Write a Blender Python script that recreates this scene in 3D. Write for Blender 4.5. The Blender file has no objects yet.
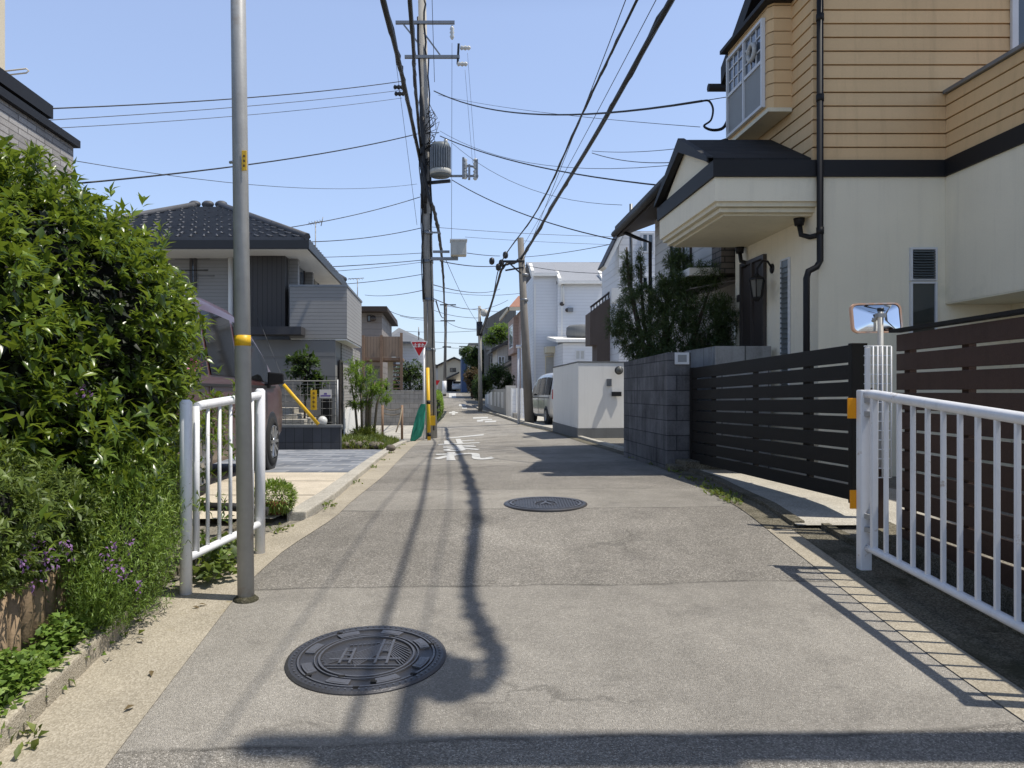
import bpy, bmesh, math, random
import numpy as np
from mathutils import Vector, Matrix
random.seed(7)
rng = np.random.default_rng(11)
scene = bpy.context.scene
COL = scene.collection
R = math.radians
# ---------------------------------------------------------------- frame of the place
# The camera looks along +Y; the street runs 5.1 degrees to the left of that.  Street
# coordinates (s across, d along, z up) become world coordinates through W().
K = -0.0896
CAMZ = 1.5
def W(s, d, z): return Vector((s + K * d, d, z))
def ss(px, d): return (px - 443.0) * d / 770.0
def zz(py, d): return CAMZ + (392.0 - py) * d / 770.0

def hermite(knots):
    xs = [k[0] for k in knots]; ys = [k[1] for k in knots]; n = len(xs)
    dl = [(ys[i+1]-ys[i])/(xs[i+1]-xs[i]) for i in range(n-1)]
    m = [dl[0]] + [0 if dl[i-1]*dl[i] <= 0 else 2*dl[i-1]*dl[i]/(dl[i-1]+dl[i]) for i in range(1, n-1)] + [dl[-1]]
    def f(x):
        if x <= xs[0]: return ys[0]
        if x >= xs[-1]: return ys[-1]
        i = 0
        while x > xs[i+1]: i += 1
        h = xs[i+1]-xs[i]; t = (x-xs[i])/h
        return ((1+2*t)*(1-t)**2*ys[i] + t*(1-t)**2*h*m[i] + t*t*(3-2*t)*ys[i+1] + t*t*(t-1)*h*m[i+1])
    return f
ZL = hermite([(-60,-.3),(-6,-.28),(0,0),(2.5,.2175),(4,.348),(5.2,.45),(6.5,.55),(9.4,.5),(16,.28),(21,.09),(24,.01),(34,.08),(50,.25),(75,.72),(120,1.6),(160,1.45),(600,1.3)])
ZR = hermite([(-60,-.3),(-6,-.28),(0,0),(2.5,.2175),(4,.348),(5.2,.45),(6.5,.56),(10,.52),(19,.36),(24,.3),(30,.25),(50,.24),(75,.7),(120,1.6),(160,1.45),(600,1.3)])
def GZ(s, d):
    t = min(1, max(0, (s+1)/4.3)); return ZL(d)*(1-t)+ZR(d)*t
EDGE_L = hermite([(-60,-1.16),(4.2,-1.15),(5,-1.08),(6.2,-.82),(10,-.70),(20,-.72),(24,-.62),(40,-.5),(75,-.3),(160,-.3)])
EDGE_R = hermite([(-60,2.18),(3,2.2),(5.4,2.36),(6.8,2.46),(8.7,2.72),(12.6,2.92),(23,3.2),(30,3.0),(40,2.8),(50,2.4),(75,2.3),(160,2.3)])

# ---------------------------------------------------------------- materials
MATS = {}
class NT:
    def __init__(s, m): s.t = m.node_tree; s.n = s.t.nodes; s.l = s.t.links
    def new(s, ty, **kw):
        x = s.n.new(ty)
        for k, v in kw.items():
            if k.startswith('i_'):
                key = k[2:].replace('_', ' ')
                x.inputs[int(key) if key.isdigit() else key].default_value = v
            else: setattr(x, k, v)
        return x
    def link(s, a, b): s.l.new(a, b)
    def math(s, op, a, b=None, c=None):
        x = s.new('ShaderNodeMath', operation=op)
        for i, v in enumerate((a, b, c)):
            if v is None: continue
            if isinstance(v, (int, float)): x.inputs[i].default_value = v
            else: s.link(v, x.inputs[i])
        return x.outputs[0]
    def mix(s, fac, a, b, mode='MIX'):
        x = s.new('ShaderNodeMix', data_type='RGBA', blend_type=mode)
        for sock, v in ((x.inputs[0], fac), (x.inputs[6], a), (x.inputs[7], b)):
            if isinstance(v, (int, float)): sock.default_value = v
            elif isinstance(v, tuple): sock.default_value = (*v[:3], 1)
            else: s.link(v, sock)
        return x.outputs[2]
    def ramp(s, fac, pts):
        x = s.new('ShaderNodeValToRGB'); e = x.color_ramp.elements
        while len(e) < len(pts): e.new(.5)
        for el, (p, c) in zip(e, pts):
            el.position = p
            el.color = (c, c, c, 1) if isinstance(c, (int, float)) else (*c, 1)
        s.link(fac, x.inputs[0]); return x.outputs[0]
    def noise(s, vec, scale, detail=4, rough=.55):
        x = s.new('ShaderNodeTexNoise', i_Scale=scale, i_Detail=detail, i_Roughness=rough)
        if vec is not None: s.link(vec, x.inputs['Vector'])
        return x.outputs[0]
    def pos(s): return s.new('ShaderNodeNewGeometry').outputs['Position']
def base_mat(name):
    m = bpy.data.materials.new(name); m.use_nodes = True
    t = NT(m); b = t.n['Principled BSDF']; MATS[name] = m
    return m, t, b
def uv_wall(t, mul=(1,1)):
    p = t.pos(); sp = t.new('ShaderNodeSeparateXYZ'); t.link(p, sp.inputs[0])
    u = t.math('ADD', sp.outputs[0], sp.outputs[1]); c = t.new('ShaderNodeCombineXYZ')
    t.link(t.math('MULTIPLY', u, mul[0]), c.inputs[0]); t.link(t.math('MULTIPLY', sp.outputs[2], mul[1]), c.inputs[1])
    return c.outputs[0], sp
def M(name, col, rough=.7, var=(2.5, .25), fine=(60, .12), bump=(80, .1), metal=0, spec=.4, streak=0, grime=None, coat=0, island=0):
    """painted / mineral / metal surface with large weathering, fine mottling and bump"""
    m, t, b = base_mat(name); p = t.pos()
    big = t.noise(p, var[0], 5, .6); fin = t.noise(p, fine[0], 3, .6)
    v = t.math('ADD', t.math('MULTIPLY', t.math('SUBTRACT', big, .5), var[1]*2), t.math('MULTIPLY', t.math('SUBTRACT', fin, .5), fine[1]*2))
    if streak:
        mp = t.new('ShaderNodeMapping'); mp.inputs['Scale'].default_value = (6, 6, .35); t.link(p, mp.inputs[0])
        sn = t.noise(mp.outputs[0], 1.6, 5, .65)
        v = t.math('SUBTRACT', v, t.math('MULTIPLY', t.ramp(sn, [(.5, 0), (.75, 1)]), streak))
    if island:
        ri = t.new('ShaderNodeNewGeometry').outputs['Random Per Island']; v = t.math('ADD', v, t.math('MULTIPLY', t.math('SUBTRACT', ri, .5), island*2))
    f = t.math('MAXIMUM', t.math('ADD', v, 1), .05)
    c = t.new('ShaderNodeVectorMath', operation='SCALE'); c.inputs[0].default_value = col
    t.link(f, c.inputs['Scale']); out = c.outputs[0]
    if grime:
        g = t.noise(p, grime[1], 6, .65)
        out = t.mix(t.ramp(g, [(grime[2], 0), (grime[2]+.16, 1)]), out, grime[0])
    t.link(out, b.inputs['Base Color'])
    b.inputs['Roughness'].default_value = rough; b.inputs['Metallic'].default_value = metal
    b.inputs['Specular IOR Level'].default_value = spec
    if coat: b.inputs['Coat Weight'].default_value = coat; b.inputs['Coat Roughness'].default_value = .08
    if bump[1]:
        bm_ = t.new('ShaderNodeBump', i_Strength=bump[1], i_Distance=.01)
        t.link(t.noise(p, bump[0], 4, .6), bm_.inputs['Height']); t.link(bm_.outputs[0], b.inputs['Normal'])
    return m
def bricks(name, c1, c2, mortar, w, h, msize=.01, rough=.8, bump=.5, offset=.5, var=.3, floor=False, bias=0, fine=.15, streak=0):
    m, t, b = base_mat(name)
    if floor: vec = t.pos(); p = vec
    else: vec, sp = uv_wall(t); p = t.pos()
    br = t.new('ShaderNodeTexBrick', offset=offset)
    br.inputs['Scale'].default_value = 1; br.inputs['Brick Width'].default_value = w; br.inputs['Row Height'].default_value = h
    br.inputs['Mortar Size'].default_value = msize; br.inputs['Mortar Smooth'].default_value = .15; br.inputs['Bias'].default_value = bias
    br.inputs['Color1'].default_value = (*c1, 1); br.inputs['Color2'].default_value = (*c2, 1); br.inputs['Mortar'].default_value = (*mortar, 1)
    t.link(vec, br.inputs['Vector'])
    n1 = t.noise(p, 2.2, 6, .65); n2 = t.noise(p, 45, 3)
    f = t.math('ADD', t.math('MULTIPLY', t.math('SUBTRACT', n1, .5), var*2.4), t.math('MULTIPLY', t.math('SUBTRACT', n2, .5), fine*2))
    if streak:
        mp = t.new('ShaderNodeMapping'); mp.inputs['Scale'].default_value = (5, 5, .4); t.link(p, mp.inputs[0])
        sn = t.noise(mp.outputs[0], 1.6, 5, .65)
        f = t.math('SUBTRACT', f, t.math('MULTIPLY', t.ramp(sn, [(.45, 0), (.7, 1)]), streak))
    f = t.math('MAXIMUM', t.math('ADD', f, 1), .1)
    c = t.new('ShaderNodeVectorMath', operation='SCALE'); t.link(br.outputs['Color'], c.inputs[0]); t.link(f, c.inputs['Scale'])
    t.link(c.outputs[0], b.inputs['Base Color']); b.inputs['Roughness'].default_value = rough
    hgt = t.math('ADD', t.math('MULTIPLY', t.math('SUBTRACT', 1, br.outputs['Fac']), 1), t.math('MULTIPLY', n2, .25))
    bp = t.new('ShaderNodeBump', i_Strength=bump, i_Distance=.012); t.link(hgt, bp.inputs['Height']); t.link(bp.outputs[0], b.inputs['Normal'])
    return m
def lap(name, col, pitch, dark=.45, rough=.6, var=.12, axis='z', depth=.35):
    """boarded / ribbed cladding: one board every pitch along z or along the wall"""
    m, t, b = base_mat(name); vec, sp = uv_wall(t); p = t.pos()
    if axis == 'z': q = sp.outputs[2]
    else:
        s2 = t.new('ShaderNodeSeparateXYZ'); t.link(vec, s2.inputs[0]); q = s2.outputs[0]
    fr = t.math('FRACT', t.math('ADD', t.math('MULTIPLY', q, 1/pitch), 1000))
    line = t.ramp(fr, [(0, 1), (.1, 1), (.16, 0), (1, 0)])
    n1 = t.noise(p, 1.3, 5, .6)
    f = t.math('ADD', 1, t.math('MULTIPLY', t.math('SUBTRACT', n1, .5), var*2))
    f = t.math('MULTIPLY', f, t.math('SUBTRACT', 1, t.math('MULTIPLY', line, dark)))
    c = t.new('ShaderNodeVectorMath', operation='SCALE'); c.inputs[0].default_value = col; t.link(f, c.inputs['Scale'])
    t.link(c.outputs[0], b.inputs['Base Color']); b.inputs['Roughness'].default_value = rough
    bp = t.new('ShaderNodeBump', i_Strength=depth, i_Distance=.02); t.link(t.math('SUBTRACT', t.math('MULTIPLY', fr, -.5), line), bp.inputs['Height']); t.link(bp.outputs[0], b.inputs['Normal'])
    return m
def glass(name, col=(.02,.03,.035), rough=.04):
    m, t, b = base_mat(name)
    n = t.noise(t.pos(), 3, 2)
    t.link(t.mix(n, tuple(x*.6 for x in col), tuple(x*1.4 for x in col)), b.inputs['Base Color'])
    b.inputs['Roughness'].default_value = rough; b.inputs['Specular IOR Level'].default_value = .9; b.inputs['IOR'].default_value = 1.6
    return m
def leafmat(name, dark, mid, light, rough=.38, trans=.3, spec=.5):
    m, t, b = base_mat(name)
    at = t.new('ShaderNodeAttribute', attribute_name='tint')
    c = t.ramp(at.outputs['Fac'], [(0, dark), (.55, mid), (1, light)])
    t.link(c, b.inputs['Base Color']); b.inputs['Roughness'].default_value = rough; b.inputs['Specular IOR Level'].default_value = spec
    tr = t.new('ShaderNodeBsdfTranslucent')
    t.link(t.mix(.5, c, (light[0]*1.3, light[1]*1.3, light[2]*.6)), tr.inputs[0])
    mx = t.new('ShaderNodeMixShader'); mx.inputs[0].default_value = trans
    t.link(b.outputs[0], mx.inputs[1]); t.link(tr.outputs[0], mx.inputs[2])
    t.link(mx.outputs[0], t.n['Material Output'].inputs[0])
    return m

def asphalt():
    m, t, b = base_mat('asphalt'); p = t.pos(); sp = t.new('ShaderNodeSeparateXYZ'); t.link(p, sp.inputs[0])
    y = t.math('ADD', sp.outputs[1], t.math('MULTIPLY', t.math('SUBTRACT', t.noise(p, 1.2, 3), .5), .16))
    y = t.math('ADD', y, t.math('MULTIPLY', sp.outputs[0], -.05))
    def step(a): return t.math('GREATER_THAN', y, a)
    # older coarse surface with smoother repair strips laid across it
    vor = t.new('ShaderNodeTexVoronoi', feature='F1'); vor.inputs['Scale'].default_value = 190; t.link(p, vor.inputs['Vector'])
    vs = t.new('ShaderNodeSeparateColor'); t.link(vor.outputs['Color'], vs.inputs[0])
    grain = vs.outputs[0]
    coarse = t.ramp(grain, [(0, (.140,.129,.112)), (.45, (.220,.205,.18)), (.8, (.285,.266,.236)), (1, (.46,.43,.38))])
    smooth = t.ramp(grain, [(0, (.22,.205,.18)), (.5, (.278,.26,.229)), (.85, (.318,.297,.262)), (1, (.41,.385,.34))])
    def band(a, bb): return t.math('MULTIPLY', step(a), t.math('SUBTRACT', 1, step(bb)))
    fac = t.math('ADD', band(2.78, 4.42), t.math('ADD', band(6.25, 7.5), t.math('ADD', band(11, 13.0), band(19, 40))))
    c = t.mix(fac, coarse, smooth)
    big = t.noise(p, .9, 6, .62); mid = t.noise(p, 6, 4, .6)
    mp = t.new('ShaderNodeMapping'); mp.inputs['Scale'].default_value = (1.7, .16, 1); t.link(p, mp.inputs[0]); trk = t.noise(mp.outputs[0], 1.0, 5, .6)
    f = t.math('ADD', 1, t.math('ADD', t.math('MULTIPLY', t.math('SUBTRACT', big, .5), 1.05), t.math('ADD', t.math('MULTIPLY', t.math('SUBTRACT', mid, .5), .35), t.math('MULTIPLY', t.math('SUBTRACT', trk, .5), .55))))
    sc = t.new('ShaderNodeVectorMath', operation='SCALE'); t.link(c, sc.inputs[0]); t.link(f, sc.inputs['Scale'])
    c = sc.outputs[0]
    # joints between the strips, fine cracks and dark stains
    for a in (2.78, 4.42, 6.25, 7.5):
        dd = t.math('ABSOLUTE', t.math('SUBTRACT', y, a))
        w = t.math('MULTIPLY', t.ramp(dd, [(0, .7), (.008, .5), (.02, 0)]), t.ramp(t.noise(p, 3.5, 3), [(.35, .1), (.6, .85)]))
        c = t.mix(w, c, (.035,.033,.03))
    v2 = t.new('ShaderNodeTexVoronoi', feature='DISTANCE_TO_EDGE'); v2.inputs['Scale'].default_value = .55
    wp = t.new('ShaderNodeVectorMath', operation='ADD'); t.link(p, wp.inputs[0])
    nz = t.new('ShaderNodeTexNoise', i_Scale=2.5, i_Detail=5); t.link(p, nz.inputs['Vector']); s3 = t.new('ShaderNodeVectorMath', operation='SCALE'); s3.inputs['Scale'].default_value = .55
    t.link(nz.outputs['Color'], s3.inputs[0]); t.link(s3.outputs[0], wp.inputs[1]); t.link(wp.outputs[0], v2.inputs['Vector'])
    cr = t.math('MULTIPLY', t.ramp(v2.outputs[0], [(0, 1), (.004, .5), (.008, 0)]), t.ramp(t.noise(p, .5, 3), [(.5, 0), (.62, .6)]))
    c = t.mix(cr, c, (.04,.038,.034))
    st = t.ramp(t.noise(p, 1.7, 7, .7), [(.56, 0), (.74, .5)])
    c = t.mix(st, c, (.075,.07,.064))
    t.link(c, b.inputs['Base Color']); b.inputs['Roughness'].default_value = .88; b.inputs['Specular IOR Level'].default_value = .25
    h = t.math('ADD', t.math('MULTIPLY', vor.outputs['Distance'], -1.4), t.math('MULTIPLY', t.noise(p, 160, 2), .3))
    bp = t.new('ShaderNodeBump', i_Strength=.75, i_Distance=.006); t.link(h, bp.inputs['Height']); t.link(bp.outputs[0], b.inputs['Normal'])
asphalt()
def gritty(name, c0, c1, c2, moss=None, scale=130):
    m, t, b = base_mat(name); p = t.pos()
    vor = t.new('ShaderNodeTexVoronoi', feature='F1'); vor.inputs['Scale'].default_value = scale; t.link(p, vor.inputs['Vector'])
    vs = t.new('ShaderNodeSeparateColor'); t.link(vor.outputs['Color'], vs.inputs[0])
    c = t.ramp(vs.outputs[0], [(0, c0), (.55, c1), (1, c2)])
    big = t.noise(p, 1.6, 7, .66)
    f = t.math('ADD', 1, t.math('MULTIPLY', t.math('SUBTRACT', big, .5), .9))
    sc = t.new('ShaderNodeVectorMath', operation='SCALE'); t.link(c, sc.inputs[0]); t.link(f, sc.inputs['Scale']); c = sc.outputs[0]
    if moss:
        c = t.mix(t.ramp(t.noise(p, 2.3, 6, .7), [(moss[1], 0), (moss[1]+.15, .8)]), c, moss[0])
    t.link(c, b.inputs['Base Color']); b.inputs['Roughness'].default_value = .92; b.inputs['Specular IOR Level'].default_value = .2
    bp = t.new('ShaderNodeBump', i_Strength=.55, i_Distance=.005); t.link(t.math('ADD', vor.outputs['Distance'], t.noise(p, 40, 4)), bp.inputs['Height']); t.link(bp.outputs[0], b.inputs['Normal'])
gritty('gutter_concrete', (.285,.252,.195), (.345,.308,.242), (.42,.38,.305), ((.20,.155,.045), .62))
gritty('mossy_concrete', (.07,.062,.045), (.14,.125,.09), (.22,.20,.155), ((.035,.034,.018), .5))
gritty('soil', (.045,.035,.024), (.085,.068,.048), (.14,.115,.085))
gritty('ground_dirt', (.12,.11,.09), (.2,.185,.155), (.28,.26,.22))
gritty('apron_concrete', (.33,.31,.265), (.41,.385,.33), (.50,.475,.42), ((.16,.15,.12), .6))
gritty('driveway_concrete', (.46,.40,.31), (.55,.49,.39), (.63,.57,.47), ((.25,.2,.14), .66), 200)

M('white_paint', (.78,.79,.81), .35, (3,.08), (30,.05), (60,.02), spec=.5, streak=.16, grime=((.33,.24,.16), 15, .63))
M('galvanised', (.36,.36,.35), .5, (6,.22), (25,.1), (60,.05), metal=.08, streak=.3, grime=((.24,.17,.11), 4, .62))
M('pole_concrete', (.36,.345,.315), .85, (2,.25), (40,.15), (60,.2), streak=.4)
M('old_pole', (.19,.175,.155), .85, (2,.25), (40,.15), (60,.2), streak=.3)
M('dark_metal', (.022,.022,.023), .42, (4,.2), (40,.1), (60,.03))
M('steel_grey', (.22,.23,.24), .45, (4,.2), (40,.1), (60,.03), metal=.5)
M('fence_wire', (.13,.13,.125), .6, (4,.2), (40,.1), (60,.03))
M('transformer_paint', (.13,.15,.16), .5, (3,.15), (30,.08), (50,.03), streak=.15)
M('box_paint', (.5,.49,.44), .55, (3,.15), (30,.08), (50,.03), streak=.25)
M('cable_black', (.012,.012,.013), .5, (3,.2), (30,.1), (30,.0))
M('cable_grey', (.05,.052,.057), .5, (3,.2), (30,.1), (30,.0))
M('porcelain', (.6,.6,.57), .2, (3,.05), (30,.03), (30,.0))
M('yellow_paint', (.72,.43,.02), .45, (5,.15), (40,.08), (60,.03), streak=.15)
M('orange_reflector', (.85,.33,.005), .3, (5,.06), (90,.1), (90,.1))
M('red_paint', (.52,.006,.012), .4, (4,.1), (40,.05), (60,.02))
M('sign_white', (.8,.8,.8), .4, (4,.06), (40,.03), (60,.02))
M('iron_cover', (.080,.079,.083), .4, (8,.25), (120,.2), (140,.25), metal=.55)
M('iron_relief', (.155,.153,.16), .36, (8,.25), (120,.2), (140,.25), metal=.55)
M('slat_black', (.014,.0125,.011), .6, (2,.2), (60,.15), (140,.15), spec=.2, streak=.12, island=.12)
M('slat_brown', (.066,.037,.026), .6, (2,.25), (60,.2), (160,.25), spec=.25, streak=.2, island=.14)
bricks('block_wall', (.105,.103,.105), (.155,.152,.155), (.045,.045,.047), .4, .19, .007, .9, .5, .5, .9, fine=.3, streak=.5)
bricks('block_pale', (.30,.285,.255), (.36,.34,.31), (.2,.19,.17), .4, .2, .009, .9, .35, .5, .35, fine=.15, streak=.2)
bricks('block_grey', (.27,.265,.25), (.33,.325,.31), (.10,.10,.095), .6, .3, .009, .9, .35, .5, .35, fine=.2, streak=.3)
bricks('split_stone', (.27,.255,.24), (.40,.385,.37), (.15,.14,.135), .33, .07, .006, .9, .8, .5, .35, fine=.25)
bricks('tile_dark', (.045,.047,.053), (.065,.068,.076), (.02,.02,.02), .18, .5, .006, .6, .5, 0, .3)
bricks('slate_paving', (.10,.115,.14), (.27,.285,.31), (.30,.30,.30), .42, .3, .014, .75, .5, .4, .3, floor=True)
bricks('brick_tile', (.30,.285,.26), (.34,.325,.30), (.15,.145,.135), .30, .075, .008, .7, .5, 0, .15)
bricks('house_brick', (.12,.105,.095), (.17,.15,.135), (.05,.048,.045), .3, .09, .01, .8, .5, .5, .2)
M('cream_stucco', (.86,.785,.61), .85, (.8,.12), (60,.05), (170,.3), streak=.07, grime=((.60,.57,.43), .9, .60))
M('cream_trim', (.72,.66,.50), .75, (1.5,.12), (60,.06), (120,.1), streak=.1)
M('ochre_board', (.70,.475,.245), .65, (1.2,.12), (50,.05), (90,.1), streak=.14, island=.06)
M('ochre_gap', (.17,.11,.05), .8, (1.2,.1), (50,.05), (90,.0))
M('black_trim', (.009,.0085,.009), .6, (2,.2), (50,.1), (60,.05))
bricks('shingle', (.010,.0095,.010), (.02,.019,.0195), (.008,.008,.008), .3, .1, .008, .85, .6, .5, .3)
M('soffit_brown', (.045,.034,.028), .7, (2,.2), (50,.1), (60,.05))
M('white_wall', (.80,.79,.75), .8, (1.2,.07), (60,.04), (140,.15), streak=.08)
M('plinth_grey', (.16,.165,.165), .85, (2,.2), (60,.1), (100,.2), streak=.2)
lap('white_siding', (.72,.73,.75), .18, .14, .55, .06)
lap('grey_siding', (.52,.51,.49), .18, .3, .6, .1)
lap('pale_lap', (.27,.265,.255), .085, .3, .6, .1)
lap('taupe_siding', (.27,.245,.225), .3, .2, .6, .1)
lap('slat_vertical', (.05,.046,.044), .11, .6, .6, .1, axis='u')
lap('grey_panel', (.20,.197,.19), .45, .12, .7, .1)
lap('salmon_siding', (.42,.30,.25), .25, .2, .7, .1)
lap('timber_board', (.25,.185,.135), .14, .35, .7, .25, axis='u')
lap('corrugated_blue', (.05,.10,.22), .25, .3, .5, .15, axis='u')
lap('roof_metal', (.30,.31,.33), .25, .3, .5, .1, axis='u')
M('concrete_wall', (.13,.13,.125), .9, (.5,.3), (20,.12), (40,.2), streak=.5)
M('brown_stucco', (.135,.105,.088), .85, (1.2,.12), (60,.06), (140,.2), streak=.12)
M('roof_dark', (.05,.049,.052), .6, (2,.25), (40,.15), (60,.1))
M('roof_tile_grey', (.075,.078,.087), .55, (2,.3), (25,.25), (60,.2))
M('roof_grey', (.15,.16,.175), .6, (2,.2), (25,.15), (60,.2))
M('roof_orange', (.30,.15,.10), .8, (3,.35), (25,.3), (40,.3))
M('pale_wall', (.50,.48,.44), .85, (1,.15), (30,.08), (60,.1), streak=.2)
M('timber_post', (.23,.15,.10), .8, (3,.3), (40,.2), (60,.2))
M('log_edge', (.26,.185,.115), .85, (4,.35), (40,.25), (60,.4), streak=.4, island=.2)
M('frame_white', (.66,.67,.68), .4, (4,.08), (40,.04), (60,.02))
M('frame_bronze', (.07,.06,.055), .4, (4,.12), (40,.06), (60,.02), metal=.3)
M('louvre_glass', (.14,.16,.165), .2, (4,.2), (30,.1), (30,.02))
M('blind_grey', (.28,.29,.29), .6, (4,.1), (60,.1), (60,.02))
M('curtain', (.5,.5,.48), .8, (6,.2), (30,.1), (30,.1))
glass('glass_dark'); glass('glass_sky', (.05,.07,.10), .03); glass('car_glass', (.010,.011,.012), .05); MATS['car_glass'].node_tree.nodes['Principled BSDF'].inputs['IOR'].default_value = 1.28; MATS['car_glass'].node_tree.nodes['Principled BSDF'].inputs['Specular IOR Level'].default_value = .15
M('door_dark', (.035,.028,.025), .45, (3,.2), (50,.15), (60,.1))
M('maroon_paint', (.078,.033,.032), .32, (1.5,.06), (300,.08), (300,.0), spec=.35, coat=.25)
M('silver_paint', (.62,.60,.56), .3, (1.5,.06), (300,.08), (300,.0), metal=.3, coat=.6)
M('car_white', (.62,.63,.64), .3, (1.5,.06), (300,.05), (300,.0), coat=.6)
M('tyre', (.018,.018,.018), .85, (8,.2), (90,.2), (120,.2))
M('alloy', (.42,.43,.44), .3, (8,.1), (40,.05), (60,.02), metal=.8)
M('black_plastic', (.016,.016,.017), .5, (5,.2), (60,.1), (90,.1))
M('lamp_lens', (.55,.55,.55), .1, (8,.2), (60,.1), (90,.05))
M('tail_lens', (.4,.02,.02), .15, (8,.2), (60,.1), (90,.05))
M('terracotta', (.30,.10,.055), .85, (6,.2), (60,.15), (90,.2))
M('bark', (.10,.075,.055), .9, (6,.3), (60,.3), (50,.6))
M('pale_bark', (.21,.17,.12), .9, (6,.3), (60,.3), (50,.5))
M('net_green', (.03,.30,.21), .6, (4,.3), (90,.35), (120,.6))
M('stone', (.15,.13,.105), .9, (4,.4), (40,.3), (20,.7))
M('lens_mirror', (.82,.86,.9), .02, (3,.03), (30,.0), (30,.0), metal=1)
M('mirror_rim', (.72,.42,.26), .5, (14,.25), (60,.15), (60,.05), grime=((.62,.60,.58), 9, .5))
M('paint_marking', (.52,.52,.50), .8, (3,.2), (50,.25), (90,.25), grime=((.22,.205,.18), 22, .53))
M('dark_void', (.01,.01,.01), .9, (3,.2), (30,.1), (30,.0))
M('channel_blue', (.022,.035,.045), .5, (3,.3), (30,.2), (30,.2))
M('beige_render', (.60,.53,.40), .85, (1,.1), (50,.05), (100,.1))
M('lamp_glass', (.12,.12,.11), .1, (4,.1), (50,.05), (100,.0))
M('purple_petal', (.19,.10,.23), .6, (9,.3), (50,.2), (60,.0))
M('pink_petal', (.45,.10,.22), .6, (9,.3), (50,.2), (60,.0))
M('sign_cream', (.65,.62,.55), .5, (9,.1), (50,.1), (60,.0))
M('sign_purple', (.16,.12,.3), .5, (9,.1), (50,.1), (60,.0))
M('sign_brown', (.12,.07,.02), .5, (9,.1), (50,.1), (60,.0))
leafmat('leaf_hedge', (.017,.038,.008), (.096,.158,.024), (.28,.36,.06), .30, .30, .6)
leafmat('leaf_inner_shade', (.004,.008,.003), (.008,.016,.005), (.016,.03,.008), .6, .1)  # near-black leaf colour standing in for shade inside hedge and crowns
leafmat('leaf_soft', (.04,.07,.015), (.14,.20,.045), (.26,.33,.10), .5, .35)
leafmat('leaf_rosemary', (.05,.10,.018), (.17,.265,.045), (.33,.43,.09), .5, .25)
leafmat('leaf_ivy', (.06,.115,.018), (.15,.25,.045), (.28,.39,.10), .45, .35)
leafmat('leaf_pine', (.022,.045,.014), (.075,.115,.035), (.19,.24,.075), .6, .15)
leafmat('leaf_tree', (.014,.032,.008), (.045,.085,.018), (.10,.16,.035), .5, .3)
leafmat('leaf_bright', (.06,.11,.014), (.14,.235,.03), (.24,.36,.06), .5, .45)
leafmat('leaf_rust', (.06,.04,.022), (.11,.075,.04), (.17,.125,.06), .6, .3)
leafmat('leaf_grass', (.05,.08,.015), (.12,.17,.03), (.22,.25,.06), .6, .35)

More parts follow.
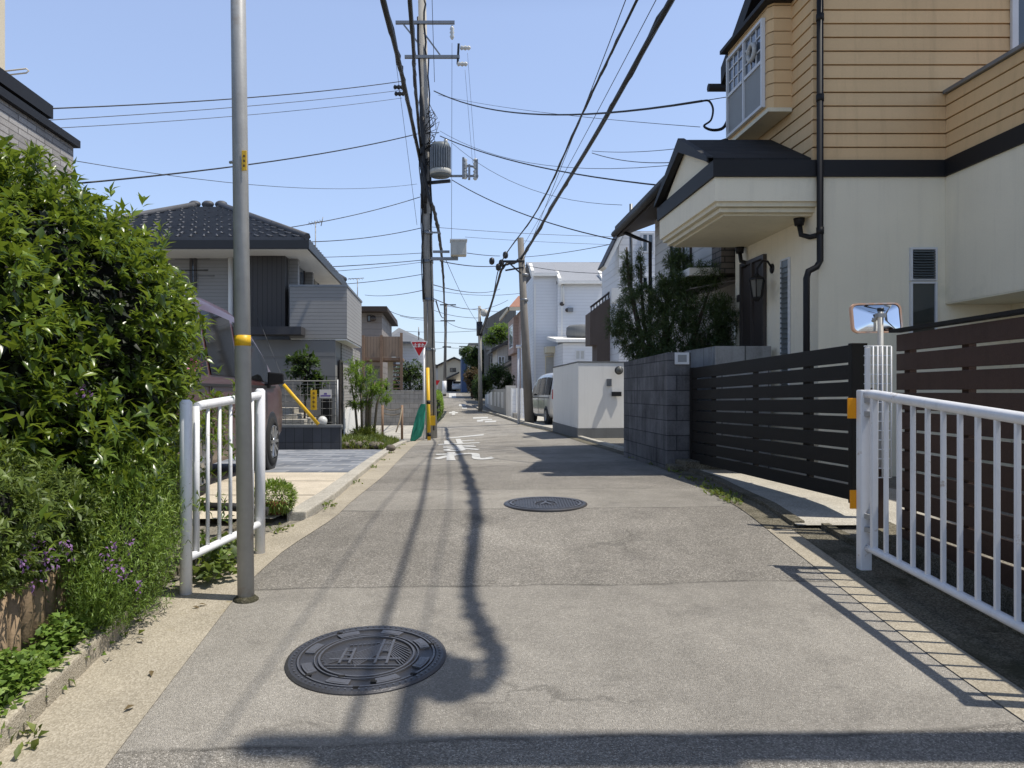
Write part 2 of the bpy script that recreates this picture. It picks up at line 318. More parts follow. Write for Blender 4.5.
# ---------------------------------------------------------------- meshes and objects
OFF = {}
class MB:
    """collects shapes in street coordinates and links them as ONE mesh object"""
    def __init__(s): s.v = []; s.f = []; s.sm = []
    def add(s, vs, fs, smooth=False):
        o = len(s.v); s.v += [tuple(v) for v in vs]; s.f += [tuple(i+o for i in f) for f in fs]; s.sm += [smooth]*len(fs); return s
    def box(s, x0, x1, y0, y1, z0, z1):
        return s.add([(x0,y0,z0),(x1,y0,z0),(x1,y1,z0),(x0,y1,z0),(x0,y0,z1),(x1,y0,z1),(x1,y1,z1),(x0,y1,z1)],
                     [(3,2,1,0),(4,5,6,7),(0,1,5,4),(1,2,6,5),(2,3,7,6),(3,0,4,7)])
    def hexa(s, p): return s.add(p, [(3,2,1,0),(4,5,6,7),(0,1,5,4),(1,2,6,5),(2,3,7,6),(3,0,4,7)])
    def quad(s, *p): return s.add(p, [tuple(range(len(p)))])
    def prism(s, poly, vec):
        n = len(poly); v = [Vector(p) for p in poly]; u = Vector(vec)
        return s.add(v+[p+u for p in v], [tuple(range(n-1,-1,-1)), tuple(range(n,2*n))]+[(i,(i+1)%n,n+(i+1)%n,n+i) for i in range(n)])
    def tube(s, pts, r, n=8, cap=True, smooth=True):
        pts = [Vector(p) for p in pts]; rs = r if isinstance(r, (list, tuple)) else [r]*len(pts)
        vs, fs = [], []; up = None
        for i, p in enumerate(pts):
            a = pts[max(i-1,0)]; b = pts[min(i+1,len(pts)-1)]; t = (b-a).normalized()
            if up is None: up = t.cross(Vector((0,0,1)) if abs(t.z) < .9 else Vector((1,0,0))).normalized()
            else:
                up = (up - t*up.dot(t)).normalized()
            w = t.cross(up)
            for k in range(n):
                an = 2*math.pi*k/n; vs.append(p + (up*math.cos(an)+w*math.sin(an))*rs[i])
        for i in range(len(pts)-1):
            for k in range(n): fs.append((i*n+k, i*n+(k+1)%n, (i+1)*n+(k+1)%n, (i+1)*n+k))
        s.add(vs, fs, smooth)
        if cap:
            m = len(pts)-1
            s.add(vs[:n], [tuple(range(n-1,-1,-1))]); s.add(vs[m*n:], [tuple(range(n))])
        return s
    def bar(s, a, b, w, h):
        """rectangular bar from a to b (w across, h up)"""
        a = Vector(a); b = Vector(b); t = (b-a).normalized()
        x = t.cross(Vector((0,0,1)));  x = Vector((1,0,0)) if x.length < 1e-4 else x.normalized()
        z = x.cross(t); x *= w/2; z *= h/2
        return s.hexa([a-x-z, a+x-z, b+x-z, b-x-z, a-x+z, a+x+z, b+x+z, b-x+z])
    def lathe(s, c, prof, n=20, axis='z', smooth=True):
        c = Vector(c); vs, fs = [], []
        for r, h in prof:
            for k in range(n):
                a = 2*math.pi*k/n; q = (r*math.cos(a), r*math.sin(a), h)
                if axis == 'x': q = (h, q[0], q[1])
                if axis == 'y': q = (q[0], h, q[1])
                vs.append(c+Vector(q))
        for i in range(len(prof)-1):
            for k in range(n): fs.append((i*n+k, i*n+(k+1)%n, (i+1)*n+(k+1)%n, (i+1)*n+k))
        fs.append(tuple(range(n-1,-1,-1))); m = len(prof)-1; fs.append(tuple(m*n+k for k in range(n)))
        return s.add(vs, fs, smooth)
    def ball(s, c, r, seg=12, rings=8, noise=0):
        rx = r if isinstance(r, (tuple, list)) else (r, r, r); vs, fs = [], []
        for i in range(rings+1):
            th = math.pi*i/rings
            for k in range(seg):
                ph = 2*math.pi*k/seg; q = 1+random.uniform(-noise, noise)
                vs.append((c[0]+rx[0]*q*math.sin(th)*math.cos(ph), c[1]+rx[1]*q*math.sin(th)*math.sin(ph), c[2]+rx[2]*q*math.cos(th)))
        for i in range(rings):
            for k in range(seg): fs.append((i*seg+k, (i+1)*seg+k, (i+1)*seg+(k+1)%seg, i*seg+(k+1)%seg))
        return s.add(vs, fs, True)
    def map(s, fn): s.v = [tuple(fn(Vector(v))) for v in s.v]; return s
    def build(s, name, mat, parent=None, bevel=0, at=None):
        ws = [W(*v) for v in s.v]
        if parent is None:
            if at is None:
                zs = min(v.z for v in ws); at = Vector(((min(v.x for v in ws)+max(v.x for v in ws))/2, (min(v.y for v in ws)+max(v.y for v in ws))/2, zs))
            o0 = at
        else: o0 = OFF[parent.name]
        me = bpy.data.meshes.new(name); me.from_pydata([v-o0 for v in ws], [], s.f)
        me.polygons.foreach_set('use_smooth', s.sm)
        bm = bmesh.new(); bm.from_mesh(me)
        bmesh.ops.remove_doubles(bm, verts=bm.verts, dist=1e-5)
        bmesh.ops.recalc_face_normals(bm, faces=bm.faces)
        if bevel:
            ed = [e for e in bm.edges if len(e.link_faces) == 2 and e.calc_face_angle(0) > .7]
            bmesh.ops.bevel(bm, geom=ed, offset=bevel, segments=2, profile=.6, affect='EDGES', clamp_overlap=True)
        bm.to_mesh(me); bm.free()
        return link(name, me, mat, parent, o0)
def link(name, me, mat, parent=None, o0=None):
    if mat: me.materials.append(MATS[mat])
    o = bpy.data.objects.new(name, me); COL.objects.link(o)
    if parent is None: o.location = o0
    else: o.parent = parent
    OFF[o.name] = o0
    return o
def thing(name, label, cat, loc, group=None):
    o = bpy.data.objects.new(name, None); COL.objects.link(o); o.empty_display_size = .2
    o.location = W(*loc); OFF[o.name] = o.location.copy()
    return tag(o, label, cat, group)
def tag(o, label, cat, group=None):
    o['label'] = label; o['category'] = cat
    if group: o['group'] = group
    return o
def struct(o, kind='structure'): o['kind'] = kind; return o
def note(o, label): o['label'] = label; return o
def text_mb(body, size, fn, thick=0, font_res=3, off=0):
    """letters as a flat mesh, placed by fn(x, y, z) -> street coordinates"""
    c = bpy.data.curves.new('letters', 'FONT'); c.body = body; c.size = size; c.align_x = 'CENTER'; c.align_y = 'CENTER'; c.resolution_u = font_res; c.extrude = thick; c.offset = off
    o = bpy.data.objects.new('letters', c); COL.objects.link(o)
    dg = bpy.context.evaluated_depsgraph_get(); me = o.evaluated_get(dg).to_mesh()
    mb = MB(); mb.add([fn(*v.co) for v in me.vertices], [tuple(p.vertices) for p in me.polygons])
    bpy.data.objects.remove(o); bpy.data.curves.remove(c)
    return mb
def sheet(name, mat, d0, d1, sl, sr, lift, step=.25, ns=10, zfn=None):
    """strip of ground between two edge functions of d"""
    ds = []; d = d0
    while d < d1: ds.append(d); d += step*max(1, abs(d)/9)
    ds.append(d1); vs, fs = [], []
    for d in ds:
        a = sl(d) if callable(sl) else sl; b = sr(d) if callable(sr) else sr
        for k in range(ns+1):
            s = a+(b-a)*k/ns; vs.append((s, d, (zfn or GZ)(s, d)+lift))
    n = ns+1
    for i in range(len(ds)-1):
        for k in range(ns): fs.append((i*n+k, i*n+k+1, (i+1)*n+k+1, (i+1)*n+k))
    mb = MB(); mb.add(vs, fs, True); return mb.build(name, mat)

# ---------------------------------------------------------------- foliage
def leaf_mesh(name, mat, base, direc, length, width, tint, parent=None, fold=.18, droop=.15, at=None):
    """many leaves in one mesh: a folded, drooping five-point blade per row of the arrays"""
    n = len(base); base = np.asarray(base, float); t = np.asarray(direc, float); t /= np.linalg.norm(t, axis=1, keepdims=True)+1e-9
    up = np.tile([0, 0, 1.0], (n, 1)) + rng.normal(0, .35, (n, 3))
    side = np.cross(t, up); side /= np.linalg.norm(side, axis=1, keepdims=True)+1e-9
    nor = np.cross(side, t); L = np.asarray(length).reshape(-1, 1)*np.ones((n, 1)); Wd = np.asarray(width).reshape(-1, 1)*np.ones((n, 1))
    mid = base+t*L*.5; tip = base+t*L-nor*L*droop
    a = base+t*L*.45-side*Wd*.5+nor*Wd*fold; b = base+t*L*.45+side*Wd*.5+nor*Wd*fold
    V = np.stack([base, a, mid, b, tip], 1).reshape(-1, 3)
    V[:, 0] += K*V[:, 1]
    o0 = OFF[parent.name] if parent else (at if at is not None else Vector((V[:,0].mean(), V[:,1].mean(), V[:,2].min())))
    V -= np.array(o0)
    f = np.array([[0,2,1],[1,2,4],[0,3,2],[3,4,2]]); F = (f[None]+(np.arange(n)*5)[:, None, None]).reshape(-1, 3)
    me = bpy.data.meshes.new(name); me.vertices.add(len(V)); me.vertices.foreach_set('co', V.ravel())
    me.loops.add(F.size); me.loops.foreach_set('vertex_index', F.ravel().astype(np.int32))
    me.polygons.add(len(F)); me.polygons.foreach_set('loop_start', np.arange(0, F.size, 3, dtype=np.int32)); me.polygons.foreach_set('loop_total', np.full(len(F), 3, dtype=np.int32))
    me.update(calc_edges=True)
    at_ = me.attributes.new('tint', 'FLOAT', 'FACE'); at_.data.foreach_set('value', np.repeat(np.clip(tint, 0, 1), 4).astype(np.float32))
    return link(name, me, mat, parent, o0)
def rand_dirs(n):
    d = rng.normal(0, 1, (n, 3)); return d/np.linalg.norm(d, axis=1, keepdims=True)
def on_blobs(blobs, n, lo=.82, hi=1.06, lump=.14, seed=3):
    """points near the skins of a union of ellipsoids, with lumps; returns points, outward normals"""
    r2 = np.random.default_rng(seed); P, N = [], []
    vol = np.array([(b[3]*b[4]*b[5])**(2/3) for b in blobs]); cnt = (n*1.5*vol/vol.sum()).astype(int)+1
    ph = r2.uniform(0, 6.28, (6, 3)); fr = r2.uniform(2.5, 7, (6, 3))
    for b, c in zip(blobs, cnt):
        d = rand_dirs(c); ce = np.array(b[:3]); ra = np.array(b[3:])
        w = sum(np.sin((d*ra) @ fr[k] + ph[k, 0]) for k in range(6))/6
        r = r2.uniform(lo, hi, c)+lump*w
        p = ce+d*ra*r[:, None]; keep = np.ones(c, bool)
        for b2 in blobs:
            if b2 is b: continue
            keep &= ((((p-np.array(b2[:3]))/np.array(b2[3:]))**2).sum(1) > .7)
        nn = d/ra; nn /= np.linalg.norm(nn, axis=1, keepdims=True)
        P.append(p[keep]); N.append(nn[keep])
    P = np.concatenate(P); N = np.concatenate(N); return P, N
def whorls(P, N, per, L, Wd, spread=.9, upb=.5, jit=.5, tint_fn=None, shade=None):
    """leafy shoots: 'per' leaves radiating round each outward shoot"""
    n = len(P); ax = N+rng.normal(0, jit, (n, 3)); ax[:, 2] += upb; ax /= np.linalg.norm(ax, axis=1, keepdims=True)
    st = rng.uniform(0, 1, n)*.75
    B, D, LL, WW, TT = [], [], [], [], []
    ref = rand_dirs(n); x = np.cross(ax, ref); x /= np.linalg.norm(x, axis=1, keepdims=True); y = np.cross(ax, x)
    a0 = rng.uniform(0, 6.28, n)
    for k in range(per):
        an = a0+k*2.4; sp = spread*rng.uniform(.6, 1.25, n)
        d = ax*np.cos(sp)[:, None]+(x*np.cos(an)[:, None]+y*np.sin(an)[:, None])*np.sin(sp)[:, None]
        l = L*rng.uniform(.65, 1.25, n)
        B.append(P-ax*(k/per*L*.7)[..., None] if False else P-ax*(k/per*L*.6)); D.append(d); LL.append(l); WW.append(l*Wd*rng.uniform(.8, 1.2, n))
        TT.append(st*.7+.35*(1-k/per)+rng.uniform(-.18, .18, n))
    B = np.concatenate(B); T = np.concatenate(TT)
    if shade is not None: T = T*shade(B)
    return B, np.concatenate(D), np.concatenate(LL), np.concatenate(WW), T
# ================================================================ ground, road, kerbs
CH0, CH1 = 2.82, 3.06          # open drain beside the right-hand railing
def ground_sheet():
    ds = sorted(set([-40,-20,-10]+[x*.5 for x in range(-10, 80)]+[40+x*2 for x in range(0, 60)]+[160,175,190,220,260,320,400,500,600]))
    sl = [-300,-120,-60,-30,-18,-12,-9,-7,-5.5,-4.5,-3.5,-2.8,-2.2,-1.7,-1.2,-.6,0,.6,1.2,1.8,2.4,CH0-.02,CH0,CH1,CH1+.02,3.5,4,5,6.5,9,14,20,35,60,120,300]
    vs, fs = [], []
    for d in ds:
        for s in sl:
            z = GZ(s, d)
            if CH0-.001 <= s <= CH1+.001 and d < 5.3: z -= .5
            vs.append((s, d, z-.004))
    n = len(sl)
    for i in range(len(ds)-1):
        for k in range(n-1): fs.append((i*n+k, i*n+k+1, (i+1)*n+k+1, (i+1)*n+k))
    mb = MB(); mb.add(vs, fs, True); struct(mb.build('ground', 'ground_dirt'))
ground_sheet()
struct(sheet('road', 'asphalt', -30, 170, EDGE_L, EDGE_R, .004, .2, 14))
# light concrete gutters both sides
def gl(d): return EDGE_L(d)-hermite([(2,.45),(4.2,.42),(5,.40),(6.2,.15),(9,.24),(20,.34),(24,.3),(30,.25),(160,.25)])(d)
struct(sheet('gutter', 'gutter_concrete', -30, 23.6, gl, lambda d: EDGE_L(d)+.012, .009, .25, 3))
struct(sheet('gutter', 'apron_concrete', 30.5, 110, gl, lambda d: EDGE_L(d)+.012, .009, .4, 2))
struct(sheet('gutter', 'gutter_concrete', -12, 5.62, lambda d: EDGE_R(d)-.012, lambda d: EDGE_R(d)+.17, .009, .25, 3))
struct(sheet('pavement', 'mossy_concrete', -12, 5.62, lambda d: EDGE_R(d)+.17, CH0-.03, .012, .25, 3))
# kerb lip of the drain, with its dark walls
k = MB()
for a, b in [(x*.5-6, x*.5-5.5) for x in range(0, 24)]:
    if b > 5.62: b = 5.62
    if a >= b: continue
    for s0, s1, top in ((CH0-.06, CH0, .05), (CH1, CH1+.2, .06)):
        k.hexa([(s0,a,GZ(s0,a)-.6),(s1,a,GZ(s1,a)-.6),(s1,b,GZ(s1,b)-.6),(s0,b,GZ(s0,b)-.6),(s0,a,GZ(s0,a)+top),(s1,a,GZ(s1,a)+top),(s1,b,GZ(s1,b)+top),(s0,b,GZ(s0,b)+top)])
struct(k.build('kerb', 'mossy_concrete'))
w = MB()
for a, b in [(x*.5-6, x*.5-5.5) for x in range(0, 23)]:
    w.quad((CH0,a,GZ(CH0,a)-.17),(CH1,a,GZ(CH1,a)-.17),(CH1,b,GZ(CH1,b)-.17),(CH0,b,GZ(CH0,b)-.17))
struct(w.build('water', 'channel_blue'))
# right: gutter blocks and apron in front of the gate and walls
struct(sheet('gutter', 'mossy_concrete', 5.64, 30, lambda d: EDGE_R(d)-.01, lambda d: EDGE_R(d)+.22, .010, .3, 2))
struct(sheet('driveway', 'apron_concrete', 5.64, 9.55, lambda d: EDGE_R(d)+.22, 4.25, .03, .3, 4))
struct(sheet('driveway', 'ground_dirt', 11.9, 17.4, lambda d: EDGE_R(d)+.22, 4.6, .03, .4, 3))
struct(sheet('driveway', 'apron_concrete', 22.4, 39, lambda d: EDGE_R(d)+.2, 8, .025, .5, 3))
kb = MB()
def kerb_run(mb, sfn, d0, d1, wd, h0, h1, step=.6, gap=.006):
    d = d0
    while d < d1-.01:
        e = min(d+step, d1); f = e-gap; a, b = sfn(d), sfn(f)
        mb.hexa([(a,d,GZ(a,d)-.1),(a+wd,d,GZ(a+wd,d)-.1),(b+wd,f,GZ(b+wd,f)-.1),(b,f,GZ(b,f)-.1),(a,d,GZ(a,d)+h0),(a+wd,d,GZ(a+wd,d)+h0),(b+wd,f,GZ(b+wd,f)+h1),(b,f,GZ(b,f)+h1)]); d = e
kerb_run(kb, lambda d: EDGE_R(d)+.2, 5.7, 9.5, .1, .045, .045)
struct(kb.build('kerb', 'mossy_concrete', bevel=.008))
kb = MB(); kerb_run(kb, lambda d: EDGE_R(d)+.2, 9.5, 12.2, .16, .13, .13, .9); kerb_run(kb, lambda d: EDGE_R(d)+.18, 12.25, 22.3, .12, .06, .06, 1.2); kerb_run(kb, lambda d: EDGE_R(d)+.1, 23.5, 60, .14, .1, .1, 1.2)
struct(kb.build('kerb', 'apron_concrete', bevel=.008))
# left: kerb of the driveway, driveway slabs, slate paving, lawn
kb = MB(); kerb_run(kb, lambda d: gl(d)-.15, 5.9, 21.6, .15, .066, .066, .9)
struct(kb.build('kerb', 'apron_concrete', bevel=.012))
dl = lambda d: gl(d)-.15
dr = sheet('driveway', 'driveway_concrete', 5.75, 9.0, -7, dl, .05, .3, 6); struct(dr)
ln = MB()
for dd in (6.7, 7.9): ln.quad(*[(s, q, GZ(s, q)+.056) for s, q in ((-6.5, dd), (dl(dd)-.02, dd), (dl(dd)-.02, dd+.02), (-6.5, dd+.02))])
for s in (-2.2,): ln.quad(*[(a, q, GZ(a, q)+.056) for a, q in ((s, 5.8), (s+.02, 5.8), (s+.02, 8.98), (s, 8.98))])
struct(ln.build('driveway', 'soil'))
struct(sheet('driveway', 'slate_paving', 9.0, 15.28, -7, dl, .052, .3, 6))
LAWN = lambda s, d: GZ(s, d)+.03+.12*min(1, max(0, (d-15.5)/.8))*min(1, max(0, (-s-1.15)/.5))*min(1, max(0, (21.3-d)/1.0))
struct(sheet('lawn_soil', 'soil', 15.5, 21.4, -4.2, dl, 0, .3, 8, LAWN))
struct(sheet('side_street', 'apron_concrete', 22.6, 32.6, -40, lambda d: EDGE_L(d)-.29, .008, .6, 4))
# grass blades over the lawn strip
n = 9000
s = rng.uniform(-3.6, -1.2, n); d = rng.uniform(15.6, 21.3, n)
z = np.array([LAWN(a, b) for a, b in zip(s, d)])
P = np.stack([s, d, z-.01], 1); D = np.stack([rng.normal(0, .35, n), rng.normal(0, .35, n), np.ones(n)], 1)
o = leaf_mesh('grass', 'leaf_grass', P, D, rng.uniform(.08, .22, n), np.full(n, .022), rng.uniform(.1, 1, n)*(.6+.4*np.sin(s*3+d*2)), droop=.3)
struct(o, 'stuff')
# weeds in the joints of the right gutter and along the left kerb
def weeds(pts, nper, spread, ln_, mat='leaf_grass'):
    P, D = [], []
    for (a, b) in pts:
        q = rng.normal(0, spread, (nper, 2)); 
        for u, v in q: P.append((a+u, b+v*2.2, GZ(a+u, b+v)+.01)); D.append((rng.normal(0, .7), rng.normal(0, .7), 1))
    n = len(P)
    o = leaf_mesh('weeds', mat, np.array(P), np.array(D), rng.uniform(.4, 1, n)*ln_, rng.uniform(.25, .5, n)*ln_, rng.uniform(.1, .9, n), droop=.3); struct(o, 'stuff')
weeds([(EDGE_R(d)+.03, d) for d in (6.6, 6.8, 7.0, 7.1, 7.4, 8.2, 9.3, 10.4, 11.4)], 26, .05, .07)
weeds([(gl(d)+.02, d) for d in (5.6, 6.4, 8.1, 10.3, 12, 14.5, 17, 19.5)]+[(-1.6, 3.1), (-1.5, 2.75), (-1.56, 3.7)], 22, .04, .06)

# painted road marking: stop characters stretched along the lane, and the line beyond
def mark(name, label, mb):
    o = mb.build(name, 'paint_marking'); return tag(o, label, 'road marking', 'white paint on the road')
def road_text(ch, s0, d0, wd, ln_):
    def fn(x, y, z):
        a = s0+x*wd; b = d0+y*ln_; return (a, b, GZ(a, b)+.012)
    mb = text_mb(ch, 1.0, fn, off=.03)
    return mb
mk = road_text('れ', ss(462, 12.8), 12.8, .98, 3.0)
mark('road_marking', 'nearest white painted character of the stop marking, curling foot', mk)
mk = road_text('ま', ss(459.5, 16), 16.1, .98, 3.5)
mark('road_marking', 'middle white painted character of the stop marking, with two crossbars', mk)
mk = road_text('止', ss(458, 19.7), 19.9, 1.05, 4.0)
mark('road_marking', 'farthest character of the stop marking, just before the stop line', mk)
def strip(pts): 
    mb = MB(); mb.quad(*[(a, b, GZ(a, b)+.012) for a, b in pts]); return mb
mark('stop_line', 'thin worn white stop line across the lane beyond the characters', strip([(ss(446,23),22.9),(ss(484,23),23.5),(ss(484.5,24),24.3),(ss(446,24),23.6)]))
m2 = MB()
for (xa, xb, da, db) in ((473,488,37.5,39.5),(481,492,35.2,36.6),(485,496,33.0,34.4),(477,483,34,36)):
    m2.quad(*[(a, b, GZ(a, b)+.012) for a, b in ((ss(xa,da),da),(ss(xb,da),da),(ss(xb,db),db),(ss(xa,db),db))])
mark('road_marking', 'group of white painted bars on the road right of centre, past the crossing', m2)
m2 = MB()
for (xa, xb, da, db) in ((449,458,46,48.5),(452,455,43.5,50)):
    m2.quad(*[(a, b, GZ(a, b)+.012) for a, b in ((ss(xa,da),da),(ss(xb,da),da),(ss(xb,db),db),(ss(xa,db),db))])
mark('road_marking', 'small white painted cross on the road far down the street', m2)
m2 = MB()
for (xa, xb, da, db) in ((459,466,60,64),(462,467,55,58),(449,456,82,100)):
    m2.quad(*[(a, b, GZ(a, b)+.012) for a, b in ((ss(xa,da),da),(ss(xb,da),da),(ss(xb,db),db),(ss(xa,db),db))])
mark('road_marking', 'most distant white paint patches near the shadow before the white car', m2)

# ---------------------------------------------------------------- manhole covers
def on_ground(cs, cd, lift=.006):
    e = .3; gx = (GZ(cs+e, cd)-GZ(cs-e, cd))/(2*e); gy = (GZ(cs, cd+e)-GZ(cs, cd-e))/(2*e); z0 = GZ(cs, cd)+lift
    def fn(v):
        a = cs+v.x-K*v.y; return Vector((a, cd+v.y, z0+gx*v.x+gy*v.y+v.z))
    return fn
def ring(mb, r0, r1, z0, z1, n=64, a0=0, a1=2*math.pi):
    full = abs(a1-a0-2*math.pi) < 1e-6; m = n if full else n+1; vs = []
    for k in range(m):
        a = a0+(a1-a0)*k/n; c, s_ = math.cos(a), math.sin(a)
        vs += [(r0*c,r0*s_,z0),(r1*c,r1*s_,z0),(r1*c,r1*s_,z1),(r0*c,r0*s_,z1)]
    fs = []
    for k in range(n):
        i = 4*k; j = 4*((k+1) % m)
        for q in range(4): fs.append((i+q, j+q, j+(q+1)%4, i+(q+1)%4))
    if not full: fs += [(0,1,2,3), (4*n+3,4*n+2,4*n+1,4*n)]
    mb.add(vs, fs)
def plate_bar(mb, x0, y0, x1, y1, w, z0, z1, clip=.2):
    n = 10; pts = [(x0+(x1-x0)*i/n, y0+(y1-y0)*i/n) for i in range(n+1)]
    pts = [p for p in pts if math.hypot(*p) < clip]
    if len(pts) < 2: return
    (x0, y0), (x1, y1) = pts[0], pts[-1]
    t = Vector((x1-x0, y1-y0, 0)).normalized(); u = Vector((-t.y, t.x, 0))*w/2; a = Vector((x0,y0,0)); b = Vector((x1,y1,0)); q0 = Vector((0,0,z0)); q1 = Vector((0,0,z1))
    mb.hexa([a-u+q0, b-u+q0, b+u+q0, a+u+q0, a-u+q1, b-u+q1, b+u+q1, a+u+q1])
md = 3.46; ms = ss(367, md)
mh = thing('manhole_cover', 'large iron manhole cover near the camera with a cast relief of towers and cables', 'manhole cover', (ms, md, GZ(ms, md)), 'iron manhole covers')
fn = on_ground(ms, md)
b_ = MB(); b_.lathe((0,0,0), [(.355,-.01),(.355,.004),(.342,.010),(0.31,.010),(.308,.004),(.001,.004)], 72, smooth=False); b_.map(fn).build('frame', 'iron_cover', mh)
r_ = MB(); ring(r_, .296, .304, .005, .012); ring(r_, .205, .214, .005, .013); ring(r_, .226, .232, .005, .012)
for k in range(8):
    a = k*math.pi/4+.2; ring(r_, .242, .286, .005, .012, 8, a+.12, a+.5)
    ring(r_, .252, .276, .012, .013, 6, a+.18, a+.44)
for k in range(72):
    a = k*2*math.pi/72; c, s_ = math.cos(a), math.sin(a); r_.box(.325*c-.004, .325*c+.004, .325*s_-.004, .325*s_+.004, .010, .014)
r_.map(fn).build('outer_ring', 'iron_relief', mh)
t_ = MB()
for cx, hh, ww in ((-.085, .075, .022), (.075, .12, .026)):
    by = -.085+(0 if cx < 0 else .0)
    for sx in (-1, 1): plate_bar(t_, cx+sx*ww, by, cx+sx*ww*.85, by+hh*2.1, .011, .005, .014)
    for q in (.5, 1.1, 1.75): plate_bar(t_, cx-ww, by+hh*q, cx+ww, by+hh*q, .009, .005, .013)
for k in range(9):
    plate_bar(t_, .075, .16-.012*k, .075+.14-.004*k, .05-.022*k, .005, .005, .010, .2)
    plate_bar(t_, .075, .16-.012*k, .075-.15+.005*k, -.0-.014*k, .005, .005, .010, .2)
    plate_bar(t_, -.085, .07-.012*k, -.085-.11, .02-.016*k, .005, .005, .010, .2)
plate_bar(t_, -.2, -.045, .2, -.035, .012, .005, .013); plate_bar(t_, -.17, -.1, .17, -.1, .006, .005, .011); plate_bar(t_, -.15, -.125, .15, -.125, .006, .005, .011)
for k in range(7): plate_bar(t_, -.1+.02*k, .11+.004*k, -.086+.02*k, .115+.004*k, .006, .005, .010)
t_.map(fn).build('relief', 'iron_relief', mh)
h_ = MB()
for a, r in ((.4,.30),(2.2,.30),(3.9,.29),(5.0,.27),(5.6,.30),(1.2,.22),(4.4,.22),(4.75,.31)):
    h_ = MB(); h_.box(r*math.cos(a)-.013, r*math.cos(a)+.013, r*math.sin(a)-.007, r*math.sin(a)+.007, .006, .0142); h_.map(fn).build('key_hole', 'dark_void', mh)
md = 6.47; ms = ss(545.5, md); fn = on_ground(ms, md)
mh = thing('manhole_cover', 'farther iron manhole cover with a studded chequer surface, in the middle of the road', 'manhole cover', (ms, md, GZ(ms, md)), 'iron manhole covers')
b_ = MB(); b_.lathe((0,0,0), [(.35,-.01),(.35,.004),(.338,.010),(.315,.010),(.312,.004),(.001,.004)], 64, smooth=False); b_.map(fn).build('frame', 'iron_cover', mh)
r_ = MB(); ring(r_, .285, .30, .005, .012); ring(r_, .085, .095, .005, .013)
for i in range(-12, 13):
    for j in range(-12, 13):
        x, y = i*.0235, j*.0235
        if .105 < math.hypot(x, y) < .275: r_.box(x-.007, x+.007, y-.007, y+.007, .004, .012)
for k in range(5):
    a = k*2*math.pi/5+.3; plate_bar(r_, 0, 0, .075*math.cos(a), .075*math.sin(a), .022, .005, .012)
r_.map(fn).build('relief', 'iron_relief', mh)
# ================================================================ right side, near
def zg(s, d): return GZ(s, d)
# ---- white guard railing on the right
RS = 2.575
gr = thing('guard_railing', 'white tubular guard railing on the right with orange reflectors on its end post', 'railing', (RS, 4.0, zg(RS, 4)))
def post_flat(mb, s, d, h, w=.07, dp=.055):
    z = zg(s, d)-.05; mb.box(s-w/2, s+w/2, d-dp/2, d+dp/2, z, z+h+.05)
for d in (4.70, 2.98):
    mb = MB(); post_flat(mb, RS-.005, d, 1.105); mb.build('post', 'white_paint', gr, .008)
for (d0, d1) in ((4.60, 3.06),):
    r0, r1 = zg(RS, d0)+1.085, zg(RS, d1)+1.085
    mb = MB(); mb.tube([(RS, d0+.07, r0), (RS, d0, r0), (RS, d1, r1), (RS, d1-.07, r1)], .029, 12); mb.build('top_rail', 'white_paint', gr)
    b0, b1 = zg(RS, d0)+.155, zg(RS, d1)+.155
    mb = MB(); mb.tube([(RS, d0+.06, b0), (RS, d0, b0), (RS, d1, b1), (RS, d1-.06, b1)], .024, 12); mb.build('bottom_rail', 'white_paint', gr)
    for d in (d0, d1):
        mb = MB(); mb.box(RS-.018, RS+.018, d-.014, d+.014, zg(RS, d)+.165, zg(RS, d)+1.075); mb.build('stile', 'white_paint', gr, .004)
    d = d0-.125
    while d > d1+.08:
        mb = MB(); mb.box(RS-.012, RS+.012, d-.008, d+.008, zg(RS, d)+.165, zg(RS, d)+1.07); mb.build('baluster', 'white_paint', gr, .003); d -= .128
mb = MB()
for h in (.25, .33, .95, 1.03): mb.box(RS-.02, RS+.02, 4.615, 4.675, zg(RS, 4.65)+h, zg(RS, 4.65)+h+.03)
mb.build('bracket', 'galvanised', gr, .003)
for h0, h1, dx in ((.93, 1.055, -.045), (.375, .49, -.03)):
    mb = MB(); mb.box(RS-.045+dx, RS-.043+dx+.05, 4.725, 4.735, zg(RS, 4.7)+h0, zg(RS, 4.7)+h1); mb.build('reflector', 'orange_reflector', gr, .002)
# ---- black sliding gate
GS = 3.12; g0, g1 = 5.86, 9.6
gt = thing('sliding_gate', 'long black slatted sliding gate between the block wall and the white railing', 'gate', (GS, 7.7, zg(GS, 7.7)))
def gtop(d): return 1.86+(d-g0)/(g1-g0)*(-.06)
def gbot(d): return .675+(d-g0)/(g1-g0)*(-.045)
NS = 9
for i in range(NS):
    t0 = i/NS; t1 = (i+.86)/NS
    if i == NS-1: t1 = 1
    mb = MB(); a0, a1 = gbot(g0), gtop(g0); b0, b1 = gbot(g1), gtop(g1)
    mb.hexa([(GS-.012,g0+.02,a0+(a1-a0)*t0),(GS+.012,g0+.02,a0+(a1-a0)*t0),(GS+.012,g1,b0+(b1-b0)*t0),(GS-.012,g1,b0+(b1-b0)*t0),
             (GS-.012,g0+.02,a0+(a1-a0)*t1),(GS+.012,g0+.02,a0+(a1-a0)*t1),(GS+.012,g1,b0+(b1-b0)*t1),(GS-.012,g1,b0+(b1-b0)*t1)])
    mb.build('slat', 'slat_black', gt, .003)
for d in (g0+.75, g0+1.9, g0+3.1):
    mb = MB(); mb.box(GS+.014, GS+.05, d-.03, d+.03, gbot(d)+.03, gtop(d)-.05); mb.build('stile', 'slat_black', gt)
mb = MB(); mb.box(GS-.03, GS+.09, g0-.04, g0+.015, gbot(g0)-.02, gtop(g0)+.01); mb.build('end_post', 'slat_black', gt, .004)
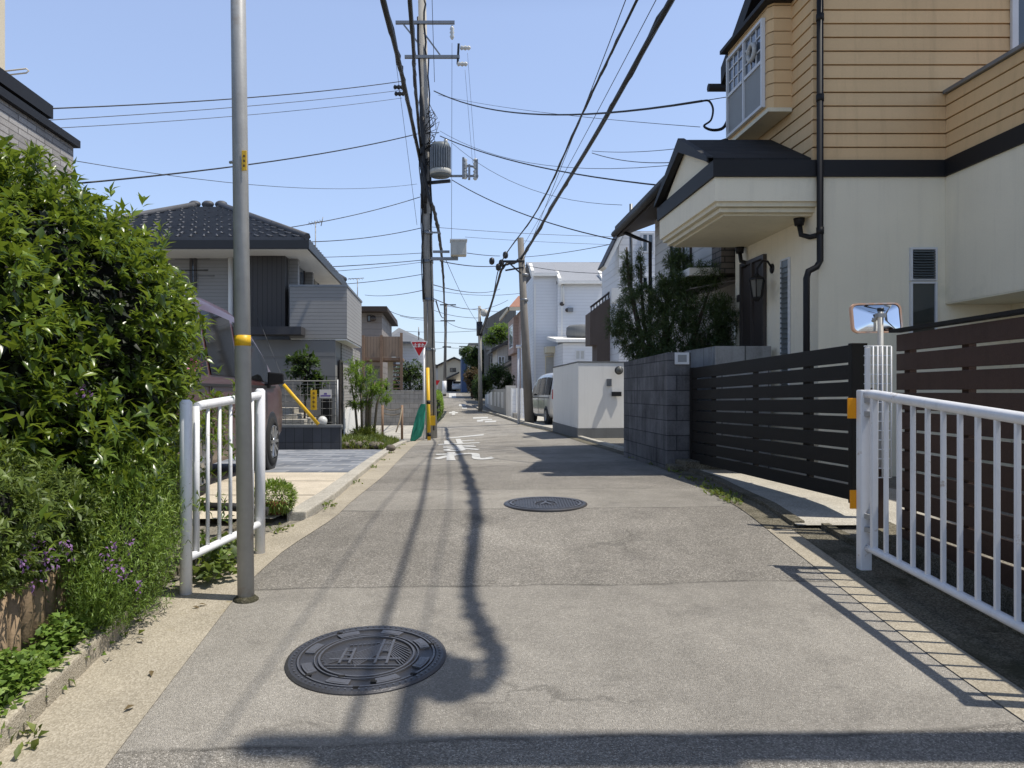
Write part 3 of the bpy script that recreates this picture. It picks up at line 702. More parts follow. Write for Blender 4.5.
mb = MB(); mb.box(GS-.03, GS+.05, g1+.002, g1+.05, gbot(g1)-.12, gtop(g1)+.005); mb.build('end_post', 'slat_black', gt, .004)
mb = MB(); mb.tube([(GS+.05, g0-.03, gbot(g0)-.02), (GS+.05, g0-.03, zg(GS, g0)+.03)], .012, 8); mb.build('drop_bolt', 'dark_metal', gt)
# ---- brown slatted fence
BS = 3.12; f0, f1 = 5.28, 1.4
bf = thing('slatted_fence', 'dark brown horizontal slat fence standing behind the white railing on the right', 'fence', (BS, 4.3, zg(BS, 4.3)))
def fb(d): return .445 - (4.86-d)*.03
def ft(d): return 1.91 + (f0-d)*.012
NF = 11
for i in range(NF):
    t0, t1 = i/NF, (i+.86)/NF; mb = MB(); A, B = fb(f0), fb(f1); C, D = ft(f0), ft(f1)
    mb.hexa([(BS-.012,f1,B+(D-B)*t0),(BS+.012,f1,B+(D-B)*t0),(BS+.012,f0,A+(C-A)*t0),(BS-.012,f0,A+(C-A)*t0),
             (BS-.012,f1,B+(D-B)*t1),(BS+.012,f1,B+(D-B)*t1),(BS+.012,f0,A+(C-A)*t1),(BS-.012,f0,A+(C-A)*t1)])
    mb.build('slat', 'slat_brown', bf, .003)
for d in (5.2, 4.62, 3.95, 2.9, 2.0):
    mb = MB(); mb.box(BS+.014, BS+.06, d-.03, d+.03, zg(BS, d)+.0, ft(d)-.02); mb.build('post', 'slat_brown', bf)
mb = MB(); mb.hexa([(BS-.03,f1,ft(f1)),(BS+.05,f1,ft(f1)),(BS+.05,f0+.06,ft(f0)),(BS-.03,f0+.06,ft(f0)),(BS-.03,f1,ft(f1)+.022),(BS+.05,f1,ft(f1)+.022),(BS+.05,f0+.06,ft(f0)+.022),(BS-.03,f0+.06,ft(f0)+.022)])
mb.build('cap', 'slat_black', bf)
# ---- white mesh panel and mirror
mp = thing('wire_screen', 'white wire mesh screen beside the end of the brown fence', 'screen', (3.05, 5.42, zg(3, 5.4)))
x0, x1, dd = ss(866, 5.42), ss(893, 5.42), 5.42; z1, z0 = zz(346, dd), zz(478, dd)
mb = MB()
for i in range(6): x = x0+.03+(x1-x0-.03)*i/5; mb.tube([(x, dd+.02, z0), (x, dd+.02, z1+(.0 if i else -.01))], .0045, 6)
for i in range(15): z = z0+(z1-z0)*i/14; mb.tube([(x0, dd+.026, z), (x1, dd+.026, z)], .0045, 6)
mb.build('wire_grid', 'white_paint', mp)
mb = MB(); mb.box(x0-.005, x0+.032, dd, dd+.012, z0-.06, z1-.01); mb.build('frame', 'white_paint', mp, .003)
mb = MB(); mb.box(x0+.09, x0+.15, dd+.03, dd+.09, zg(3, dd)-.02, z0+.06); mb.build('post', 'slat_brown', mp, .004)
mb = MB(); mb.box(x0+.04, x0+.075, dd+.03, dd+.045, zz(404, dd), zz(388, dd)); mb.build('latch', 'dark_metal', mp)
tm = thing('driveway_mirror', 'rounded rectangular safety mirror on a grey pole above the mesh panel', 'mirror', (ss(880, 5.5), 5.5, zg(3, 5.5)))
xm = ss(880.5, 5.5); mb = MB(); mb.tube([(xm, 5.5, zg(3, 5.5)), (xm, 5.5, zz(311, 5.5))], .019, 12); mb.build('pole', 'galvanised', tm)
mb = MB(); mb.tube([(xm, 5.5, zz(311, 5.5)), (xm, 5.5, zz(308, 5.5))], .022, 12); mb.build('pole_cap', 'dark_metal', tm)
def rrect(cx, cz, hw, hh, r, n=6):
    out = []
    for sx, sz, a0 in ((1,1,0),(-1,1,90),(-1,-1,180),(1,-1,270)):
        for i in range(n+1):
            a = R(a0+90*i/n); out.append((cx+sx*(hw-r)+r*math.cos(a), cz+sz*(hh-r)+r*math.sin(a)))
    return out
md_ = 5.6; cx, cz = ss(875.5, md_), zz(318, md_); hw, hh = 22*md_/770, 15.2*md_/770
def tilt(v): return Vector((v.x, v.y + (v.z-cz)*.16 - (v.x-cx)*.25, v.z))
def convex(s0, vs_, n_=7):
    cen = Vector((cx, md_-.028, cz)); V = [cen]; F = []; m_ = len(vs_)
    for j in range(1, n_+1):
        q = j/n_
        for (a, b) in vs_: V.append((cx+(a-cx)*q, md_-.010-.018*(1-q*q), cz+(b-cz)*q))
    for k in range(m_): F.append((0, 1+k, 1+(k+1) % m_))
    for j in range(n_-1):
        for k in range(m_): F.append((1+j*m_+k, 1+(j+1)*m_+k, 1+(j+1)*m_+(k+1) % m_, 1+j*m_+(k+1) % m_))
    s0.add(V, F, True)
mb = MB(); convex(mb, rrect(cx, cz, hw-.011, hh-.011, .035)); mb.map(tilt).build('mirror_face', 'lens_mirror', tm)
o_ = rrect(cx, cz, hw, hh, .045); i_ = rrect(cx, cz, hw-.012, hh-.012, .036); n_ = len(o_)
mb = MB(); vs = [(a, md_-.018, b) for a, b in o_]+[(a, md_-.018, b) for a, b in i_]+[(a, md_+.012, b) for a, b in o_]
mb.add(vs, [(k, (k+1)%n_, n_+(k+1)%n_, n_+k) for k in range(n_)]+[(k, 2*n_+k, 2*n_+(k+1)%n_, (k+1)%n_) for k in range(n_)]+[tuple(range(2*n_, 3*n_))])
mb.map(tilt).build('mirror_rim', 'mirror_rim', tm)
mb = MB(); mb.tube([(xm, 5.5, zz(316, 5.5)), (cx-.03, 5.56, zz(319, 5.5)), (cx-.03, 5.61, zz(321, 5.5))], .012, 8); mb.box(xm-.028, xm+.028, 5.476, 5.525, zz(317.5, 5.5), zz(313.5, 5.5)); mb.build('clamp', 'galvanised', tm)
# ---- dark block wall with intercom
c0 = 9.72; BW = ss(667, c0); bd1 = 12.05; bz1 = 2.0
wl = thing('block_wall', 'weathered dark concrete block wall with a square intercom at the end of the black gate', 'wall', (BW+.1, 10.8, zg(BW, 10.8)))
xr = ss(691, c0)
mb = MB()
zt = lambda d: bz1-(d-c0)*.014
mb.hexa([(BW,c0,.3),(xr,c0,.3),(xr,bd1,.3),(BW,bd1,.3),(BW,c0,zt(c0)),(xr,c0,zt(c0)),(xr,bd1,zt(bd1)),(BW,bd1,zt(bd1))]); mb.build('masonry', 'block_wall', wl, .008)
mb = MB(); cs = .006
ci, cj = ss(681.5, c0), zz(358.5, c0); mb.box(ci-.09, ci+.09, c0-.03, c0-.002, cj-.075, cj+.075); ic = mb.build('intercom', 'frame_white', wl, .006)
mb = MB(); mb.box(ci-.055, ci+.055, c0-.034, c0-.028, cj-.045, cj+.045); mb.build('intercom_screen', 'blind_grey', ic)
mb = MB(); mb.box(BW+.1, xr+.28, c0-.4, c0-.003, .4, .66); mb.box(BW-.02, BW+.35, c0-.32, c0-.003, .4, .60); tag(mb.build('step', 'mossy_concrete', None, .012), 'low mossy concrete step at the foot of the dark block wall', 'step')
# ---- low retaining wall behind the gate
mb = MB(); mb.box(ss(715, 9.9), 4.22, 9.9, 10.05, .4, zz(346, 9.9)); mb.box(ss(715, 9.9), ss(715, 9.9)+.14, 10.05, 11.2, .4, zz(346, 9.9))
tag(mb.build('retaining_wall', 'block_grey', None, .006), 'low grey block wall behind the black gate, before the front door', 'wall')
# ---- white rendered wall
wa = 19.0; WS = 3.33; wb = 23.3
rw = thing('rendered_wall', 'white rendered courtyard wall on a grey base with a mail slot', 'wall', (WS+.6, 20, zg(WS, 20)))
mb = MB(); mb.prism([(WS, wa, .6), (WS+3.2, wa+.5, .6), (WS+3.2, wa+.68, .6), (WS+.18, wa+.21, .6), (WS+.18, wb, .6), (WS, wb, .6)], (0,0,zz(362.5, wa)-.6)); mb.build('render', 'white_wall', rw, .012)
mb = MB(); mb.prism([(WS-.012, wa-.014, .2), (WS+3.2, wa+.486, .2), (WS+3.2, wa+.67, .2), (WS+.17, wa+.20, .2), (WS+.17, wb+.01, .2), (WS-.012, wb+.01, .2)], (0,0,.398)); mb.build('plinth', 'plinth_grey', rw)
mb = MB(); mb.prism([(WS-.012, wa-.014, zz(362.5, wa)+.002), (WS+3.2, wa+.486, zz(362.5, wa)+.002), (WS+3.2, wa+.69, zz(362.5, wa)+.002), (WS+.19, wa+.22, zz(362.5, wa)+.002), (WS+.19, wb+.01, zz(362.5, wa)+.002), (WS-.012, wb+.01, zz(362.5, wa)+.002)], (0,0,.03)); mb.build('coping', 'plinth_grey', rw)
wo = wa; wa = wo+.115
mb = MB(); a, b = ss(609, wa), zz(382.5, wa); mb.box(a-.06, a+.06, wa-.03, wa+.02, b-.09, b+.09); mb.build('intercom', 'steel_grey', rw)
mb = MB(); a, b = ss(616.5, wa), zz(394, wa); mb.box(a-.12, a+.12, wa-.02, wa+.03, b-.055, b+.055); mb.build('mail_slot', 'dark_metal', rw)
mb = MB(); a, b = ss(618.3, wa), zz(370.5, wa); mb.lathe((a, wa-.1, b), [(.10,0),(.105,.05),(.08,.09)], 16, 'y'); lm = mb.build('wall_lamp', 'dark_metal', rw)
mb = MB(); mb.ball((a, wa-.1, b), (.085, .06, .085), 14, 8); mb.build('lamp_glass', 'lamp_glass', lm)

wa = wo
# ================================================================ windows helpers
def win_front(parent, x0, x1, z0, z1, d, fm='frame_white', gm='glass_dark', n=1, fw=.05, bars=0, name='window', depth=.04, sub=True):
    """window in a wall facing the camera (plane d), its frame 2-4 cm proud"""
    mb = MB(); y0, y1 = d-depth, d-.002
    mb.box(x0, x1, y0, y1, z0, z0+fw); mb.box(x0, x1, y0, y1, z1-fw, z1)
    xs_ = [x0+(x1-x0-fw)*i/n for i in range(n+1)]
    for x in xs_: mb.box(x, x+fw, y0+.001, y1, z0+fw, z1-fw)
    for b in range(bars): z = z0+(z1-z0)*(b+1)/(bars+1); mb.box(x0+fw, x1-fw, y0+.004, y1, z-.012, z+.012)
    f = mb.build(name, fm, parent)
    mb = MB(); mb.box(x0+fw*.6, x1-fw*.6, d-.018, d-.003, z0+fw*.6, z1-fw*.6); mb.build('pane', gm, f)
    return f
def win_side(parent, s, side, d0, d1, z0, z1, fm='frame_white', gm='glass_dark', n=1, fw=.05, bars=0, name='window', depth=.04):
    """window in a wall along the street (plane s); side -1 looks left (towards the street from the right)"""
    mb = MB(); o = side*depth; a, b = sorted((s+o, s+side*.002))
    mb.box(a, b, d0, d1, z0, z0+fw); mb.box(a, b, d0, d1, z1-fw, z1)
    for i in range(n+1):
        d = d0+(d1-d0-fw)*i/n; mb.box(a+.001, b-.001, d, d+fw, z0+fw, z1-fw)
    for q in range(bars): z = z0+(z1-z0)*(q+1)/(bars+1); mb.box(a+.004, b-.004, d0+fw, d1-fw, z-.012, z+.012)
    f = mb.build(name, fm, parent)
    a, b = sorted((s+side*.018, s+side*.003)); mb = MB(); mb.box(a, b, d0+fw*.6, d1-fw*.6, z0+fw*.6, z1-fw*.6); mb.build('pane', gm, f)
    return f

# ================================================================ the ochre and cream house
HD = 8.8; HX = 4.29; WX = 5.74
hs = thing('house', 'two storey house with ochre boarded upper floor, cream ground floor and black trim', 'house', (5.2, 10, .6))
zb0, zb1 = zz(177, HD), zz(160.5, HD)      # black band
# ground floor walls
mb = MB(); mb.box(HX, 13, HD, 11.3, .3, zb0)
mb.box(WX, 13, 2.5, HD-.002, 2.52, zb0)                   # wing over the carport
mb.box(WX+.75, 13, 2.5, HD-.003, .3, 2.50)
mb.build('ground_floor_wall', 'cream_stucco', hs)
mb = MB(); mb.prism([(WX-.0, HD-.004, 2.50), (WX+.75, HD-.004, 2.50), (WX+.75, 2.5, 2.50), (WX, 2.5, 2.50)], (0,0,.018)); mb.build('soffit', 'cream_trim', hs)
# black band
mb = MB(); mb.box(HX-.02, WX-.02, HD-.03, HD-.002, zb0, zb1); mb.box(WX-.03, WX-.002, 2.5, HD-.031, zb0, zb1); mb.box(HX-.03, HX-.002, HD-.03, 11.32, zb0, zb1); mb.build('band', 'black_trim', hs)
# upper floor core, boards lapped in front of it
UX = HX-.06; ztop = 7.6
mb = MB(); mb.box(UX+.05, 13, HD+.05, 11.0, zb0+.01, 6.1); mb.box(WX+.05, 13, 2.5, HD-.02, zb0+.01, zz(93, HD)-.03)
mb.prism([(UX+.05, 11.0, 6.1), (UX+.05, 9.3, 7.0), (UX+.05, HD+.05, 7.0), (UX+.05, HD+.05, 6.1)], (8, 0, 0)); mb.build('upper_floor_wall', 'ochre_gap', hs)
pitch = 13.75*HD/770
fr = MB()
z = zb1+.002
while z < 6.9:
    h = pitch-.012
    fr.hexa([(UX-.0,HD,z),(9.5,HD,z),(9.5,HD+.055,z),(UX,HD+.055,z),(UX,HD+.012,z+h),(9.5,HD+.012,z+h),(9.5,HD+.055,z+h),(UX,HD+.055,z+h)])
    d1 = 11.02 if z+h < 6.05 else 11.02-(z+h-6.05)/.575
    if d1 > HD+.2:
        fr.hexa([(UX,HD+.0005,z),(UX+.055,HD+.056,z),(UX+.055,d1,z),(UX,d1,z),(UX+.012,HD+.012,z+h),(UX+.055,HD+.056,z+h),(UX+.055,d1,z+h),(UX+.012,d1,z+h)])
    z += pitch
fr.build('weatherboarding', 'ochre_board', hs)
fr = MB(); z = zb1+.002; zc = zz(93, HD)
while z < zc-.05:
    h = min(pitch-.012, zc-.02-z)
    fr.hexa([(WX,2.5,z),(WX+.05,2.5,z),(WX+.05,HD-.002,z),(WX,HD-.002,z),(WX+.012,2.5,z+h),(WX+.05,2.5,z+h),(WX+.05,HD-.002,z+h),(WX+.012,HD-.002,z+h)]); z += pitch
bl = fr.build('balcony_wall', 'ochre_board', hs)
mb = MB(); mb.box(WX-.03, WX+.2, 2.5, HD-.003, zc-.015, zc+.025); mb.build('balcony_coping', 'steel_grey', bl)
# roof: black barge boards, fascia and gable slope
rz = lambda d: zz(83, 11.06)+ (11.06-d)*.60
mb = MB(); s0 = UX-.24
for dd in (0,): 
    mb.hexa([(s0,11.06,rz(11.06)-.02),(s0+.12,11.06,rz(11.06)-.02),(s0+.12,9.0,rz(9.0)-.02),(s0,9.0,rz(9.0)-.02),(s0,11.06,rz(11.06)+.22),(s0+.12,11.06,rz(11.06)+.22),(s0+.12,9.0,rz(9.0)+.22),(s0,9.0,rz(9.0)+.22)])
bg = mb.build('roof', 'black_trim', hs)
mb = MB(); mb.hexa([(s0+.13,11.1,rz(11.1)+.04),(13,11.1,rz(11.1)+.04),(13,9.0,rz(9.0)+.04),(s0+.13,9.0,rz(9.0)+.04),(s0+.13,11.1,rz(11.1)+.18),(13,11.1,rz(11.1)+.18),(13,9.0,rz(9.0)+.18),(s0+.13,9.0,rz(9.0)+.18)]); mb.build('roof_slope', 'shingle', bg)
mb = MB(); mb.tube([(s0-.16, 11.12, rz(11.1)-.02), (13, 11.12, rz(11.1)-.02)], .06, 8); mb.build('gutter', 'black_trim', bg)
mb = MB(); mb.box(UX-.1, 13, HD-.34, HD+.06, 7.005, 7.16); mb.build('eave', 'black_trim', bg)  # unseen overhang, added to keep grazing sun off the facing wall
# bay window
BX = 3.97; b0, b1 = 9.36, 10.72; bz0, bz1_ = 4.95, zz(3, 9.36)
by = MB(); by.box(BX+.04, UX+.01, b0+.04, b1-.04, bz0, bz1_); bay = by.build('bay', 'ochre_gap', hs)
by = MB(); z = bz0
while z < bz1_-.02:
    h = min(pitch-.012, bz1_-z)
    for (a, b, c, e) in (((BX+.05, b0), (UX+.02, b0), (UX+.02, b0+.05), (BX+.05, b0+.05)), ((BX, b0+.06), (BX+.05, b0+.001), (BX+.06, b0+.05), (BX+.05, b0+.1)), ((BX, b0+.062), (BX+.05, b0+.062), (BX+.05, b1), (BX, b1))):
        by.hexa([(*a,z),(*b,z),(*c,z),(*e,z),(*a,z+h),(*b,z+h),(*c,z+h),(*e,z+h)])
    z += pitch
by.build('weatherboarding', 'ochre_board', bay)
by = MB(); by.box(BX-.03, UX, b0-.03, b1+.03, bz0-.05, bz0-.002); by.build('bay_soffit', 'cream_trim', bay)
by = MB(); by.hexa([(BX-.09,b0-.1,bz1_),(UX,b0-.1,bz1_),(UX,b1+.08,bz1_),(BX-.09,b1+.08,bz1_),(BX-.09,b0-.1,bz1_+.05),(UX,b0-.1,bz1_+.22),(UX,b1+.08,bz1_+.22),(BX-.09,b1+.08,bz1_+.05)]); by.build('bay_roof', 'black_trim', bay)
wz0, wz1 = bz0+.06, bz1_-.12
win = win_side(bay, BX, -1, b0+.12, b1-.05, wz0, wz1, 'frame_white', 'glass_sky', 2, .036, 0, depth=.05)
mb = MB()
for q, (d0, d1) in enumerate(((b0+.17, (b0+b1)/2+.01), ((b0+b1)/2+.09, b1-.1))):
    zm = wz0+(wz1-wz0)*.52
    mb.box(BX-.045, BX-.02, d0, d1, zm-.02, zm+.02)
    for i in (1, 2): d = d0+(d1-d0)*i/3; mb.box(BX-.03, BX-.019, d-.008, d+.008, zm+.02, wz1-.05)
    for i in (1, 2): z = zm+(wz1-zm)*i/3; mb.box(BX-.03, BX-.0192, d0, d1, z-.008, z+.008)
mb.build('glazing_bar', 'frame_white', win)
mb = MB(); mb.box(BX-.026, BX-.019, b0+.17, b1-.1, wz0+.04, wz0+(wz1-wz0)*.5); mb.build('shutter', 'blind_grey', win)
mb = MB(); zc_ = wz0+(wz1-wz0)*.73; ring_ = [(BX-.055, b0+.42+.10*math.cos(a), zc_+.10*math.sin(a)) for a in [k*2*math.pi/14 for k in range(15)]]; mb.tube(ring_, .028, 6); mb.build('wreath', 'curtain', win)
# upper right window behind the balcony
win_front(hs, ss(1010, HD)+.0, ss(1010, HD)+1.2, zz(46, HD)-.3, zz(46, HD)+1.0, HD, 'frame_white', 'glass_dark', 2, .07)
# facing wall ground floor window: louvre above, dark pane below
lw = win_front(hs, ss(909, HD), ss(935.5, HD), zz(281, HD), zz(248, HD), HD, 'frame_white', 'glass_dark', 1, .022, name='louvre_window')
mb = MB()
for i in range(11):
    z = zz(279.5, HD)+(zz(250, HD)-zz(279.5, HD))*i/11; mb.hexa([(ss(911.5,HD),HD-.05,z),(ss(933,HD),HD-.05,z),(ss(933,HD),HD-.02,z+.02),(ss(911.5,HD),HD-.02,z+.02),(ss(911.5,HD),HD-.047,z+.004),(ss(933,HD),HD-.047,z+.004),(ss(933,HD),HD-.017,z+.024),(ss(911.5,HD),HD-.017,z+.024)])
mb.build('louvre_blades', 'louvre_glass', lw)
win_front(hs, ss(909, HD), ss(935.5, HD), zz(345, HD), zz(282, HD), HD, 'frame_white', 'glass_dark', 1, .022)
# porch canopy
PX0 = ss(715, HD); pd1 = 11.05
cp = MB(); zc0, zc1 = zz(201, HD), zb0
cp.box(PX0, HX+.001, HD+.002, pd1, zc0, zc1); can = cp.build('porch_canopy', 'cream_stucco', hs)
mb = MB()
for i in range(2):
    a = .035+.05*i; z1 = zc0-.055*i-.001; z0 = z1-.05
    mb.box(PX0+a, HX-.001, HD+a, pd1-a, z0, z1)
mb.box(PX0+.15, HX-.002, HD+.15, pd1-.15, zc0-.135, zc0-.108); mb.build('moulding', 'cream_trim', can)
mb = MB(); mb.box(PX0-.03, HX-.033, HD-.03, pd1+.03, zc1+.001, zb1); mb.build('fascia', 'black_trim', can)
mb = MB(); ca, cb, cm, ch = HD+.05, pd1-.0, ss(0,1), zz(139, 9.9)
cm = 9.93; x0 = PX0-.06
mb.hexa([(x0,ca,zb1+.003),(x0,cm,ch-.04),(UX,cm,ch-.04),(UX,ca,zb1+.003),(x0,ca,zb1+.045),(x0,cm,ch),(UX,cm,ch),(UX,ca,zb1+.045)])
mb.hexa([(x0,cb,zb1+.003),(UX,cb,zb1+.003),(UX,cm,ch-.04),(x0,cm,ch-.04),(x0,cb,zb1+.045),(UX,cb,zb1+.045),(UX,cm,ch),(x0,cm,ch)])
mb.build('porch_roof', 'shingle', can)
mb = MB()
for e in (ca, cb): mb.hexa([(x0-.02,e,zb1+.002),(x0+.06,e,zb1+.002),(x0+.06,cm,ch-.16),(x0-.02,cm,ch-.16),(x0-.02,e,zb1+.06),(x0+.06,e,zb1+.06),(x0+.06,cm,ch+.02),(x0-.02,cm,ch+.02)])
mb.build('barge_board', 'black_trim', can)
mb = MB(); mb.prism([(PX0+.03, ca+.15, zb1), (PX0+.03, cb-.15, zb1), (PX0+.03, cm, ch-.1)], (.05, 0, 0)); mb.build('gable_panel', 'cream_stucco', can)
# spouts under the canopy corners
for d in (HD+.28, pd1-.15):
    mb = MB(); mb.tube([(HX-.09, d, zc0-.11), (HX-.09, d, zc0-.22)], [.07, .05], 10); mb.tube([(HX-.09, d, zc0-.2), (HX-.09, d-.05, zc0-.34), (HX-.02, d-.12, zc0-.38), (HX-.03, HD-.05 if d < 10 else d, zc0-.40)], .03, 8); mb.build('rain_head', 'black_trim', hs)
# downpipe
mb = MB(); x = ss(817.5, HD)
mb.tube([(x, HD-.06, 6.98), (x, HD-.06, zz(262, HD)), (ss(814,HD), HD-.06, zz(268,HD)), (ss(806,HD), HD-.06, zz(272,HD)), (ss(804,HD), HD-.06, zz(279,HD)), (ss(804,HD), HD-.06, .8)], .036, 10); dp = mb.build('downpipe', 'black_trim', hs)
for z in (zz(100,HD), zz(232,HD), zz(20,HD)): mb = MB(); mb.tube([(x, HD-.06, z-.04), (x, HD-.06, z+.04)], .042, 10); mb.build('pipe_bracket', 'black_trim', dp)
# street side: door, slit window, lantern
dr_ = win_side(hs, HX, -1, 10.2, 11.02, 1.1, zz(264, 11), 'frame_bronze', 'door_dark', 2, .05, name='door', depth=.05)
sl_ = win_side(hs, HX, -1, 9.5, 9.74, 1.55, zz(257, 9.5), 'frame_white', 'louvre_glass', 1, .02, name='slit_window', depth=.03)
mb = MB()
for i in range(24): z = 1.6+(zz(257, 9.5)-1.65)*i/24; mb.box(HX-.036, HX-.02, 9.52, 9.72, z, z+.02)
mb.build('louvre_blades', 'louvre_glass', sl_)
ld = 10.03; lx = HX-.2; lz = zz(284, ld)
mb = MB(); mb.tube([(HX, ld, lz+.2), (HX-.06, ld, lz+.27), (HX-.14, ld, lz+.28), (lx, ld, lz+.2), (lx, ld, lz+.12)], .012, 6); mb.lathe((HX-.01, ld, lz+.2), [(.05,0),(.05,.01)], 12, 'x')
mb.lathe((lx, ld, lz), [(.01,.16),(.03,.13),(.085,.10),(.09,.085)], 6, smooth=False); mb.lathe((lx, ld, lz), [(.05,-.1),(.055,-.085),(.02,-.13)], 6, smooth=False)
for k in range(6):
    a = k*math.pi/3; mb.tube([(lx+.08*math.cos(a), ld+.08*math.sin(a), lz+.09), (lx+.05*math.cos(a), ld+.05*math.sin(a), lz-.09)], .006, 5)
mb.map(lambda v: Vector((lx+.0+(v.x-lx)*1.25 if v.x < HX-.1 else v.x, ld+(v.y-ld)*1.3, lz+.2+(v.z-lz-.2)*1.3))); lan = mb.build('lantern', 'black_trim', hs)
mb = MB(); mb.lathe((lx, ld, lz-.055), [(.052,-.115),(.088,.105)], 6, smooth=False); mb.build('lantern_glass', 'lamp_glass', lan)
mb = MB(); mb.box(HX-.02, HX-.002, 11.12, 11.2, zz(298,11.1)-.05, zz(298,11.1)+.05); mb.build('house_number_plate', 'frame_bronze', hs)
# ================================================================ right side, farther houses
# ---- house with the deep black eave
h2 = thing('house', 'grey sided house with a deep dark eave standing behind the pine', 'house', (5.5, 13.5, .5))
H2 = 4.13; a0, a1 = 11.8, 15.0
mb = MB(); mb.box(H2, 12, a0, a1, zz(283, 13), 4.9); mb.build('upper_wall', 'grey_siding', h2)
mb = MB(); mb.box(H2+.5, 12, a0+.1, a1-.1, .3, zz(283, 13)-.002); mb.build('ground_floor_wall', 'pale_wall', h2)
mb = MB(); mb.box(H2-.012, H2+.9, 11.4, 11.795, zz(277, 11.8), 4.75); mb.build('chimney_breast', 'house_brick', h2)
mb = MB(); es = 3.5
def eave(d0, d1, z0, z1): return [(es,d0,z0),(H2+1.4,d0,z0+.75),(H2+1.4,d1,z1+.75),(es,d1,z1),(es,d0,z0+.14),(H2+1.4,d0,z0+.9),(H2+1.4,d1,z1+.9),(es,d1,z1+.14)]
mb.hexa(eave(10.9, 15.5, 4.68, 4.6)); rf = mb.build('roof', 'soffit_brown', h2)
mb = MB(); mb.hexa([(es-.03,10.88,4.86),(9,10.88,6.6),(9,15.55,6.6),(es-.03,15.55,4.78),(es-.03,10.88,4.92),(9,10.88,6.68),(9,15.55,6.68),(es-.03,15.55,4.84)]); mb.build('roof_slope', 'roof_dark', rf)
mb = MB(); mb.tube([(es-.05, 10.9, 4.76), (es-.05, 15.55, 4.68)], .06, 8); mb.tube([(es-.02, 15.1, 4.66), (H2-.3, 15.06, 4.5), (H2-.08, 15.05, 4.42), (H2-.08, 15.05, .6)], .035, 8); mb.build('gutter', 'black_trim', rf)
for i, (p0, p1) in enumerate(((672, 681), (684, 692))):
    win_side(h2, H2, -1, 770*H2/(p1-443), 770*H2/(p0-443), zz(285, 14), 4.35, 'frame_bronze', 'louvre_glass', 1, .05)
mb = MB(); mb.box(H2-.45, H2-.003, a0-.3, 13.2, zz(284.5, 12.5), zz(277.5, 12.5)); bs = mb.build('balcony_slab', 'white_wall', h2)
mb = MB(); mb.hexa([(H2-.42,a0-.25,zz(297,12.5)),(H2+.45,a0-.25,zz(287,12.5)),(H2+.45,13.1,zz(287,12.5)),(H2-.42,13.1,zz(297,12.5)),(H2-.42,a0-.25,zz(296,12.5)),(H2+.45,a0-.25,zz(286,12.5)),(H2+.45,13.1,zz(286,12.5)),(H2-.42,13.1,zz(296,12.5))]); mb.build('awning', 'taupe_siding', h2)
win_side(h2, H2+.5, -1, 12.0, 13.0, .9, 2.6, 'frame_bronze', 'glass_dark', 2, .05)
win_side(h2, H2+.5, -1, 13.4, 14.3, 1.5, 2.6, 'frame_bronze', 'glass_dark', 2, .05)
# ---- white gabled house behind it
h3 = thing('house', 'white gabled house half hidden between the black eave and the brown stair', 'house', (6.6, 21, .4))
d3 = 20.5; e0 = ss(607, d3)
mb = MB(); mb.prism([(ss(619, d3), d3, .4), (9, d3, .4), (9, d3, zz(231, d3)), (ss(626, d3), d3, zz(231, d3)), (ss(619, d3), d3, zz(246, d3))], (0, 2.2, 0)); mb.build('wall', 'white_siding', h3)
def rake(t0, t1, d0, d1):
    m = MB(); P_ = [(604.5,270),(625,228),(628,224)]
    for (xa_, ya_), (xb_, yb_) in zip(P_, P_[1:]):
        a_ = Vector((ss(xa_,d3), 0, zz(ya_,d3))); b_ = Vector((ss(xb_,d3), 0, zz(yb_,d3))); n_ = Vector((-(b_-a_).z, 0, (b_-a_).x)).normalized()
        pts = [a_+n_*t0, b_+n_*t0, b_+n_*t1, a_+n_*t1]; m.prism([(p.x, d0, p.z) for p in pts], (0, d1-d0, 0))
    return m
mb = rake(0, .1, d3-.3, d3+.3); mb.build('roof', 'white_wall', h3)
rake(.102, .14, d3-.33, d3+.33).build('roof_slope', 'roof_dark', h3)
for y0, y1 in ((233, 253), (276, 291)): win_front(h3, ss(641, d3), ss(654, d3), zz(y1, d3), zz(y0, d3), d3, 'frame_white', 'glass_dark', 2, .05)
mb = MB(); mb.box(ss(612, 19.6), ss(660, 19.6), 19.6, 19.72, zz(303, 19.6), zz(288, 19.6)); mb.build('balcony_wall', 'white_wall', h3)
mb = MB(); x, d = ss(631, 15.8), 15.8; mb.tube([(x,d,zz(300,d)),(x,d,zz(204,d))], .035, 8); tag(mb.build('antenna_mast', 'steel_grey'), 'thin grey mast standing in front of the white gable beside the black eave', 'mast')
# ---- brown exterior stair
d4 = 21.6; s0, s1 = ss(590, d4), ss(628, d4)
st = thing('stair_tower', 'brown rendered exterior stair with a sloping handrail beside the white house', 'stair', ((s0+s1)/2, d4+.6, .4))
mb = MB(); mb.prism([(s0, d4, zz(345, d4)), (ss(597, d4), d4, zz(345, d4)), (ss(597, d4), d4, .3), (s1, d4, .3), (s1, d4, zz(296, d4)), (ss(611, d4), d4, zz(297, d4)), (s0, d4, zz(313, d4))], (0, .7, 0)); mb.build('wall', 'brown_stucco', st)
mb = MB(); p = [(s0+.03, d4+.1, zz(307, d4)), (ss(611, d4), d4+.1, zz(291.5, d4)), (s1, d4+.1, zz(290.5, d4))]; mb.tube(p, .03, 8)
for t in range(7): x = s0+.05+(ss(611, d4)-s0-.1)*t/6; mb.tube([(x, d4+.1, zz(313-16*t/6, d4)-.02), (x, d4+.1, zz(307-15.5*t/6, d4))], .016, 6)
mb.build('handrail', 'frame_bronze', st)
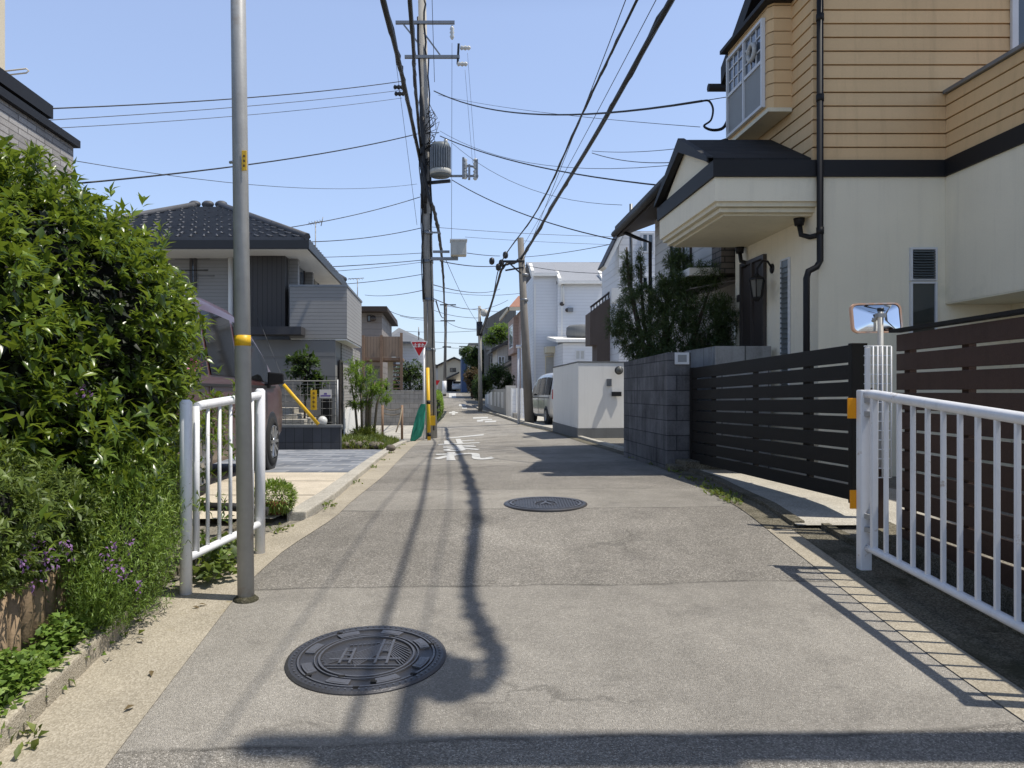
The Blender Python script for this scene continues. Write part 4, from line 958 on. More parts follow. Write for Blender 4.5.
# ---- big white sided house
d5 = 45.0; L5 = ss(533, d5)
h5 = thing('house', 'tall white sided house with stepped roofs and white verges beyond the courtyard wall', 'house', (L5+1.8, d5+3, .4))
xa, xb, xc = ss(556.5, d5), ss(600, d5), ss(640, d5)
mb = MB()
zt_ = zz(276, d5)
mb.prism([(L5, d5, .3), (xa, d5, .3), (xa, d5, zz(275.5, d5)), (L5, d5, zz(275.5, d5))], (0, 7, 0))
mb.prism([(xa, d5-.5, 2.7), (xb, d5-.5, 2.7), (xb, d5-.5, zz(284.5, d5)), (xa, d5-.5, zz(284.5, d5))], (0, 7.5, 0))
mb.prism([(xb, d5-.1, .3), (xc, d5-.1, .3), (xc, d5-.1, zz(288, d5)), (xb, d5-.1, zz(288, d5))], (0, 7, 0))
mb.build('wall', 'white_siding', h5)
mb = MB()
def slope(x0, x1, d0, z0, d1, z1, t=.09): mb.hexa([(x0,d0,z0),(x1,d0,z0),(x1,d1,z1),(x0,d1,z1),(x0,d0,z0+t),(x1,d0,z0+t),(x1,d1,z1+t),(x0,d1,z1+t)])
top = zz(263.5, d5+3.2)
slope(L5-.05, xa+.05, d5-.25, zz(275, d5), d5+3.2, top); slope(xa+.05, xb, d5-.75, zz(284, d5), d5+3.2, top-.01); slope(xb, xc, d5-.4, zz(288, d5), d5+3.2, top-.02)
slope(L5-.05, xc, d5+3.22, top, d5+7.3, top-2.2)
rf = mb.build('roof', 'roof_metal', h5)
mb = MB()
for x, d0, z0 in ((L5-.15, d5-.3, zz(275, d5)), (xa-.02, d5-.8, zz(284, d5)), (xb-.06, d5-.8, zz(284, d5))):
    mb.hexa([(x,d0,z0-.18),(x+.18,d0,z0-.18),(x+.18,d0+1.1,z0+.42),(x,d0+1.1,z0+.42),(x,d0,z0+.22),(x+.18,d0,z0+.22),(x+.18,d0+1.1,z0+.82),(x,d0+1.1,z0+.82)])
mb.box(L5-.1, xa, d5-.32, d5-.2, zz(275, d5)-.1, zz(275, d5)+.06); mb.box(xa, xb, d5-.85, d5-.72, zz(284, d5)-.1, zz(284, d5)+.06)
for x, dq in ((L5+.06, d5-.08), (xa+.18, d5-.56)): mb.box(x, x+.1, dq, dq+.07, .5, zz(284, d5))
mb.build('verge', 'white_wall', rf)
# single storey wing in front with canopy
d6 = 41.0; q0, q1 = ss(563, d6), ss(602, d6)
mb = MB(); mb.box(q0, q1+1, d6, d5-.51, .3, zz(343, d6)); wg = mb.build('porch_wing', 'white_siding', h5)
mb = MB(); mb.hexa([(ss(555.5,d6),d6-.25,zz(342.5,d6)),(q1+.9,d6-.25,zz(342.5,d6)),(q1+.9,d5-.52,zz(335,d6)),(ss(555.5,d6),d5-.52,zz(335,d6)),(ss(555.5,d6),d6-.25,zz(339.5,d6)),(q1+.9,d6-.25,zz(339.5,d6)),(q1+.9,d5-.52,zz(332,d6)),(ss(555.5,d6),d5-.52,zz(332,d6))]); mb.build('porch_roof', 'white_wall', wg)
mb = MB(); mb.box(ss(544,d5), ss(562,d5), d5-1.1, d5-.003, zz(353.5,d5), zz(347.5,d5)); mb.build('door_canopy', 'cream_trim', h5)
win_front(h5, ss(545,d5), ss(557,d5), .4, zz(356,d5), d5, 'cream_trim', 'curtain', 1, .06, name='door')
mb = MB(); mb.tube([(ss(562,d5), d5-.62, zz(305,d5)), (ss(562,d5), d5-.62, zz(285,d5))], .05, 6); mb.build('downpipe', 'white_wall', h5)
for (x_, y_) in ((560.5,305),(566,311)):
    mb = MB(); mb.ball((ss(x_,d5), d5-.56, zz(y_,d5)), (.14,.1,.12), 10, 6); mb.build('vent_hood', 'frame_bronze', h5)
mb = MB(); mb.box(ss(566,d5), ss(571,d5), d5-.75, d5-.503, zz(313,d5), zz(309,d5)); mb.build('conduit_box', 'steel_grey', h5)
win_front(h5, ss(575,d6), ss(585,d6), zz(360,d6), zz(350,d6), d6, 'frame_white', 'curtain', 2, .06)
mb = MB(); mb.lathe((ss(583, 43), 43.2, zz(337.5,43)), [(.85,0),(.92,.2),(.9,.55),(.75,.68)], 18); tag(mb.build('water_tank', 'plinth_grey', None), 'dark rounded tank on the flat porch roof of the white house', 'tank')
# ---- salmon house with the orange tile roof
d7 = 57.0; s7 = ss(511, d7)
h7 = thing('house', 'salmon pink house with an orange tiled roof behind the second utility pole', 'house', (s7+2, d7+2.5, .3))
mb = MB(); mb.box(ss(520, d7), ss(560, d7), d7, d7+7, .2, zz(311, d7)); mb.box(ss(515, d7), ss(520, d7), d7+1.2, d7+6, zz(352, d7), zz(313, d7)-.2); mb.build('wall', 'salmon_siding', h7)
mb = MB(); mb.hexa([(ss(508.5,d7),d7-.6,zz(309,d7)),(ss(560,d7),d7-.6,zz(309,d7)),(ss(556,d7),d7+3.5,zz(293,d7)),(ss(523,d7),d7+3.5,zz(293,d7)),(ss(508.5,d7),d7-.6,zz(307.5,d7)),(ss(560,d7),d7-.6,zz(307.5,d7)),(ss(556,d7),d7+3.5,zz(290,d7)),(ss(523,d7),d7+3.5,zz(290,d7))])
mb.hexa([(ss(508.5,d7),d7-.6,zz(309,d7)),(ss(523,d7),d7+3.5,zz(293,d7)),(ss(523,d7),d7+4,zz(293,d7)),(ss(508.5,d7),d7+8,zz(309,d7)),(ss(508.5,d7),d7-.6,zz(307.5,d7)),(ss(523,d7),d7+3.5,zz(290,d7)),(ss(523,d7),d7+4,zz(290,d7)),(ss(508.5,d7),d7+8,zz(307.5,d7))]); rf = mb.build('roof', 'roof_orange', h7)
mb = MB(); mb.box(ss(508.5,d7)-.08, ss(560,d7), d7-.72, d7-.61, zz(311.5,d7), zz(308,d7)); mb.box(ss(508.5,d7)-.1, ss(508.5,d7)-.003, d7-.72, d7+8, zz(311.5,d7), zz(308,d7)); mb.build('fascia', 'beige_render', rf)
win_side(h7, ss(515, d7), -1, d7+1.6, d7+4.6, zz(346, d7), zz(322, d7), 'frame_white', 'glass_sky', 2, .1)
# ---- tile roofed low house and grey concrete building
d8 = 66.0
h8 = thing('house', 'low old house with dark tiled roofs in front of the grey concrete building', 'house', (ss(503, d8), d8+2, .3))
mb = MB(); mb.box(ss(497,d8), ss(530,d8), d8, d8+6, .2, zz(345,d8)); mb.build('wall', 'pale_wall', h8)
mb = MB(); mb.hexa([(ss(491,d8),d8-.5,zz(352,d8)),(ss(535,d8),d8-.5,zz(330,d8)),(ss(535,d8),d8+6.5,zz(330,d8)),(ss(491,d8),d8+6.5,zz(352,d8)),(ss(491,d8),d8-.5,zz(349,d8)),(ss(535,d8),d8-.5,zz(327,d8)),(ss(535,d8),d8+6.5,zz(327,d8)),(ss(491,d8),d8+6.5,zz(349,d8))])
mb.hexa([(ss(484,d8),d8-1.3,zz(379,d8)),(ss(512,d8),d8-1.3,zz(365,d8)),(ss(512,d8),d8-.02,zz(362,d8)),(ss(484,d8),d8-.02,zz(377,d8)),(ss(484,d8),d8-1.3,zz(377,d8)),(ss(512,d8),d8-1.3,zz(362.5,d8)),(ss(512,d8),d8-.02,zz(359,d8)),(ss(484,d8),d8-.02,zz(374.5,d8))]); mb.build('roof', 'roof_dark', h8)
win_front(h8, ss(508,d8), ss(516,d8), zz(360,d8), zz(348,d8), d8, 'frame_bronze', 'glass_dark', 2, .08)
win_front(h8, ss(498,d8), ss(505,d8), zz(371,d8), zz(356,d8), d8, 'frame_white', 'glass_dark', 2, .08)
d9 = 80.0
h9 = thing('building', 'tall grey concrete building with a slanted top on the right down the street', 'building', (ss(497, d9), d9+3, .5))
mb = MB(); mb.prism([(ss(484.5,d9), d9, .3), (ss(516,d9), d9, .3), (ss(516,d9), d9, zz(309,d9)), (ss(507,d9), d9, zz(306.5,d9)), (ss(487.5,d9), d9, zz(318,d9)), (ss(484.5,d9), d9, zz(327,d9))], (0, 8, 0)); mb.build('wall', 'concrete_wall', h9)
mb = MB(); mb.box(ss(486,d9), ss(512,d9), d9-.12, d9-.003, zz(350,d9), zz(348,d9)); mb.box(ss(486,d9), ss(509,d9), d9-.1, d9-.003, zz(328,d9), zz(327,d9)); mb.build('ledge', 'plinth_grey', h9)
win_front(h9, ss(489,d9), ss(495,d9), zz(375,d9), zz(355,d9), d9, 'frame_bronze', 'glass_dark', 2, .1)
win_front(h9, ss(498,d9), ss(503,d9), zz(345,d9), zz(332,d9), d9, 'frame_bronze', 'glass_dark', 1, .1)
dA = 102.0
hA = thing('building', 'pale flat roofed building far right, partly hidden by dark trees', 'building', (ss(476, dA), dA+3, .8))
mb = MB(); mb.box(ss(469,dA), ss(490,dA), dA, dA+9, .6, zz(345,dA)); mb.build('wall', 'pale_wall', hA)
mb = MB(); mb.box(ss(468.6,dA), ss(490,dA), dA-.15, dA+9, zz(345,dA)+.002, zz(343,dA)); mb.build('parapet', 'plinth_grey', hA)
for y in (352, 362, 372): win_front(hA, ss(471,dA), ss(474.5,dA), zz(y+5,dA), zz(y,dA), dA, 'frame_bronze', 'glass_dark', 1, .1)
# ---- low walls along the right
dB = 39.5; WB = ss(510, dB)
bw = thing('garden_wall', 'long white panelled garden wall with a gate pillar along the right of the street', 'wall', (WB, 48, .2))
mb = MB(); mb.box(WB-.15, WB+.35, 40.0, 40.6, .1, zz(385.5, 40)); mb.build('gate_pillar', 'pale_wall', bw)
mb = MB(); mb.box(WB-.05, WB+.1, 41.6, 62, .1, zz(389, 44)); pn = mb.build('panel', 'pale_wall', bw)
mb = MB()
for d in (43, 46, 49, 53, 57): mb.box(WB-.075, WB-.052, d, d+1.6, .6, zz(392,44))
mb.build('recess', 'white_wall', bw)
dC = 36.0
gw = thing('garden_wall', 'white boarded garden wall beside the second utility pole', 'wall', (ss(517, dC), dC, .2))
mb = MB(); mb.box(ss(511,dC), ss(527,dC), dC, dC+.15, .1, zz(388.5,dC)); mb.build('panel', 'white_siding', gw)
mb = MB()
for x in (511, 516, 521, 526): mb.box(ss(x,dC), ss(x,dC)+.06, dC-.03, dC-.002, .1, zz(388,dC))
mb.build('post', 'white_wall', gw)
mb = MB(); mb.box(ss(513.5,35.4), ss(518,35.4), 35.4, 35.9, .2, zz(413,35.4)); tag(mb.build('utility_box', 'block_pale', None, .02), 'small pale grey cabinet at the foot of the white boarded wall', 'cabinet')
d_ = 30.2; x = ss(518.6, d_)
wp = thing('white_post', 'slim white post with a stub arm left of the second utility pole', 'post', (x, d_, .25))
mb = MB(); mb.tube([(x, d_, .2), (x, d_, zz(345, d_))], .05, 10); mb.build('pole', 'white_paint', wp)
mb = MB(); mb.tube([(x-.1, d_-.02, zz(346.5, d_)), (x+.28, d_-.02, zz(346.5, d_))], .06, 8); mb.build('arm', 'white_paint', wp)
# ---- big green canopy lamp etc: second and third utility poles
def cyl(mb, s, d, z0, z1, r0, r1, lean=0): mb.tube([(s, d, z0), (s+lean*(z1-z0), d, z1)], [r0, r1], 16)
p2 = thing('utility_pole', 'shorter weathered utility pole on the right in front of the white sided house', 'utility pole', (ss(529, 30), 30, .25))
mb = MB(); s_a, s_b = ss(529.5, 30), ss(520.5, 30); zt2 = zz(238, 30); mb.tube([(s_a, 30, .1), (s_b, 30, zt2)], [.185, .12], 16); mb.build('pole', 'old_pole', p2)
mb = MB(); zb = zz(262, 30); mb.bar((ss(499, 30), 29.86, zb), (ss(524, 30), 29.86, zb), .08, .08); mb.bar((ss(507,30), 29.86, zb), (ss(520.5,30), 29.88, zz(274,30)), .05, .05); mb.bar((ss(505,30), 29.86, zz(271,30)), (ss(523,30), 29.86, zz(268,30)), .06, .06); mb.build('crossarm', 'dark_metal', p2)
for xx, yy in ((501, 264), (491.5, 262), (505, 256), (498, 268)):
    mb = MB(); mb.lathe((ss(xx,30), 29.8, zz(yy,30)), [(.03,-.14),(.09,-.1),(.11,0),(.09,.1),(.03,.14)], 10); mb.build('insulator', 'dark_metal', p2)
for yy in (275, 300): mb = MB(); mb.tube([(s_a+(s_b-s_a)*.6, 30, zz(yy,30)-.05), (s_a+(s_b-s_a)*.6, 30, zz(yy,30)+.05)], .165, 14); mb.build('band', 'steel_grey', p2)
p3 = thing('utility_pole', 'thin pale pole with a street lamp head far down the right side', 'utility pole', (ss(480, 50), 50, .25))
mb = MB(); mb.tube([(ss(480.5,50), 50, .1), (ss(479.5,50), 50, zz(306,50))], [.15, .09], 12); mb.build('pole', 'pole_concrete', p3)
mb = MB(); mb.tube([(ss(479.5,50), 49.85, zz(336,50)), (ss(479.3,50), 49.85, zz(322,50))], .2, 8); mb.build('cable_box', 'dark_metal', p3)
mb = MB(); mb.tube([(ss(479.5,50), 50, zz(308,50)), (ss(483,50), 49.7, zz(311,50))], .05, 6); mb.lathe((ss(484,50), 49.7, zz(315,50)), [(.08,.35),(.22,.25),(.25,0),(.12,-.12)], 10); mb.build('lamp_head', 'box_paint', p3)
p4 = thing('utility_pole', 'distant utility pole with several crossarms at the left of the far street', 'utility pole', (ss(445, 88), 88, .9))
mb = MB(); mb.tube([(ss(444.5,88), 88, .8), (ss(446,88), 88, zz(304,88))], [.2, .13], 12); mb.build('pole', 'old_pole', p4)
for y, w in ((305, 10), (321, 9), (347, 5)):
    mb = MB(); mb.bar((ss(446-w/2-1,88), 87.8, zz(y,88)), (ss(446+w,88), 87.8, zz(y,88)), .12, .12); mb.build('crossarm', 'dark_metal', p4)
mb = MB(); mb.tube([(ss(444.3,88), 87.7, zz(394,88)), (ss(444.4,88), 87.7, zz(381,88))], .24, 10); mb.build('pole_sleeve', 'white_paint', p4)
p5 = thing('utility_pole', 'farthest dark pole beside the blue clad building', 'utility pole', (ss(468.5, 105), 105, 1.2))
mb = MB(); mb.tube([(ss(468.5,105), 105, 1), (ss(468.5,105), 105, zz(345,105))], [.2, .14], 10); mb.build('pole', 'old_pole', p5)
mb = MB(); mb.bar((ss(459,105), 104.8, zz(346.5,105)), (ss(470,105), 104.8, zz(346.5,105)), .12, .12); mb.build('crossarm', 'dark_metal', p5)
for x in (460.3, 464.4): mb = MB(); mb.lathe((ss(x,105), 104.8, zz(352,105)), [(.1,.5),(.22,.3),(.22,-.3),(.1,-.4)], 8); mb.build('transformer', 'transformer_paint', p5)
# ---- far end of the street
dE = 116.0
hE = thing('house', 'cream gabled house closing the far end of the street', 'house', (ss(448, dE), dE+3, 1.5))
mb = MB(); mb.prism([(ss(438,dE), dE, 1.2), (ss(462,dE), dE, 1.2), (ss(462,dE), dE, zz(362,dE)), (ss(454,dE), dE, zz(358.5,dE)), (ss(438,dE), dE, zz(366,dE))], (0, 8, 0)); mb.build('wall', 'beige_render', hE)
mb = MB()
for a, b in (((436,366.5),(454,358)), ((454,358),(464,362.5))): mb.hexa([(ss(a[0],dE),dE-.6,zz(a[1],dE)),(ss(b[0],dE),dE-.6,zz(b[1],dE)),(ss(b[0],dE),dE+8.5,zz(b[1],dE)),(ss(a[0],dE),dE+8.5,zz(a[1],dE)),(ss(a[0],dE),dE-.6,zz(a[1]-1.2,dE)),(ss(b[0],dE),dE-.6,zz(b[1]-1.2,dE)),(ss(b[0],dE),dE+8.5,zz(b[1]-1.2,dE)),(ss(a[0],dE),dE+8.5,zz(a[1]-1.2,dE))])
mb.build('roof', 'roof_dark', hE)
win_front(hE, ss(450,dE), ss(456,dE), zz(372,dE), zz(368,dE), dE, 'frame_bronze', 'glass_dark', 2, .1)
mb = MB(); mb.hexa([(ss(446,dE),dE-2.5,zz(379.5,dE)),(ss(459,dE),dE-2.5,zz(373.5,dE)),(ss(459,dE),dE-.1,zz(373.5,dE)),(ss(446,dE),dE-.1,zz(379.5,dE)),(ss(446,dE),dE-2.5,zz(378,dE)),(ss(459,dE),dE-2.5,zz(372,dE)),(ss(459,dE),dE-.1,zz(372,dE)),(ss(446,dE),dE-.1,zz(378,dE))]); mb.build('porch_roof', 'roof_dark', hE)
mb = MB(); mb.box(ss(447,dE), ss(456,dE), dE-.12, dE-.003, 1.2, zz(379.5,dE)); mb.build('garage_door', 'dark_void', hE)
hF = thing('building', 'narrow blue corrugated building at the far end of the street', 'building', (ss(465, 108), 110, 1.4))
mb = MB(); mb.box(ss(461.5,108), ss(469.5,108), 108, 114, 1, zz(358,108)); mb.build('wall', 'corrugated_blue', hF)
mb = MB(); mb.box(ss(461.3,108), ss(469.7,108), 107.85, 114, zz(358,108)+.002, zz(357,108)); mb.build('parapet', 'white_wall', hF)
for i, (x, d, w, h, m, lab) in enumerate(((410,150,14,7,'pale_wall','pale distant house just left of the stop sign pole, far away'),(432,165,8,6.2,'white_wall','white distant house behind the tall utility pole'),(482,140,10,7.5,'taupe_siding','taupe distant block behind the dark trees on the right'))):
    o = thing('house', lab, 'house', (ss(x,d), d, 1.3)); mb = MB(); mb.box(ss(x,d)-w/2, ss(x,d)+w/2, d, d+8, 1, 1.3+h*.7); mb.build('wall', m, o)
    mb = MB(); mb.prism([(ss(x,d)-w/2-.4, d-.4, 1.3+h*.7+.002), (ss(x,d)+w/2+.4, d-.4, 1.3+h*.7+.002), (ss(x,d), d-.4, 1.3+h)], (0, 8.8, 0)); mb.build('roof', 'roof_dark', o)
    win_front(o, ss(x,d)-1.2, ss(x,d)+1.2, 3.2, 4.6, d, 'frame_bronze', 'glass_dark', 2, .12)
# ================================================================ left side
# ---- grey house with the dark tiled hip roof
L1 = thing('house', 'grey house with dark tiled hip roof, boxed balcony and dark slatted bay on the left', 'house', (-5, 20, .5))
HF = 17.65; LS = -2.47; UF = 18.1; US = -3.62
mb = MB(); mb.box(-10, LS, HF, 22.7, .3, 2.70); mb.build('ground_floor_wall', 'grey_panel', L1)
mb = MB(); mb.box(-10, US, UF, 23.0, 2.72, 5.0); mb.build('upper_floor_wall', 'pale_lap', L1)
mb = MB(); mb.box(ss(248.5,UF), US-.02, UF-.35, UF-.002, zz(330,UF), 4.86); mb.build('slatted_bay', 'slat_vertical', L1)
mb = MB(); mb.box(ss(250,HF)-.0, ss(305.5,HF), HF-.55, HF-.003, zz(337,HF)+.02, zz(328.5,HF)); mb.build('bay_canopy', 'roof_dark', L1)
# balcony box
B0, B1 = HF-.02, 20.8; BSr = -2.2; bzz0, bzz1 = zz(338.5, HF), zz(287, HF)
mb = MB(); mb.box(ss(289.5,B0), BSr, B0, B1, bzz0, bzz1); bc = mb.build('balcony', 'pale_lap', L1)
mb = MB(); mb.box(ss(289,B0), BSr+.02, B0-.02, B1+.02, bzz1+.002, bzz1+.05); mb.build('balcony_coping', 'steel_grey', bc)
mb = MB(); mb.box(ss(289.5,B0)+.02, BSr-.02, B0+.02, B1-.02, bzz0-.04, bzz0-.003); mb.build('balcony_soffit', 'white_wall', bc)
# tiled corner of the ground floor and white base
mb = MB(); mb.box(LS+.002, LS+.03, 18.6, 22.68, .95, 2.66); mb.build('tile_cladding', 'brick_tile', L1)
mb = MB(); mb.box(LS+.031, LS+.06, 18.8, 22.66, .3, 1.1); mb.build('plinth', 'white_wall', L1)
win_side(L1, LS+.03, 1, 18.0, 18.5, .6, 2.25, 'frame_bronze', 'door_dark', 1, .05, name='door')
win_side(L1, LS+.03, 1, 21.4, 21.8, 1.9, 2.4, 'frame_bronze', 'glass_dark', 1, .05)
win_side(L1, US, 1, 18.5, 20.0, 3.3, 4.75, 'frame_bronze', 'glass_sky', 2, .06)
win_side(L1, US, 1, 20.6, 22.3, 3.3, 4.75, 'frame_bronze', 'glass_sky', 2, .06)
for q_ in (18.15, 20.2): mb = MB(); mb.box(US+.003, US+.2, q_, q_+.2, 2.75, 4.85); mb.build('pilaster', 'pale_lap', L1)
win_front(L1, ss(190,UF), ss(196.5,UF), zz(290,UF), zz(255,UF), UF, 'frame_bronze', 'glass_sky', 1, .06)
mb = MB(); x = ss(231.5, UF); mb.tube([(x, UF-.08, 4.9), (x, UF-.08, .6)], .06, 8); mb.build('downpipe', 'white_wall', L1)
# hip roof with tile courses
ez = zz(240, 17.0); az = zz(207, 20.3); ex0, ex1, ed0, ed1 = -9.4, -3.0, 17.0, 23.6; ax, ad = -6.2, 20.3
mb = MB(); nst = 13
def ringpts(t, dz=0): return [(ex0+(ax-.3-ex0)*t, ed0+(ad-ed0)*t, ez+(az-ez)*t+dz), (ex1+(ax+.3-ex1)*t, ed0+(ad-ed0)*t, ez+(az-ez)*t+dz), (ex1+(ax+.3-ex1)*t, ed1+(ad-ed1)*t, ez+(az-ez)*t+dz), (ex0+(ax-.3-ex0)*t, ed1+(ad-ed1)*t, ez+(az-ez)*t+dz)]
for i in range(nst):
    a = ringpts(i/nst, .065); b = ringpts((i+1)/nst, .0)
    mb.add(a+b+ringpts(i/nst, -.005), [(0,1,5,4),(1,2,6,5),(2,3,7,6),(3,0,4,7),(8,9,1,0),(9,10,2,1),(10,11,3,2),(11,8,0,3)])
# wavy tile bumps along the courses of the two visible slopes
for i in range(nst):
    t = (i+.1)/nst; p = ringpts(t, .06)
    for A, B in ((p[0], p[1]), (p[1], p[2])):
        A, B = Vector(A), Vector(B); n = int((B-A).length/.3)
        for k in range(n):
            c = A+(B-A)*((k+.5)/n); c2 = c+(Vector((ax, ad, az+.0))-c)*(.07); mb.tube([c, c2], [.034, .02], 6)
rf = mb.build('roof', 'roof_tile_grey', L1)
mb = MB(); mb.prism([(ex0-.05,ed0-.05,ez-.2),(ex1+.05,ed0-.05,ez-.2),(ex1+.05,ed1+.05,ez-.2),(ex0-.05,ed1+.05,ez-.2)], (0,0,.19)); mb.build('eaves', 'dark_metal', rf)
mb = MB(); mb.prism([(ex0,ed0,ez-.215),(ex1,ed0,ez-.215),(ex1,ed1,ez-.215),(ex0,ed1,ez-.215)], (0,0,.012)); mb.build('soffit', 'white_wall', rf)
mb = MB()
for A in ringpts(0, .07)[:3]: mb.tube([A, (ax+(.3 if A[0] > -5 else -.3), ad, az+.06)], .09, 6)
for x in (-.35, -.0, .35): mb.ball((ax+x*1.0, ad, az+.07), (.17,.12,.10), 8, 6)
mb.build('ridge_tile', 'roof_tile_grey', rf)
mb = MB(); x, d = ss(315.5,26), 26.0; mb.tube([(x,d,4.5),(x,d,zz(221,d))], .02, 5); mb.tube([(ss(308,d),d,zz(224,d)),(ss(323,d),d,zz(221,d))], .014, 4)
for q in range(5): xx = ss(310+2.7*q,d); mb.tube([(xx,d-.25,zz(223.5-.5*q,d)),(xx,d+.25,zz(223.5-.5*q,d))], .008, 4)
mb.tube([(ss(323,d),d,zz(217,d)),(ss(321,d),d,zz(226,d))], .014, 4)
tag(mb.build('roof_antenna', 'steel_grey', None), 'thin television antenna above the right eave of the grey house', 'antenna')
mb = MB(); x, d = ss(357.5,34), 34.0; mb.tube([(x,d,4.5),(x,d,zz(279,d))], .022, 5); mb.tube([(ss(348,d),d,zz(279,d)),(ss(364,d),d,zz(278,d))], .016, 4)
for q in range(5): xx = ss(350+3*q,d); mb.tube([(xx,d-.3,zz(279,d)),(xx,d+.3,zz(279,d))], .008, 4)
tag(mb.build('roof_antenna', 'steel_grey', None), 'small antenna showing above the boxed balcony', 'antenna')
# ---- tan house with the timber deck
d2 = 37.0
L2 = thing('house', 'tan house with flat dark roof and a raised timber deck on posts', 'house', (ss(372,d2), d2+3, .3))
mb = MB(); mb.box(ss(330,d2), ss(382,d2), d2, d2+7, .2, zz(313,d2)); mb.build('wall', 'taupe_siding', L2)
mb = MB(); mb.hexa([(ss(330,d2),d2-.8,zz(313,d2)),(ss(389,d2),d2-.8,zz(313,d2)),(ss(389,d2),d2+7.6,zz(313,d2)),(ss(330,d2),d2+7.6,zz(313,d2)),(ss(330,d2),d2-.8,zz(308,d2)),(ss(388,d2),d2-.8,zz(308,d2)),(ss(388,d2),d2+7.6,zz(306,d2)),(ss(330,d2),d2+7.6,zz(306,d2))]); mb.build('roof', 'soffit_brown', L2)
win_front(L2, ss(367,d2), ss(371,d2), zz(322,d2), zz(315,d2), d2, 'frame_bronze', 'glass_dark', 1, .06)
mb = MB(); mb.lathe((ss(373.5,d2), d2-.3, zz(319,d2)), [(.02,-.12),(.14,-.1),(.16,.0),(.05,.1)], 10, 'y'); mb.build('wall_lamp', 'frame_bronze', L2)
dk = 35.0
mb = MB(); mb.box(ss(363,dk), ss(401,dk), dk, dk+.06, zz(357,dk), zz(336.5,dk)); dr = mb.build('deck_screen', 'timber_board', L2)
mb = MB(); mb.box(ss(362,dk), ss(402,dk), dk-.04, d2-.02, zz(360.5,dk), zz(357.3,dk)); mb.build('deck', 'timber_post', L2)
for x in (363.5, 381.5, 401.5): mb = MB(); mb.box(ss(x,dk)-.06, ss(x,dk)+.06, dk-.15, dk-.05, .3, zz(335.5 if x < 400 else 333,dk)); mb.build('deck_post', 'timber_post', L2)
mb = MB(); mb.box(ss(386,dk), ss(391.5,dk), dk+1.0, dk+1.2, .3, zz(361,dk)); mb.build('deck_wall', 'beige_render', L2)
for k in range(7): mb = MB(); mb.box(ss(391.8,dk), ss(400.8,dk), dk+.9, dk+1.0, zz(389-4*k,dk), zz(387.6-4*k,dk)); mb.build('rail', 'timber_post', L2)
d3_ = 46.0
L3 = thing('house', 'white walled house with a plain grey roof behind the stop sign', 'house', (ss(410,d3_), d3_+3, .2))
mb = MB(); mb.box(ss(396,d3_), ss(424.5,d3_), d3_, d3_+7, .2, zz(343,d3_)); mb.build('wall', 'white_siding', L3)
mb = MB(); mb.hexa([(ss(380,d3_),d3_-.5,zz(344,d3_)),(ss(426.5,d3_),d3_-.5,zz(344,d3_)),(ss(424,d3_),d3_+4,zz(337,d3_)),(ss(396,d3_),d3_+3,zz(325.5,d3_)),(ss(380,d3_),d3_-.5,zz(342,d3_)),(ss(426.5,d3_),d3_-.5,zz(342,d3_)),(ss(424,d3_),d3_+4,zz(335.6,d3_)),(ss(396,d3_),d3_+3,zz(323.5,d3_))]); mb.build('roof', 'roof_grey', L3)
win_front(L3, ss(408,d3_), ss(413,d3_), zz(372,d3_), zz(362,d3_), d3_, 'frame_white', 'glass_dark', 2, .08)
mb = MB(); mb.tube([(ss(418.7,45.5),45.5,zz(340,45.5)),(ss(418.7,45.5),45.5,zz(327,45.5))], .03, 5); mb.box(ss(418,45.5),ss(419.6,45.5),45.4,45.6,zz(335,45.5),zz(332,45.5)); tag(mb.build('roof_antenna', 'steel_grey', None), 'short antenna mast on the grey roof behind the stop sign', 'antenna')
# ---- block wall of the side street
db = 33.0
bw = thing('block_wall', 'long pale concrete block wall across the side street, left of the tall pole', 'wall', (ss(385,db), db, .2))
mb = MB(); mb.prism([(ss(300,db),db,.0),(ss(428,db),db,.0),(ss(428,db)+0.15,60,.0),(ss(428,db),60,.0),(ss(428,db)-.02,db+.2,.0),(ss(300,db),db+.2,.0)], (0,0,zz(391.5,db))); mb.build('masonry', 'block_pale', bw)
mb = MB(); mb.box(ss(300,db), ss(428,db)+.02, db-.03, db+.23, zz(391.5,db)+.002, zz(390.2,db)); mb.build('coping', 'block_grey', bw)
# ---- stone brick building behind the hedge
nb = thing('house', 'grey split stone building with a dark flat roof edge behind the hedge at far left', 'house', (-6.5, 6, .2))
NX = -4.56; nd = 9.5; nzt = zz(147, nd)
mb = MB(); mb.box(-10, NX, 2.5, nd, .2, nzt); mb.build('wall', 'split_stone', nb)
mb = MB(); mb.box(-10, NX+.06, 2.4, nd+.06, nzt+.002, nzt+.09); r_ = mb.build('roof_edge', 'black_trim', nb)
mb = MB(); mb.box(-10, NX+.03, 2.4, nd-.55, nzt+.15, nzt+.30); mb.build('roof', 'black_trim', r_)
mb = MB()
for d in (8.4, 7.6, 6.8, 6): mb.box(NX-.1, NX-.03, d, d+.08, nzt+.092, nzt+.148)
mb.build('roof_bracket', 'steel_grey', r_)
tb = thing('building', 'beige rendered tower edge with a pale bracket arm at the top left corner', 'building', (ss(5,19)-1.5, 18.5, .4))
mb = MB(); mb.box(ss(5,19)-4, ss(5,19), 18.2, 19, .3, 14); mb.build('wall', 'beige_render', tb)
mb = MB(); za = zz(69, 18); mb.tube([(ss(-12,18),18.3,za+.05),(ss(24,18),18.1,za+.05),(ss(26.5,18),18.1,za),(ss(24,18),18.1,za-.05),(ss(-12,18),18.3,za-.05)], .018, 6); mb.build('bracket_arm', 'beige_render', tb)
